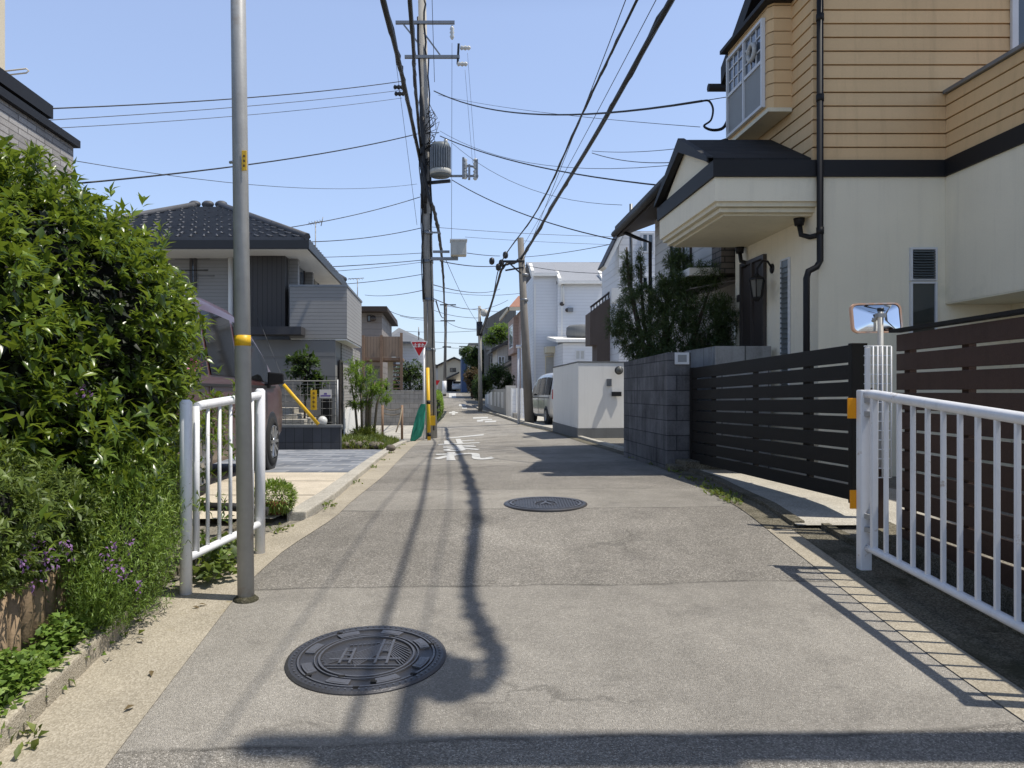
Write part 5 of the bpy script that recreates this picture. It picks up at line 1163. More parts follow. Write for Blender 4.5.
# ---- left tile wall, mesh fence and signs at the end of the driveway
tw = thing('low_wall', 'low wall of dark upright tiles at the end of the slate driveway', 'wall', (-3, 15.35, .3))
wx1 = ss(340.5, 15.3); mb = MB(); mb.box(-7, wx1, 15.3, 15.5, .2, zz(427.5,15.3)); mb.build('masonry', 'tile_dark', tw)
mb = MB(); mb.box(-7, wx1+.02, 15.28, 15.52, zz(427.5,15.3)+.002, zz(425,15.3)); mb.build('coping', 'plinth_grey', tw)
mf = thing('mesh_fence', 'grey wire mesh fence standing behind the dark tile wall', 'fence', (-3.2, 15.7, .4))
fx1 = ss(337, 15.7); fz0, fz1 = .6, zz(381, 15.7)
mb = MB()
for i in range(30):
    x = fx1-i*.15; mb.tube([(x,15.7,fz0),(x,15.7,fz1)], .004, 4)
for i in range(9): z = fz0+(fz1-fz0)*i/8; mb.tube([(fx1,15.71,z),(fx1-4.4,15.71,z)], .006, 4)
mb.tube([(fx1,15.71,fz1),(fx1-4.4,15.71,fz1)], .014, 6); mb.tube([(fx1,15.71,fz1-.07),(fx1-4.4,15.71,fz1-.07)], .01, 6); mb.build('wire_grid', 'fence_wire', mf)
for q in (0, 2.0, 4.2): mb = MB(); mb.tube([(fx1-q,15.74,.4),(fx1-q,15.74,fz1+.03)], .025, 8); mb.build('post', 'steel_grey', mf)
yx, yd = (ss(310.4,15.6), ss(316.6,15.6)), 15.62
ys = thing('notice_board', 'narrow upright yellow notice board hung on the wire mesh fence', 'notice', (yx[0], yd, zz(410,15.6)))
mb = MB(); mb.box(yx[0], yx[1], yd, yd+.012, zz(410,15.6), zz(390,15.6)); mb.build('panel', 'yellow_paint', ys)
mb = MB()
for k in range(4):
    zc = zz(393+4.4*k,15.6); xc = sum(yx)/2
    mb.box(xc-.028, xc+.028, yd-.006, yd-.002, zc-.006, zc+.006); mb.box(xc-.006, xc+.006, yd-.0065, yd-.0021, zc-.028, zc+.025); mb.box(xc-.02, xc+.025, yd-.006, yd-.002, zc-.026, zc-.018)
mb.build('lettering', 'sign_brown', ys)
wx = (ss(319.3,15.6), ss(331.4,15.6))
ws = thing('notice_board', 'small cream notice board with purple print on the wire mesh fence', 'notice', (wx[0], yd, zz(398,15.6)))
mb = MB(); mb.box(*wx, yd, yd+.012, zz(398,15.6), zz(389.5,15.6)); mb.build('panel', 'sign_cream', ws)
mb = MB(); z = zz(395.6,15.6); mb.box(wx[0]+.02, wx[1]-.02, yd-.005, yd-.002, z-.02, z+.012); mb.box(sum(wx)/2-.03, sum(wx)/2+.03, yd-.0055, yd-.0021, z+.02, z+.055); mb.build('print', 'sign_purple', ws)
mb = MB(); mb.tube([(ss(283.5,15.15),15.15,zz(384.5,15.15)),(ss(318.5,15.2),15.2,zz(424.5,15.2))], .035, 10); yb = mb.build('yellow_bar', 'yellow_paint'); tag(yb, 'slanting yellow barrier bar leaning across the dark tile wall', 'barrier bar')
mb = MB(); mb.ball((ss(322.5,15.4),15.4,zz(421,15.4)), (.10,.1,.1), 10, 7); mb.box(ss(319,15.4), ss(323,15.4), 15.35, 15.45, zz(425,15.4), zz(423,15.4)); tag(mb.build('spotlight', 'porcelain', None), 'small white globe lamp on the dark tile wall beside the yellow bar', 'lamp')
stp = MB()
for k, (a, b, y0, y1) in enumerate(((283,292,414,408),(283,299,419,414),(283,307,424,419))): stp.box(ss(a,16.8-.2*k)-1, ss(b,16.8-.2*k), 16.6-.25*k, 17.6, .3, zz(y1,16.8-.2*k))
tag(stp.build('steps', 'apron_concrete', None, .01), 'short flight of pale concrete steps behind the mesh fence', 'steps')
mb = MB(); mb.box(ss(321,16.9), ss(331,16.9), 16.9, 17.1, .5, zz(399,16.9)); tag(mb.build('storage_box', 'dark_void', None, .01), 'black box standing behind the mesh fence under the cream notice', 'box')
# ---- stones round the lawn
for i, (px_, py_, r, lab) in enumerate(((346,447,.11,'flat brown stone nearest the dark tile wall'),(352,444,.10,'dark stone, second from the tile wall on the lawn edge'),(358,447.5,.12,'broad pale brown stone in the middle of the lawn edge'),(365,444,.08,'small grey stone behind the broad one on the lawn edge'),(374,444,.15,'largest dark stone at the lawn edge'),(380,447.5,.12,'rightmost tan stone at the lawn edge, by the kerb'),(391,452,.10,'lone stone lying on the kerb of the driveway'))):
    d = 15.8 if i % 2 == 0 else 16.1
    if i == 6: d = 14.6
    s = ss(px_, d); mb = MB(); mb.ball((s, d, (LAWN(s, d) if i < 6 else GZ(s, d)+.06)+.05), (r*.95, r*.75, r*.6), 9, 6, .16); tag(mb.build('stone', 'stone'), lab, 'stone', 'stones edging the lawn')
# rope barrier of two stakes
for px_, lab in ((382.5, 'left wooden stake of the low rope barrier behind the lawn'), (402, 'right wooden stake of the low rope barrier, beside the green net')):
    d = 21.9; s = ss(px_, d); o = thing('stake', lab, 'stake', (s, d, GZ(s,d)), 'rope barrier stakes'); mb = MB(); mb.tube([(s,d,GZ(s,d)),(s,d,zz(405,d))], .035, 8); mb.build('stake_pole', 'timber_post', o)
    mb = MB(); mb.lathe((s,d,GZ(s,d)), [(.11,0),(.11,.05),(.05,.09)], 10); mb.build('base', 'plinth_grey', o)
mb = MB()
for z0 in (408, 413): mb.tube([(ss(382.5,21.9)+(ss(402,21.9)-ss(382.5,21.9))*i/8, 21.9, zz(z0,21.9)-.06*math.sin(math.pi*i/8)) for i in range(9)], .012, 5)
mb.tube([(ss(402,21.9),21.88,zz(408,21.9)),(ss(400,21.5),21.5,zz(420,21.5)),(ss(396,21),21.0,zz(432,21))], .02, 6); tag(mb.build('rope', 'pale_bark', None), 'slack pale rope strung between two stakes behind the lawn', 'rope')
# ---- stop sign
sd = 23.4; sx = ss(424, sd)
sg = thing('stop_sign', 'red inverted triangle stop sign on a pale post beside the tall utility pole', 'road sign', (sx, sd, GZ(sx, sd)))
mb = MB(); mb.tube([(sx,sd,GZ(sx,sd)-.05),(sx,sd,zz(341,sd))], .034, 12); mb.build('pole', 'white_paint', sg)
def tri(hw, top, bot, cx, r=.05):
    pts = []; V = [Vector((cx-hw,top)), Vector((cx+hw,top)), Vector((cx,bot))]
    for i in range(3):
        a, b, c = V[i-1], V[i], V[(i+1)%3]; u = (a-b).normalized()*r; w = (c-b).normalized()*r
        for t in (0, .33, .67, 1): pts.append((b+u)*(1-t)**2+b*2*t*(1-t)+(b+w)*t*t)
    return [(p.x, p.y) for p in pts]
cx = ss(419.2, sd); hw = 8.9*sd/770; tz, bz = zz(341.3, sd), zz(358.3, sd)
yd2 = sd-.06
mb = MB(); mb.prism([(a, yd2, b) for a, b in tri(hw, tz, bz, cx)], (0, .012, 0)); pl = mb.build('sign_plate', 'sign_white', sg)
mb = MB(); mb.prism([(a, yd2-.005, b) for a, b in tri(hw*.86, tz-.025, bz+.06, cx, .04)], (0, .004, 0)); mb.build('sign_face', 'red_paint', pl)
mb = text_mb('止まれ', .118, lambda x, y, z: (cx+x*1.0, yd2-.0075, (tz-.135)+y*1.15), .001, 3, .004); mb.build('lettering', 'sign_white', pl)
mb = MB(); mb.box(cx, sx+.02, sd-.045, sd-.035, tz-.1, tz-.07); mb.build('bracket', 'galvanised', sg)
# ---- green net
gnd = 22.9
nt = MB(); pr = []
for (py, x0, x1) in ((404,421,425.5),(410,418,425.5),(418,415.5,425),(428,412.8,424),(436,411,421.5),(440.5,410.3,415.5)):
    row = []
    for k in range(7):
        t = k/6; row.append((ss(x0+(x1-x0)*t, gnd), gnd-.1-.10*abs(math.sin(t*7+py*.2)), zz(py, gnd)))
    pr.append(row)
vs = [p for r in pr for p in r]+[(p[0], gnd+.05, p[2]) for r in pr for p in r]; nr = len(pr); fs = []
for i in range(nr-1):
    for k in range(6): a = i*7+k; fs.append((a,a+1,a+8,a+7)); b = nr*7+a; fs.append((b,b+7,b+8,b+1))
    fs.append((i*7,i*7+7,nr*7+i*7+7,nr*7+i*7)); fs.append((i*7+6,nr*7+i*7+6,nr*7+i*7+13,i*7+13))
nt.add(vs, fs, True); tag(nt.build('garbage_net', 'net_green'), 'bright green folded refuse net leaning on the stop sign post', 'net')
# ---- steel pole, left railing
pd_ = 4.2; px0, px1 = ss(246, pd_), ss(238.2, pd_)
sp = thing('steel_pole', 'galvanised steel pole with a yellow band in front of the left railing', 'pole', (px0, pd_, GZ(px0, pd_)))
zb = GZ(px0, pd_); zt = zz(0, pd_); f = lambda z: px0+(px1-px0)*(z-zb)/(zt-zb)
mb = MB(); mb.tube([(f(zb-.1),pd_,zb-.1),(f(5.4),pd_,5.4)], [.0455,.038], 24); mb.build('pole', 'galvanised', sp)
mb = MB(); z0, z1 = zz(346,pd_), zz(335.5,pd_); mb.tube([(f(z0),pd_,z0),(f(z1),pd_,z1)], .0442, 24); mb.build('yellow_band', 'yellow_paint', sp)
mb = MB(); z0, z1 = zz(173,pd_), zz(153,pd_); c = f(z0)+.018
for k in range(4): 
    pass
mb.box(c, c+.028, pd_-.047, pd_-.041, z0, z1); tg = mb.build('number_tag', 'yellow_paint', sp, .003)
mb = MB()
for k in range(3): mb.box(c+.009, c+.019, pd_-.0495, pd_-.0475, z0+.02+.026*k, z0+.032+.026*k)
mb.build('digits', 'sign_brown', tg)
mb = MB(); z0 = zz(163,pd_); mb.tube([(f(z0),pd_,z0-.006),(f(z0),pd_,z0+.006)], .0415, 20); mb.tube([(f(z0)-.055,pd_-.01,z0),(f(z0)-.03,pd_-.02,z0)], .008, 6); mb.build('strap', 'galvanised', sp)
mb = MB(); mb.lathe((px0,pd_,zb-.01), [(.075,0),(.068,.02),(.05,.035)], 20); mb.build('collar', 'mossy_concrete', sp)
A = Vector((ss(186,4.28), 4.28, 0)); B = Vector((ss(260,5.05), 5.05, 0))
lr = thing('guard_railing', 'short white tubular guard railing on the left, overgrown by the hedge', 'railing', (A.x, A.y, GZ(A.x, A.y)))
def q(t, h): p = A.lerp(B, t); return (p.x, p.y, GZ(A.x,A.y)*(1-t)+GZ(B.x,B.y)*t+h)
for t in (0, 1):
    mb = MB(); mb.tube([q(t,-.05), q(t,1.07), q(t,1.085)], [.034,.034,.02], 16); mb.build('post', 'white_paint', lr)
mb = MB(); mb.tube([q(.13,1.035), q(.2,1.04), q(.86,1.04), q(.99,1.04)], .027, 12); mb.build('top_rail', 'white_paint', lr)
mb = MB(); mb.tube([q(.02,.2), q(.2,.2), q(.86,.2), q(.97,.2)], .023, 12); mb.build('bottom_rail', 'white_paint', lr)
for t in (.12, .86):
    mb = MB(); mb.tube([q(t,.19), q(t,1.04)], .019, 10); mb.build('stile', 'white_paint', lr)
for t in (.26, .41, .56, .71):
    mb = MB(); mb.tube([q(t,.2), q(t,1.03)], .012, 8); mb.build('baluster', 'white_paint', lr)
# ---- potted plant
pd2 = 5.9; s = ss(275, pd2); z = GZ(s, pd2)+.05
pp = thing('potted_plant', 'round green plant in a terracotta pot behind the left railing', 'potted plant', (s, pd2, z))
mb = MB(); mb.lathe((s,pd2,z), [(.06,0),(.085,.06),(.095,.06),(.095,.085),(.08,.085)], 20); mb.build('pot', 'terracotta', pp)
Pq, Nq = on_blobs([(s,pd2,z+.13,.15,.15,.115)], 2600, .75, 1.08, .05); leaf_mesh('foliage', 'leaf_rosemary', Pq, Nq+rng.normal(0,.5,Nq.shape), rng.uniform(.02,.045,len(Pq)), np.full(len(Pq),.008), rng.uniform(.1,.9,len(Pq)), pp)
mb = MB(); mb.tube([(-1.9,5.35,GZ(-1.9,5.3)+.25),(-1.5,5.5,GZ(-1.5,5.5)+.2),(-1.25,5.5,GZ(-1.25,5.5)+.17)], .03, 10); tag(mb.build('drain_pipe', 'dark_metal'), 'dark drain pipe lying behind the left railing', 'pipe')
# ================================================================ plants
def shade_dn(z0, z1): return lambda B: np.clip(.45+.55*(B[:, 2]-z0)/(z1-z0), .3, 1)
# planter: log edging, kerb, soil
le = thing('log_edging', 'row of upright brown half logs edging the raised bed on the left', 'edging', (-1.82, 2.9, GZ(-1.8, 2.9)))
d = 1.7; i = 0
while d < 3.78:
    zt = .705-.03*((d-2.5))+random.uniform(-.012, .012); mb = MB(); mb.tube([(-1.82,d,GZ(-1.8,d)-.05),(-1.82+random.uniform(-.006,.006),d,zt-.01),(-1.82,d,zt)], [.047,.046,.040], 12); mb.build('log', 'log_edge', le); d += .0955
mb = MB(); mb.tube([(-1.768,1.7,GZ(-1.8,1.7)+.12),(-1.768,3.76,GZ(-1.8,3.76)+.12)], .006, 5); mb.build('binding_wire', 'pale_bark', le)
struct(sheet('planter_soil', 'soil', 1.2, 6.2, -6, -1.84, .0, .4, 4, lambda s, d: (.66-.03*(d-2.5)) if d < 3.9 else max(.44, .62-.25*(d-3.9))))
kb = MB(); kerb_run(kb, lambda d: -1.615, 1.2, 3.78, .075, .10, .10, .6); struct(kb.build('kerb', 'gutter_concrete', bevel=.012))
kb = MB(); kerb_run(kb, lambda d: -1.68+.1*max(0, d-4.4), 3.8, 5.9, .06, .035, .035, .7); struct(kb.build('kerb', 'mossy_concrete', bevel=.008))
# hedge
hb = [(-2.80,3.2,1.55,1.0,1.4,1.25), (-2.66,4.75,1.72,1.0,1.2,1.10), (-2.48,5.35,1.28,.66,.80,.95), (-2.6,4.1,.9,.78,1.9,.55), (-3.5,2.3,1.5,1.0,1.1,1.15), (-2.85,5.0,2.2,.75,.8,.72), (-2.38,5.4,1.9,.60,.70,.74)]
hd = thing('hedge', 'tall glossy leaved green hedge filling the left side of the picture', 'hedge', (-2.5, 4.2, .45))
P, N = on_blobs(hb, 10500, .80, 1.08, .17)
k_ = P[:, 2] > .5; P, N = P[k_], N[k_]
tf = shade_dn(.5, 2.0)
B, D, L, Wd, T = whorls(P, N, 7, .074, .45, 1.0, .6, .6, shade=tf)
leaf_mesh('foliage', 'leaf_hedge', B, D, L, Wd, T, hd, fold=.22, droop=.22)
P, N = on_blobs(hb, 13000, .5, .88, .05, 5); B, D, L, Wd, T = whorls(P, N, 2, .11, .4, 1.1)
leaf_mesh('inner_foliage', 'leaf_inner_shade', B, D, L, Wd, T, hd)
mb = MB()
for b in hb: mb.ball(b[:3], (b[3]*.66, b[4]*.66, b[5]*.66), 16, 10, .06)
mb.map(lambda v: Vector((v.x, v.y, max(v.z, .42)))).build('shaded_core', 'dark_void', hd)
mb = MB()
for k in range(26):
    a = random.uniform(2.6, 5.6); s = -2.55+random.uniform(-.4, .15); p = Vector((s, a, .45)); q_ = p+Vector((random.uniform(-.2,.2), random.uniform(-.3,.2), random.uniform(.8,1.3))); mb.tube([p, p.lerp(q_, .5)+Vector((.05,.03,0)), q_], [.018,.012,.005], 6)
mb.build('branches', 'bark', hd)
# long shoots breaking the outline
sh = []
for k in range(90):
    b = hb[random.choice((0,1,1,1,2,2,5,6,6))]; a = random.uniform(0, 6.28); r = random.uniform(.2, .95)
    p = np.array([b[0]+b[3]*r*math.cos(a), b[1]+b[4]*r*math.sin(a), b[2]+b[5]*math.sqrt(max(.05, 1-r*r))*.98])
    for q_ in range(4): sh.append(p+np.array([random.uniform(-.02,.05)*q_, random.uniform(-.03,.03)*q_, .05*q_]))
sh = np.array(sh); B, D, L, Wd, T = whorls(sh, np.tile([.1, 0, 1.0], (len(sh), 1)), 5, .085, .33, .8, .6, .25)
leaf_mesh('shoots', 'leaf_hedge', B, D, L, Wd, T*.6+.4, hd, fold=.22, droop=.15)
# a few hedge sprays over the railing and two pink blossoms
def sprays(c, n, r, per=6, L0=.075, m='leaf_hedge', parent=None, name='foliage'):
    P = np.array(c)+rng.normal(0, 1, (n, 3))*np.array(r); B, D, L, Wd, T = whorls(P, np.tile([.5, -.3, .3], (n, 1)), per, L0, .34, 1.0, .4, .6)
    return leaf_mesh(name, m, B, D, L, Wd, T, parent, fold=.2, droop=.2)
sprays((-1.62, 5.1, 1.32), 110, (.13, .35, .16), parent=hd); sprays((-1.6, 4.75, .78), 60, (.1, .22, .14), parent=hd)
sprays((-1.72, 4.15, 1.0), 130, (.12, .4, .22), parent=hd, L0=.09)
sprays((-1.42, 4.8, .52), 26, (.09, .2, .05), parent=hd, L0=.07)
bl_ = []
for (x, y, d) in ((200,361,4.75),(206,365,4.75),(198,367,4.75)):
    for k in range(9): bl_.append((ss(x,d)+random.uniform(-.02,.02), d-.1+random.uniform(-.02,.02), zz(y,d)+random.uniform(-.02,.02)))
leaf_mesh('blossom', None, np.array(bl_), rand_dirs(len(bl_)), np.full(len(bl_),.022), np.full(len(bl_),.016), np.full(len(bl_),.5), hd).data.materials.append(MATS['pink_petal'])
# soft flowering plants spilling over the edging
sv = thing('flowering_shrub', 'sprawling pale green shrub with purple flowers spilling over the log edging', 'shrub', (-1.95, 3, .66))
vb = [(-2.0,2.5,1.08,.33,.5,.40), (-1.96,3.1,.98,.30,.45,.34), (-1.9,3.6,.88,.26,.35,.28)]
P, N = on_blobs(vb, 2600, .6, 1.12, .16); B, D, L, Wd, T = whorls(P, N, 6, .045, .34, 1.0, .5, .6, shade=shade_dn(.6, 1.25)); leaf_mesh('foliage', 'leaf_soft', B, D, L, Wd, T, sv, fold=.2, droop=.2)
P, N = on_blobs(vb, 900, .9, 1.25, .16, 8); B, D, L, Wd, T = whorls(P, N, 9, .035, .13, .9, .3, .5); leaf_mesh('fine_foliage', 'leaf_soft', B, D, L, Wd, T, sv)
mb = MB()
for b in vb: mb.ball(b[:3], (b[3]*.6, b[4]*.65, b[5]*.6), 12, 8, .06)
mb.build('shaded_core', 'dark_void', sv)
fl = []
for (x, y) in ((22,552),(30,549),(38,556),(8,560),(18,538),(52,548),(84,552),(92,556),(100,560),(105,567),(118,577),(98,575),(86,565),(62,390),(70,393),(110,540),(94,541),(44,540),(14,578),(3,556),(26,566)):
    d = 3.05+.004*x; fl.append((ss(x,d)+.14, d-.12, zz(y,d)))
for f in fl:
    fp = np.array(f)+rng.normal(0, [.009,.009,.02], (10, 3)); leaf_mesh('flower', None, fp, rand_dirs(10)+[0,0,.6], np.full(10,.019), np.full(10,.011), np.full(10,.5), sv).data.materials.append(MATS['purple_petal'])
# rosemary
ro = thing('rosemary_bush', 'upright fine needled green bush at the corner of the raised bed', 'shrub', (-1.62, 4.0, .4))
rb = [(-1.62,3.92,.62,.22,.30,.37), (-1.68,4.2,.74,.24,.25,.40), (-1.60,3.62,.50,.16,.22,.24)]
P, N = on_blobs(rb, 2600, .35, 1.05, .2); k_ = P[:, 2] > .36; P, N = P[k_], N[k_]
stems = []; SD = []
for p, n in zip(P, N):
    ax = n*.35+np.array([.1,0,1])+rng.normal(0,.22,3)
    for q_ in range(9): stems.append(p+ax*.012*q_); SD.append(ax*.6+rng.normal(0,.55,3))
stems = np.array(stems); SD = np.array(SD)
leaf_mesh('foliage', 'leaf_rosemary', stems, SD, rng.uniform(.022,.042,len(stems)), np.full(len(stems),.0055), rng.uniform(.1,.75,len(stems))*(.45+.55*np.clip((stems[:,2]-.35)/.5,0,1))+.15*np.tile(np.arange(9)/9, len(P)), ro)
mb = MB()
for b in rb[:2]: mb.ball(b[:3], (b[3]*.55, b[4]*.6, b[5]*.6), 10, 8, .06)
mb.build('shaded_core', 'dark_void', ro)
# ivy
def cover(name, label, pts, L0, mat, up=1.0):
    P = np.array(pts); D = rng.normal(0, .7, P.shape); D[:, 2] = abs(D[:, 2])*.4+.15*up
    n = len(P); o = leaf_mesh(name, mat, P, D, rng.uniform(.6,1.25,n)*L0, rng.uniform(.6,1.0,n)*L0, rng.uniform(.1,1,n)*np.clip(.5+(P[:,2]-P[:,2].min())*4, .4, 1), fold=.12, droop=.25); o['label'] = label; struct(o, 'stuff')
pts = []
for k in range(4200):
    d = random.uniform(2.3, 3.9); s = random.triangular(-1.81, -1.535, -1.69); h = GZ(s,d)+.02+random.random()**.7*(.19*(1-abs((s+1.66)/.2)**2)+.03)*(.6+.5*math.sin(d*7)**2)
    if d > 3.2: h -= .03
    pts.append((s, d, h))
cover('ground_cover', 'bright green ivy like ground cover between the log edging and the kerb', pts, .036, 'leaf_ivy')
pts = [(random.gauss(-1.40+.05, .07), random.uniform(4.35,4.95), 0) for k in range(160)]; pts = [(a,b,GZ(a,b)+.02+random.random()*.12) for a, b, c in pts]
cover('weeds', 'low weeds growing under the left railing', pts, .07, 'leaf_soft')
# fallen leaves on the strip
P = np.array([(a, b, GZ(a, b)+.02) for a, b in ((-1.32,4.05),(-1.30,4.08),(-1.25,3.3),(-1.2,3.0),(-1.4,3.6))]); lf = leaf_mesh('fallen_leaves', 'leaf_rust', P, rng.normal(0,1,(5,3))*[1,1,.05], np.full(5,.05), np.full(5,.022), np.full(5,.9)); struct(lf, 'stuff')

def plant(name, label, cat, base, blobs, n, per, L0, wr, mat, stems=(), lo=.55, hi=1.1, lump=.2, core=.55, upb=.4, group=None, barkm='bark', spread=1.0):
    o = thing(name, label, cat, base, group)
    P, N = on_blobs(blobs, n, lo, hi, lump); z0 = min(b[2]-b[5] for b in blobs); z1 = max(b[2]+b[5] for b in blobs)
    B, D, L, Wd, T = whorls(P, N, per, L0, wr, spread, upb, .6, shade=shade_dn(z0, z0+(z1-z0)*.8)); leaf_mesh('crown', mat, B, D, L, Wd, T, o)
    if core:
        P, N = on_blobs(blobs, int(n*.6), .25, .7, .05, 9); B, D, L, Wd, T = whorls(P, N, 4, L0*1.2, wr, 1.1, .3, .6); leaf_mesh('inner_crown', 'leaf_inner_shade', B, D, L, Wd, T, o)
    mb = MB()
    for st_ in stems: mb.tube(st_[0], st_[1], 7)
    if stems: mb.build('trunk', barkm, o)
    return o
# dark pine behind the block wall
pb = [(2.98,12.4,2.6,.32,.5,.40), (3.3,12.2,2.75,.5,.5,.4), (3.25,12.3,2.2,.4,.4,.3), (3.9,11.6,2.2,.5,.5,.35), (3.35,11.9,2.35,.40,.6,.36), (3.75,11.7,2.55,.42,.55,.42), (4.02,11.4,2.62,.30,.45,.33), (3.1,12.3,2.95,.26,.4,.26), (3.6,12.0,3.1,.36,.45,.26), (3.95,11.7,3.25,.26,.35,.22), (2.98,12.5,3.45,.10,.14,.34), (3.2,12.5,3.55,.07,.1,.30), (3.72,12.2,3.55,.20,.25,.22), (3.5,11.6,2.05,.5,.5,.2)]
ts = [([(3.4,11.9,.5),(3.38,11.95,1.4),(3.45,12.0,2.2),(3.5,12.0,3.2)], [.10,.085,.06,.025]), ([(3.4,11.95,1.5),(3.15,12.2,2.3),(3.0,12.45,3.3),(2.98,12.5,3.85)], [.06,.045,.03,.012]), ([(3.43,11.95,1.7),(3.8,11.7,2.3),(4.0,11.6,3.0)], [.05,.035,.015]), ([(3.4,12,1.6),(3.2,12.3,2.6),(3.2,12.5,3.75)], [.05,.03,.012]), ([(3.43,12,2.1),(3.7,12.1,2.9),(3.72,12.2,3.6)], [.035,.025,.01])]
plant('pine_tree', 'dark green clipped pine with a crooked trunk above the block wall', 'tree', (3.4, 11.9, .5), pb, 6500, 9, .08, .14, 'leaf_pine', ts, .4, 1.1, .28, 0, .45)
# shrub in front of the grey house, sapling clump, etc.
c = (ss(303,16.6), 16.6, zz(366,16.6)); plant('shrub', 'broad leaved dark shrub in front of the grey house wall, above the mesh fence', 'shrub', (c[0], c[1], .5), [(c[0],c[1],c[2],.38,.35,.36),(c[0]+.2,c[1],c[2]-.35,.32,.3,.3)], 100, 6, .13, .42, 'leaf_tree', [([(c[0],c[1],.4),(c[0]+.05,c[1],1.2),(c[0],c[1],2.2)], [.03,.022,.01])], .3, 1.1, .2, .4)
d = 18.6; s = ss(365, d)
st_ = [([(s+a,d+b,.35),(s+a*1.4,d+b,1.2),(s+a*2.2+.03,d+b*1.4,1.75)], [.035,.028,.01]) for a, b in ((-.18,.1),(-.06,-.05),(.02,.08),(.1,-.04),(.2,.06),(.05,.15))]
plant('sapling', 'slender light green multi stemmed tree on the lawn, left of the block wall', 'tree', (s, d, .35), [(s-.12,d,1.75,.36,.4,.46),(s+.25,d,1.55,.36,.35,.34),(s-.3,d+.1,2.05,.22,.25,.3),(s+.05,d,2.0,.25,.25,.25),(s+.42,d,1.35,.25,.25,.15),(s-.15,d,1.2,.3,.3,.15)], 620, 7, .085, .24, 'leaf_bright', st_, .2, 1.1, .25, 0, .3, barkm='pale_bark')
o = plant('tufted_plant', 'tuft of arching grassy leaves at the foot of the slender tree', 'plant', (s, d-.1, .4), [(s,d-.1,.5,.42,.35,.16)], 150, 9, .20, .07, 'leaf_grass', (), .1, 1, .1, 0, .8)
d = 38.5; s = ss(410, d); plant('round_tree', 'dark round evergreen tree behind the pale block wall', 'tree', (s, d, .2), [(s,d,2.2,.85,.8,.85),(s+.3,d,1.7,.6,.6,.6),(s-.4,d,1.7,.5,.5,.5)], 700, 6, .13, .36, 'leaf_tree', [([(s,d,.1),(s,d,2)], [.1,.05])])
d = 37.8; s = ss(389.5, d); plant('shrub', 'small green shrub seen through the rails under the timber deck', 'shrub', (s, d, .2), [(s,d,1.7,.35,.35,.5)], 220, 6, .10, .36, 'leaf_bright', [([(s,d,.1),(s,d,1.6)], [.04,.02])])
pts = [(-.62,d_+.5,1.0+.0*d_,.30,1.3,.52) for d_ in range(36, 62, 2)]; pts = [(ss(440.5,b[1]+8)-.15, b[1], GZ(-.6,b[1])+.65, .32, 1.4, .62) for b in pts]
plant('clipped_hedge', 'light green clipped hedge along the left edge of the far street', 'hedge', (-.7, 46, .2), pts, 2200, 5, .10, .4, 'leaf_bright', (), .8, 1.05, .08, .5)
d = 51; s = ss(497, d); plant('round_shrub', 'clipped light green shrub above the white garden wall on the right', 'shrub', (s, d, .3), [(s,d,2.55,.8,.8,.85),(s-.8,d+.8,2.0,.6,.6,.6),(s+.6,d,2.2,.6,.6,.6)], 900, 6, .13, .36, 'leaf_tree', [([(s,d,.2),(s,d,1.8)], [.06,.03])])
d = 72.0; s = ss(500.5, d); plant('climber', 'bright green creeper on the roof in front of the grey concrete building', 'plant', (s, d, 5), [(s,d,zz(333,d),1.1,.8,.9),(s-.9,d,zz(340,d),.8,.6,.6),(s+.9,d,zz(332,d),.7,.6,.7)], 420, 6, .2, .36, 'leaf_bright', [([(s,d,2),(s,d,7)], [.08,.04])])
d = 78.0; s = ss(472, d); plant('rust_shrub', 'rust brown leaved shrub on the right side far down the street', 'shrub', (s, d, .6), [(s,d,3.0,.85,.8,.9),(s+.3,d,1.9,.8,.8,.9)], 380, 6, .2, .36, 'leaf_rust', [([(s,d,.5),(s,d,2.4)], [.08,.04])])
d = 74.0; s = ss(478, d); plant('dark_shrub', 'dark evergreen shrub beside the thin lamp pole far right', 'shrub', (s, d, .5), [(s,d,1.9,.6,.8,1.2),(s+.9,d,1.6,.6,.7,.8)], 420, 6, .2, .36, 'leaf_tree', [([(s,d,.5),(s,d,2.4)], [.08,.04])])
d = 82.0; s = ss(474, d); plant('evergreen_tree', 'tall dark tree in front of the pale flat roofed building far right', 'tree', (s, d, .8), [(s,d,5.3,1.2,1.2,1.1),(s+.3,d,3.4,1.2,1.2,1.5),(s-.8,d,5.7,.7,.8,.6)], 900, 6, .25, .36, 'leaf_tree', [([(s,d,.7),(s,d,5)], [.2,.08])])
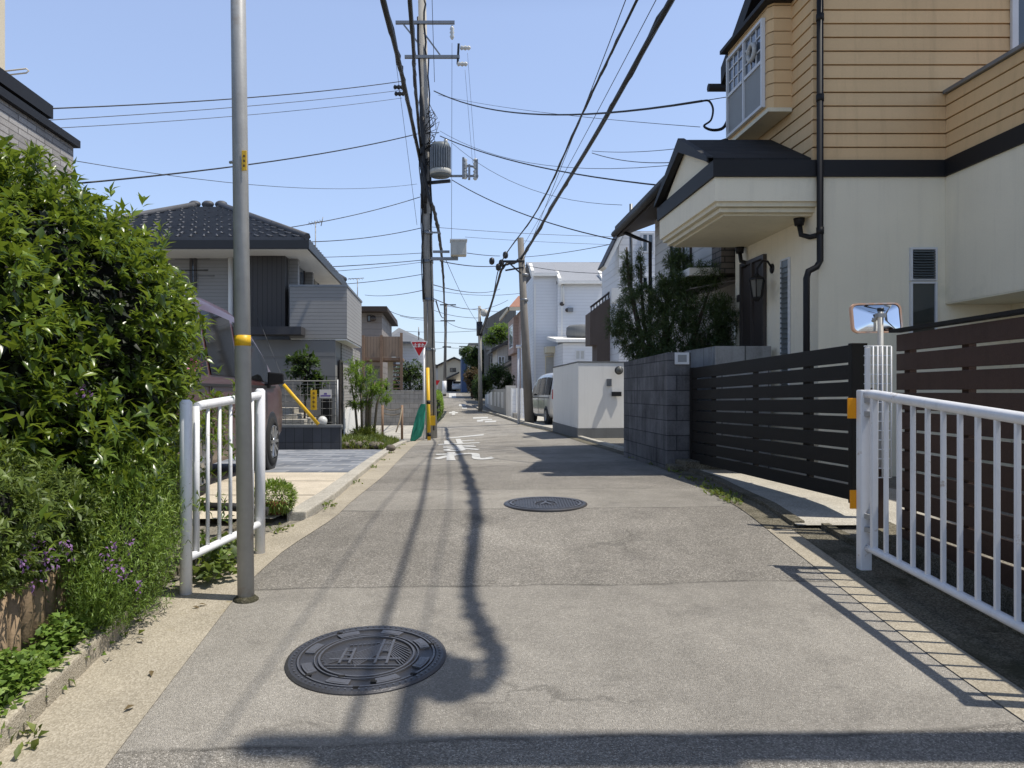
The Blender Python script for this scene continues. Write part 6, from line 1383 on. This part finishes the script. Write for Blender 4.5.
# ================================================================ cars
def car(name, label, s, d, rot, paint, L=4.7, Wd=1.74, H=1.86, hood=1.08, van=True):
    z0 = GZ(s, d)+.045; root = thing(name, label, 'car', (s, d, z0)); ca, sa = math.cos(R(rot)), math.sin(R(rot))
    def fn(v): return Vector((s+v.x*ca-v.y*sa, d+v.x*sa+v.y*ca, z0+v.z))
    h = H/1.86; l = L/4.7; w = Wd/2; belt = (1.0 if van else .88)*1.0
    St = [(-2.35,.42,.9,.95),(-2.34,.28,1.0,1.12),(-2.25,.26,1.0,1.5),(-2.12,.26,1.0,1.76),(-1.95,.26,1.0,1.83),(-1.4,.24,.995,1.86),(-.6,.24,.99,1.865),(.2,.24,.985,1.84),(.65,.24,.98,1.77),(.95,.24,.98,1.66),(1.25,.24,.98,1.45),(1.55,.25,.97,1.20),(1.72,.25,.96,1.075),(1.95,.26,.92,1.0),(2.15,.27,.86,.93),(2.28,.30,.76,.84),(2.35,.38,.66,.72)]
    if not van: St = [(-2.35,.42,.8,.85),(-2.3,.28,.88,.98),(-2.15,.26,.9,1.05),(-1.75,.25,.9,1.4),(-1.3,.24,.9,1.52),(-.4,.24,.9,1.56),(.2,.24,.9,1.52),(.55,.24,.9,1.42),(.95,.24,.9,1.17),(1.25,.25,.88,.98),(1.7,.26,.84,.92),(2.1,.27,.78,.85),(2.28,.30,.7,.76),(2.35,.38,.6,.66)]; h = 1
    def sec(st, x=1):
        y, zb, bl, zt = st; zt *= h; e = max(0, min(1, (zt-bl)/.75)); endf = 1-.10*max(0, (abs(y)-1.9)/.45)**2
        wt = w*endf*(1-.17*e); bl2 = min(bl, zt-.02); wb = w*endf
        return [(wb*.90,zb),(wb*.985,zb+.14),(wb,.62 if zt > .75 else zb+.2),(wb*.985,bl2),(wt+.005,zt-.11*e-.008),(wt-.07,zt-.035*e-.004),(wt*.6,zt+.0),(0,zt+.012)]
    mb = MB(); vs, fs = [], []; n = 15
    for st in St:
        p = sec(st); row = [(-a, b) for a, b in p]+[(a, b) for a, b in p[-2::-1]]
        vs += [(a, st[0]*l, b) for a, b in row]
    for i in range(len(St)-1):
        for k in range(n-1): fs.append((i*n+k, i*n+k+1, (i+1)*n+k+1, (i+1)*n+k))
        fs.append((i*n+n-1, i*n, (i+1)*n, (i+1)*n+n-1))
    fs.append(tuple(range(n))); fs.append(tuple((len(St)-1)*n+k for k in range(n)))
    mb.add(vs, fs, True); body = mb.map(fn).build('body', paint, root)
    def at(y):
        y /= l
        for i in range(len(St)-1):
            if St[i][0] <= y <= St[i+1][0]:
                t = (y-St[i][0])/(St[i+1][0]-St[i][0]); a, b = sec(St[i]), sec(St[i+1]); return [(p[0]*(1-t)+q[0]*t, p[1]*(1-t)+q[1]*t) for p, q in zip(a, b)]
    wins = [(-2.02,-1.12),(-1.02,-.05),(.05,1.36)] if van else [(-1.5,-.55),(-.45,.9)]
    for sx in (-1, 1):
        for y0, y1 in wins:
            mb = MB(); vs, fs = [], []; m = 8
            for k in range(m+1):
                y = (y0+(y1-y0)*k/m)*l; p = at(y); a, b = p[3], p[4]
                for t in (.10, .5, .92): vs.append((sx*(a[0]+(b[0]-a[0])*t+.008), y, a[1]+.02+(b[1]-a[1]-.02)*t))
            for k in range(m):
                for j in range(2): fs.append((k*3+j, k*3+j+1, k*3+j+4, k*3+j+3))
            mb.add(vs, fs, True); mb.map(fn).build('side_window', 'car_glass', root)
        # door seam and handle strips
        mb = MB()
        for y in ((-1.07, 0.0) if van else (-.5,)):
            p = at(y*l); mb.box(sx*p[2][0]-.004, sx*p[2][0]+.004, y*l-.006, y*l+.006, .35, p[3][1])
        p = at(0); mb.box(*sorted((sx*p[2][0]*.985, sx*(p[2][0]+.012))), -1.9*l, 1.55*l, p[3][1]-.012, p[3][1]+.015); mb.map(fn).build('trim', 'black_plastic', root)
        mb = MB()
        for y in (-.85, .18): p = at(y*l); mb.box(*sorted((sx*p[2][0]*.99, sx*(p[2][0]+.028))), y*l-.1, y*l+.1, .86, .9)
        mb.map(fn).build('door_handle', paint, root)
        mb = MB(); y = (1.12 if van else .75)*l; p = at(y); xa, xb = p[3][0]+.03, p[3][0]+.23; zq = p[3][1]+.02; mb.hexa([(sx*xa,y-.05,zq),(sx*xb,y-.05,zq+.02),(sx*(xb-.03),y+.06,zq+.03),(sx*xa,y+.08,zq+.01),(sx*xa,y-.05,zq+.17),(sx*xb,y-.05,zq+.15),(sx*(xb-.03),y+.05,zq+.13),(sx*xa,y+.07,zq+.15)]); mb.box(*sorted((sx*(p[3][0]-.02), sx*(p[3][0]+.06))), y-.02, y+.03, p[3][1]-.01, p[3][1]+.05); mb.map(fn).build('wing_mirror', 'black_plastic', root, .02)
        for yw in (-1.42*l, 1.42*l):
            mb = MB(); mb.lathe((sx*(w-.19), yw, .315), [(.365,0),(.37,.19*1),(.36,.194)] if sx > 0 else [(.36,-.194),(.37,-.19),(.365,0)], 26, 'x'); mb.map(fn).build('wheel_arch', 'black_plastic', root)
            c = (sx*(w-.088), yw, .315); sg = 1 if sx > 0 else -1
            mb = MB(); pr = [(.19,-.1),(.29,-.1),(.315,-.08),(.315,.08),(.30,.10),(.25,.112),(.215,.112),(.21,.08)]
            if sg < 0: pr = [(r, -x) for r, x in pr][::-1]
            mb.lathe(c, pr, 28, 'x'); wh = mb.map(fn).build('wheel', 'tyre', root)
            mb = MB(); mb.lathe(c, [(.205,.075*sg),(.208,.10*sg),(.19,.112*sg),(.185,.08*sg)], 28, 'x')
            for k in range(10):
                a = k*math.pi/5; mb.bar((c[0]+.09*sg, c[1]+.03*math.cos(a), c[2]+.03*math.sin(a)), (c[0]+.105*sg, c[1]+.195*math.cos(a), c[2]+.195*math.sin(a)), .035, .035)
            mb.lathe(c, [(.05,.08*sg),(.05,.118*sg)], 14, 'x'); mb.map(fn).build('rim', 'alloy', wh)
        mb = MB(); p = at(2.2*l); mb.hexa([(sx*.45,2.27*l,.66),(sx*.72,2.24*l,.66),(sx*.80,2.02*l,.68),(sx*.5,2.05*l,.68),(sx*.45,2.25*l,.79),(sx*.70,2.20*l,.82),(sx*.785,1.98*l,.86),(sx*.5,2.03*l,.8)]); mb.map(fn).build('headlight', 'lamp_lens', root)
        mb = MB(); mb.hexa([(sx*.62,-2.37*l,.95),(sx*.80,-2.33*l,.95),(sx*.80,-2.2*l,.95),(sx*.62,-2.25*l,.95),(sx*.60,-2.33*l,1.3),(sx*.775,-2.30*l,1.3),(sx*.775,-2.16*l,1.3),(sx*.60,-2.2*l,1.3)] if van else [(sx*.5,-2.365*l,.7),(sx*.78,-2.34*l,.7),(sx*.78,-2.2*l,.7),(sx*.5,-2.2*l,.7),(sx*.5,-2.355*l,.85),(sx*.78,-2.33*l,.85),(sx*.78,-2.2*l,.85),(sx*.5,-2.2*l,.85)]); mb.map(fn).build('tail_light', 'tail_lens', root)
    for nm, y0, y1, q in (('windscreen', (.86 if van else .58), (1.66 if van else 1.2), .0), ('rear_window', (-2.31 if van else -2.1), (-2.13 if van else -1.5), 0)):
        vs, fs = [], []; m = 6
        for k in range(m+1):
            y = (y0+(y1-y0)*k/m)*l; p = at(y); x = p[5][0]-.02; up = .012; dy = .012 if nm == 'windscreen' else -.012
            for t in (-1, -.6, 0, .6, 1): vs.append((t*x, y+dy, p[7][1]-.014*abs(t)+up))
        for k in range(m):
            for j in range(4): fs.append((k*5+j, k*5+j+1, k*5+j+6, k*5+j+5))
        mb = MB(); mb.add(vs, fs, True); mb.map(fn).build(nm, 'car_glass', root)
    mb = MB(); mb.box(-.2, .2, -2.375*l, -2.352*l, .72, .86); mb.map(fn).build('number_plate', 'sign_white', root)
    return root
car('minivan', 'dark maroon minivan parked on the driveway behind the left hedge', -2.98, 8.1, 0, 'maroon_paint')
car('minivan', 'silver beige minivan parked on the forecourt behind the white rendered wall', 4.62, 30.6, 5, 'silver_paint', 4.6, 1.7, 1.95)
car('hatchback', 'small white car parked far away at the end of the street', ss(457.3, 116), 116, 0, 'car_white', 4.0, 1.66, 1.5, van=False)
s = ss(437, 80); sg2 = thing('road_sign', 'tiny red triangular sign far away left of the street', 'road sign', (s, 80, 1)); mb = MB(); mb.tube([(s,80,.8),(s,80,zz(381,80))], .04, 6); mb.build('pole', 'galvanised', sg2)
mb = MB(); mb.prism([(s-.32,79.9,zz(380.3,80)),(s+.32,79.9,zz(380.3,80)),(s,79.9,zz(385.6,80))], (0,.03,0)); mb.build('sign_plate', 'red_paint', sg2)
# ================================================================ tall pole, overhead pole, wires
PD = 24.0
def px1(y): return 431.5-9.0*(440-y)/420
def on1(y, dx=0, dd=0): return (ss(px1(y)+dx, PD), PD+dd, zz(y, PD))
p1 = thing('utility_pole', 'tall concrete utility pole carrying a transformer and crossarms left of the road', 'utility pole', (ss(431.5, PD), PD, 0))
mb = MB(); mb.tube([(ss(431.6,PD),PD,-.1),on1(-40)], [.185,.12], 20); mb.build('pole', 'pole_concrete', p1)
def hbar(mb, x0, x1, y, dd=-.2, t=.09): mb.bar((ss(x0,PD),PD+dd,zz(y,PD)),(ss(x1,PD),PD+dd,zz(y,PD)),t,t)
for x0, x1, y, t in ((396,454.5,26,.09),(405,459.5,60,.09),(433,449.5,253,.07),(431,458,260,.09),(426,440,234,.05),(430,478,178,.06)):
    mb = MB(); hbar(mb, x0, x1, y, -.22, t)
    if y == 26: mb.bar((ss(404,PD),PD-.22,zz(28,PD)),(ss(420,PD),PD-.2,zz(48,PD)),.04,.04); mb.bar((ss(440,PD),PD-.22,zz(58,PD)),(ss(424,PD),PD-.2,zz(36,PD)),.04,.04)
    if y == 178: mb.box(ss(462,PD),ss(464,PD),PD-.3,PD-.1,zz(180,PD),zz(160,PD)); mb.box(ss(468,PD),ss(470,PD),PD-.3,PD-.1,zz(181,PD),zz(167,PD)); mb.box(ss(476,PD),ss(477.5,PD),PD-.3,PD-.1,zz(180,PD),zz(162,PD)); mb.bar((ss(462,PD),PD-.2,zz(167,PD)),(ss(477,PD),PD-.2,zz(169,PD)),.05,.05)
    mb.build('crossarm', 'steel_grey', p1)
mb = MB(); mb.bar((ss(458.5,PD),PD-.22,zz(47,PD)),(ss(457.5,PD),PD-.22,zz(67,PD)),.07,.07); mb.build('crossarm', 'dark_metal', p1)
for x, y, ax in ((452,36,'z'),(465,51,'x'),(462,67,'x'),(399,90,'x'),(400,96.5,'x'),(465,166,'z'),(465,176,'z'),(475,166,'z'),(475,177,'z')):
    mb = MB(); k = 1.3 if (x, y) == (452, 36) else 1
    mb.lathe((ss(x,PD),PD-.22,zz(y,PD)), [(.03,-.16*k),(.075,-.12),(.045,-.05),(.08,0),(.045,.06),(.075,.11),(.03,.17*k)], 10, ax); mb.build('insulator', 'porcelain' if x > 440 else 'dark_metal', p1)
tx = ss(440.5, PD); mb = MB(); zA, zB = zz(180, PD), zz(147, PD); cyd = PD-.35
mb.lathe((tx,cyd,0), [(.28,zA),(.31,zA+.05),(.31,zB-.12),(.27,zB-.02),(.10,zB)], 26); tf_ = mb.build('transformer', 'transformer_paint', p1)
mb = MB()
for k in range(26): a = k*2*math.pi/26; c, s_ = math.cos(a), math.sin(a); mb.bar((tx+.31*c,cyd+.31*s_,zA+.22),(tx+.31*c,cyd+.31*s_,zB-.14),.022,.07)
mb.build('cooling_fins', 'steel_grey', tf_)
mb = MB(); mb.lathe((tx,cyd,0), [(.315,zA+.06),(.33,zA+.07),(.33,zA+.2),(.315,zA+.21)], 26); mb.build('band', 'box_paint', tf_); mb = MB(); mb.lathe((tx+.16,cyd-.1,zB-.05), [(.05,0),(.07,.08),(.04,.16)], 8); mb.build('bushing', 'porcelain', tf_)
mb = MB(); mb.bar(on1(184,0,-.1),(tx+.3,cyd,zz(184,PD)),.09,.09); mb.build('bracket', 'dark_metal', p1)
mb = MB(); mb.box(ss(450.5,PD),ss(466,PD),PD-.55,PD-.15,zz(258,PD),zz(243.5,PD)); bx_ = mb.build('junction_box', 'box_paint', p1, .02)
mb = MB(); mb.box(ss(449.8,PD),ss(466.7,PD),PD-.58,PD-.12,zz(244,PD),zz(242.5,PD)); mb.build('box_lid', 'porcelain', bx_)
# cables running down the pole
for j, (dx, dd, r, y0, y1) in enumerate(((-4,-.2,.035,20,210),(-2,-.22,.05,90,215),(2.5,-.2,.03,0,60),(5,-.16,.022,60,205),(-1,-.24,.06,120,205),(3,-.2,.018,215,430),(-3,-.2,.05,90,206),(4,-.19,.03,140,262),(-4.6,-.15,.022,195,300),(-5.5,-.1,.016,150,300))):
    mb = MB(); mb.tube([(lambda p: (p[0]+random.uniform(-.03,.03), p[1], p[2]))(on1(y0+(y1-y0)*k/8, dx, dd)) for k in range(9)], r, 7); mb.build('riser_cable', 'cable_black', p1)
mb = MB()
for k in range(16):
    y = 112+random.uniform(0, 40); a = on1(y, 2, -.25); mb.tube([a, (a[0]+random.uniform(.1,.4), a[1]-random.uniform(0,.2), a[2]+random.uniform(-.15,.15)), (a[0]+random.uniform(.0,.35), a[1]-.1, a[2]-random.uniform(.1,.5)), (a[0]-.05, a[1], a[2]-.5)], .011, 5)
mb.build('loose_wires', 'cable_black', p1)
for y in (150, 190, 233, 262, 300, 350): mb = MB(); a = on1(y, 0, 0); mb.tube([(a[0],a[1],a[2]-.05),(a[0],a[1],a[2]+.05)], .12+.065*y/440+.02, 16); mb.build('band', 'steel_grey', p1)
mb = MB(); a, b = (ss(429.2,22.8),22.8,-.05), (ss(427.6,23.2),23.2,zz(368,23.2)); A, B = Vector(a), Vector(b); mb.tube([A, B], .055, 10); gu = mb.build('guard_tube', 'yellow_paint'); tag(gu, 'yellow and black guard tube of the stay wire in front of the tall pole', 'guard tube')
for t in (.12, .5, .56): mb = MB(); mb.tube([A.lerp(B,t), A.lerp(B,t+.035)], .0565, 10); mb.build('black_band', 'black_trim', gu) if False else None
def sub(mb, nm, m, par): OFF.setdefault(par.name, par.location.copy()); return mb.build(nm, m, par)
for t in (.10, .52): mb = MB(); mb.tube([A.lerp(B,t), A.lerp(B,t+.05)], .0575, 10); sub(mb, 'black_band', 'black_trim', gu)
mb = MB(); mb.tube([B, on1(300, -1, -.2)], .012, 6); sub(mb, 'stay_wire', 'steel_grey', gu)
mb = MB(); mb.box(ss(429.5,PD), ss(435.5,PD), PD-.33, PD-.19, zz(425,PD), zz(415.5,PD)); mb.build('number_plate', 'yellow_paint', p1)
# pole out of the picture to the right: it carries the cables and throws its shadow across the near road
OX, OD, OH = 3.40, 2.74, 9.3
po = thing('utility_pole', 'near utility pole just right of the picture, known by its shadow across the road', 'utility pole', (OX, OD, .2))
mb = MB(); mb.tube([(OX,OD,.1),(OX-.02,OD-.58,OH)], [.11,.09], 16); mb.build('pole', 'pole_concrete', po)
mb = MB(); mb.bar((OX-.95,OD-.52,6.72),(OX+.5,OD-.52,6.72),.07,.07); mb.bar((OX-.6,OD-.54,7.0),(OX+.3,OD-.54,7.0),.07,.07); mb.build('crossarm', 'steel_grey', po)
# ---- wires
def P3(px_, py_, d): return Vector((ss(px_, d), d, zz(py_, d)))
def wire(label, a, b, sag=.3, r=.010, m='cable_grey', n=14, via=None, wob=0, name='overhead_wire'):
    a, b = Vector(a), Vector(b); pts = [a+(b-a)*(i/n)+Vector((random.uniform(-wob,wob), 0, -4*sag*(i/n)*(1-i/n)+random.uniform(-wob,wob))) for i in range(n+1)]
    mb = MB(); mb.tube(pts, r, 6); o = mb.build(name, m); return tag(o, label, 'wire', 'overhead wires')
def cable(label, pts, r, m='cable_black'):
    pts = [Vector(p) for p in pts]; out = []
    for i in range(len(pts)-1):
        p0, p1_, p2_, p3_ = pts[max(i-1,0)], pts[i], pts[i+1], pts[min(i+2,len(pts)-1)]
        for k in range(8):
            t = k/8; out.append(.5*((2*p1_)+(p2_-p0)*t+(2*p0-5*p1_+4*p2_-p3_)*t*t+(3*p1_-p0-3*p2_+p3_)*t**3))
    out.append(pts[-1]); mb = MB()
    mb.tube(out, r, 7)
    for q in range(2):   # lashed companion wires give the bundle an uneven edge
        mb.tube([p+Vector((math.sin(i*1.3+q*2)*r*.9, 0, math.cos(i*1.1+q*3)*r*.9)) for i, p in enumerate(out)], r*.45, 5)
    o = mb.build('overhead_cable', m); return tag(o, label, 'cable', 'overhead cable bundles')
cable('left of two thick black cable bundles coming from the top edge to the tall pole', [(-2.1,-5,8.9), (ss(383.5,14.5),14.5,zz(0,14.5)), P3(403,80,18.5), P3(418,150,23.6), P3(426,188,23.7), P3(435,215,25), P3(441,250,30), P3(444,295,45), P3(444.7,330,87.8)], .052)
cable('right of two thick black cable bundles coming from the top edge to the tall pole', [(-.55,-5,9.1), (ss(410,14.5),14.5,zz(0,14.5)), P3(414.5,75,18.5), P3(420,140,23.5), P3(424.5,175,23.6), P3(431,206,23.6)], .042)
ra = P3(521,258,29.8); rb_ = Vector((ss(671,10.8),10.8,zz(0,10.8)))
cable('thickest black cable slanting from the second pole up past the top edge on the right', [(3.3,-8,7.2), (2.86,OD-.54,7.0), (3.12,2.72,6.95), (3.19,3.05,6.95), (3.10,3.6,6.95), (3.07,4.1,6.95), (3.11,5.2,6.96), (3.15,7.5,6.97), rb_, P3(598,131,15.9), P3(556,200,21.5), ra, P3(504,266,29.8), P3(497,285,32), P3(488,315,40), P3(480.5,334,49.8)], .047)
cable('thinner black cable slanting from the second pole, left of the thickest one', [(2.4,-8,6.8), (OX-.85,OD-.52,6.75), (ss(637,10.2),10.2,zz(0,10.2)), P3(585,108,14.5), P3(538,209,21.5), P3(501,263,29.8), P3(492,300,36), P3(481,330,49.8)], .02)
mb = MB(); mb.tube([(2.98,2.62,6.93),(2.98,2.67,6.93),(3.01,3.0,6.93),(3.01,3.05,6.93)], [.04,.095,.095,.04], 10); tag(mb.build('cable_closure', 'black_plastic'), 'splice closure on the thick cable overhead, seen as a dark blob in the road shadow', 'cable closure')
wire('thin wire running parallel left of the thinner slanting cable', (1.9,-4,7.1), P3(520,268,29.8), .25, .007)
wire('thin wire running just left of the thickest slanting cable', (2.9,-4,7.4), P3(523,246,29.8), .3, .007)
L = 'wire from the left edge to the tall pole, '
wire('topmost '+L+'sagging dark', P3(-60,112,12.5), P3(404,81,23.9), .15, .013, 'cable_black')
wire('second '+L+'thin and pale', P3(-60,126,13), P3(403,90,23.9), .1, .008)
wire('third thin '+L+'ending at the black insulators', P3(20,130,14), P3(402,98,23.9), .1, .007)
wire('thick dark wire crossing behind the steel pole tag to the tall pole', P3(60,185,12), P3(417,134,23.9), .15, .016, 'cable_black')
wire('faint thin wire from above the hedge sagging to the tall pole near its transformer', P3(70,160,12), P3(417,184,24), .28, .006)
wire('wire rising from the right eave of the grey house to the tall pole', P3(286,228,20), P3(420,197,24), .08, .012, 'cable_black')
wire('curled dark service wire from house antenna height to tall pole', P3(300,242,21), P3(421,228,24), .1, .012, 'cable_black')
wire('nearly level wire from the upper floor of the grey house to the junction box arm', P3(175,259,17.4), P3(423,253,24), .05, .009)
wire('level twisted wire in front of the dark slatted bay to the tall pole', P3(140,270,16.8), P3(423,260,24), .1, .012, 'cable_black')
wire('wire from the boxed balcony roof line rising to the tall pole', P3(346,284,24), P3(424,274,24), .03, .010)
wire('lower wire in front of the dark slatted bay', P3(170,276,17.2), P3(423,262,24), .12, .008)
wire('thin line sloping from the slatted bay down to the mesh fence', P3(253,305,17.5), P3(284,382,16.2), 0, .006)
wire('thick service wire from the tall pole to the ochre house, with a hanging loop', P3(434,91,23.9), P3(702,101,10.6), .42, .017, 'cable_black', 20)
mb = MB(); lp = [P3(702,101,10.6), P3(709,101,10.6), P3(713,109,10.6), P3(711,120,10.6), P3(704,126,10.6), P3(712,130,10.6), P3(723,128,10.7), P3(729,118,10.8)]; lq = []
for i_ in range(len(lp)-1):
    q0, q1, q2, q3 = lp[max(i_-1,0)], lp[i_], lp[i_+1], lp[min(i_+2,len(lp)-1)]
    for k_ in range(5):
        t_ = k_/5; lq.append(.5*((2*q1)+(q2-q0)*t_+(2*q0-5*q1+4*q2-q3)*t_*t_+(3*q1-q0-3*q2+q3)*t_**3))
mb.tube(lq, [.014+.012*max(0,(i_-18)/17) for i_ in range(len(lq))], 7); tag(mb.build('service_loop', 'cable_black'), 'black cable loop hanging beside the ochre house gable', 'cable')
wire('thin wire under the thick service wire to the ochre house', P3(438,95,24), P3(700,127,10.8), .1, .005)
wire('thin pale wire from the service loop to the gutter of the ochre house', P3(702,101,10.6), P3(727,97,10.9), 0, .006)
wire('dark wire from above the transformer sloping to the small porch gable', P3(440,136,24), P3(676,187,12.4), .22, .015, 'cable_black')
wire('thin wire just above the one sloping to the porch gable', P3(440,131,24), P3(700,162,12.5), .5, .006)
wire('thin pair end wire from the slanting cable to the ochre house, upper', P3(592,151,16.5), P3(690,147,12.5), .05, .006)
wire('thin pair end wire from the slanting cable to the ochre house, lower', P3(592,153,16.5), P3(690,161,12.5), .1, .008)
wire('thin wire from the transformer sagging to the antenna mast by the black eave', P3(452,143,24), P3(622,205,16), .45, .006)
wire('dark wire from the transformer foot sloping down to the black eave', P3(452,180,24), P3(616,240,15.4), .2, .013, 'cable_black')
wire('long faint wire behind the slanting cables at mid height', P3(432,227,24), P3(690,237,26), .1, .007)
wire('faint wire below the long mid height wire', P3(465,237,40), P3(690,246,40), .1, .009)
wire('wire from the junction box to the second pole crossarm', P3(467,253,24), P3(500,256,29.9), .02, .012, 'cable_black')
wire('lower wire from the tall pole arm to the second pole crossarm', P3(440,261,24), P3(499,266,29.9), .08, .016, 'cable_black')
wire('wire from the second pole up to the white gable', P3(524,257,30), P3(612,244,21), .05, .010, 'cable_black')
wire('wire from the second pole across the white sided house', P3(524,265,30), P3(640,273,20.4), .12, .010, 'cable_black')
wire('vertical drop wire from the top insulator to the junction box', P3(452,43,23.7), P3(451.5,243,23.7), 0, .007, 'cable_black')
wire('left of two thin drop wires from the side insulators to the switch gear', P3(465,70,23.7), P3(472.5,163,23.7), 0, .005)
wire('right of two thin drop wires from the side insulators to the switch gear', P3(467.5,53,23.7), P3(475.5,163,23.7), 0, .005)
wire('thin wire running up out of the picture right of the pole top', (-.55,-2,20), P3(434.5,82,23.8), 0, .008, 'cable_black')
wire('lowest thin wire hanging from the tall pole towards the far street', P3(446,260,24), P3(480,325,49.8), .25, .009, 'cable_black')
wire('thin slack wire under the left bundle down the tall pole', P3(395,55,21), P3(417,225,23.8), 0, .006)
far = [((428,308,60),(480,318,50),.2,'upper far cross wire between the tall pole and the lamp pole'),((446,306,87.8),(600,312,95),.5,'far wire from the distant crossarm to the right'),((436,301,24),(446,306,87.8),.9,'wire from the tall pole to the top crossarm of the distant pole'),((400,316,95),(446,321,87.8),.2,'left far wire ending at the middle crossarm of the distant pole'),((446,321,87.8),(480,329,50),.3,'far wire from the middle distant crossarm to the lamp pole'),((400,338,70),(510,342,75),.3,'low far cross wire above the cream gable'),((402,331,100),(520,326,90),.4,'far cross wire behind the lamp pole'),((425,288,60),(530,292,60),.4,'high far cross wire between tall pole and second pole'),((424,282,24),(500,289,55),.3,'slightly sagging far wire under the junction box'),((430,297,24),(480,308,50),.2,'far wire from the tall pole to the top of the lamp pole'),((446,347,87.8),(470,346,105),.2,'lowest far wire to the farthest dark pole'),((408,348,60),(446,347,87.8),.2,'low far wire behind the stop sign'),((388,310,38),(424,318,24),.1,'wire from the tan house roof to the tall pole'),((365,295,36),(424,290,24),.1,'wire passing above the tan house to the tall pole'),((480,310,50),(508,300,66),.1,'far wire from the lamp pole to the grey concrete building')]
for a, b, sg_, lab in far: wire(lab, P3(*a), P3(*b), sg_, .004+.00022*max(a[2], b[2]), 'cable_grey')
# ================================================================ sky, sun, camera
EL, AZ = 65.5, -8.0        # the sun stands high on the right, a little behind the camera
w_ = bpy.data.worlds.new('World'); scene.world = w_; w_.use_nodes = True
nt_ = w_.node_tree; bg_ = nt_.nodes['Background']
sky = nt_.nodes.new('ShaderNodeTexSky'); sky.sky_type = 'NISHITA'; sky.sun_disc = False
sky.sun_elevation = R(EL); sky.sun_rotation = R(90-AZ); sky.air_density = 1.0; sky.dust_density = 1.0; sky.ozone_density = 1.6; sky.altitude = 20
hz_ = nt_.nodes.new('ShaderNodeMix'); hz_.data_type = 'RGBA'; hz_.blend_type = 'ADD'; hz_.inputs[0].default_value = 1
tc_ = nt_.nodes.new('ShaderNodeTexCoord'); sx_ = nt_.nodes.new('ShaderNodeSeparateXYZ'); nt_.links.new(tc_.outputs['Generated'], sx_.inputs[0])
rp_ = nt_.nodes.new('ShaderNodeValToRGB'); e_ = rp_.color_ramp.elements; e_[0].position = .44; e_[0].color = (1.85, 2.25, 3.5, 1); e_[1].position = .64; e_[1].color = (.05, .09, .16, 1)
nt_.links.new(sx_.outputs[2], rp_.inputs[0])                      # bright summer haze that thins towards the zenith
nt_.links.new(sky.outputs[0], hz_.inputs[6]); nt_.links.new(rp_.outputs[0], hz_.inputs[7])
nt_.links.new(hz_.outputs[2], bg_.inputs[0]); bg_.inputs[1].default_value = .12
sv_ = Vector((math.cos(R(EL))*math.cos(R(AZ)), math.cos(R(EL))*math.sin(R(AZ)), math.sin(R(EL))))
li = bpy.data.lights.new('sun', 'SUN'); li.energy = 5.0; li.angle = R(.53); li.color = (1, .94, .84)
lo = bpy.data.objects.new('sun', li); COL.objects.link(lo); lo.rotation_euler = (-sv_).to_track_quat('-Z', 'Y').to_euler(); lo.location = (6, -3, 14)
cam = bpy.data.cameras.new('camera'); co = bpy.data.objects.new('camera', cam); COL.objects.link(co)
co.location = (0, 0, CAMZ); co.rotation_euler = (R(90), 0, 0)
cam.sensor_width = 36; cam.lens = 770/1024*36; cam.shift_y = 8/1024; cam.clip_start = .05; cam.clip_end = 2000
scene.camera = co
scene.view_settings.view_transform = 'Standard'; scene.view_settings.look = 'None'; scene.view_settings.exposure = 0; scene.view_settings.gamma = 1
scene.cycles.max_bounces = 8; scene.cycles.diffuse_bounces = 4; scene.cycles.glossy_bounces = 3
scene.cycles.sample_clamp_indirect = 6; scene.cycles.use_denoising = True
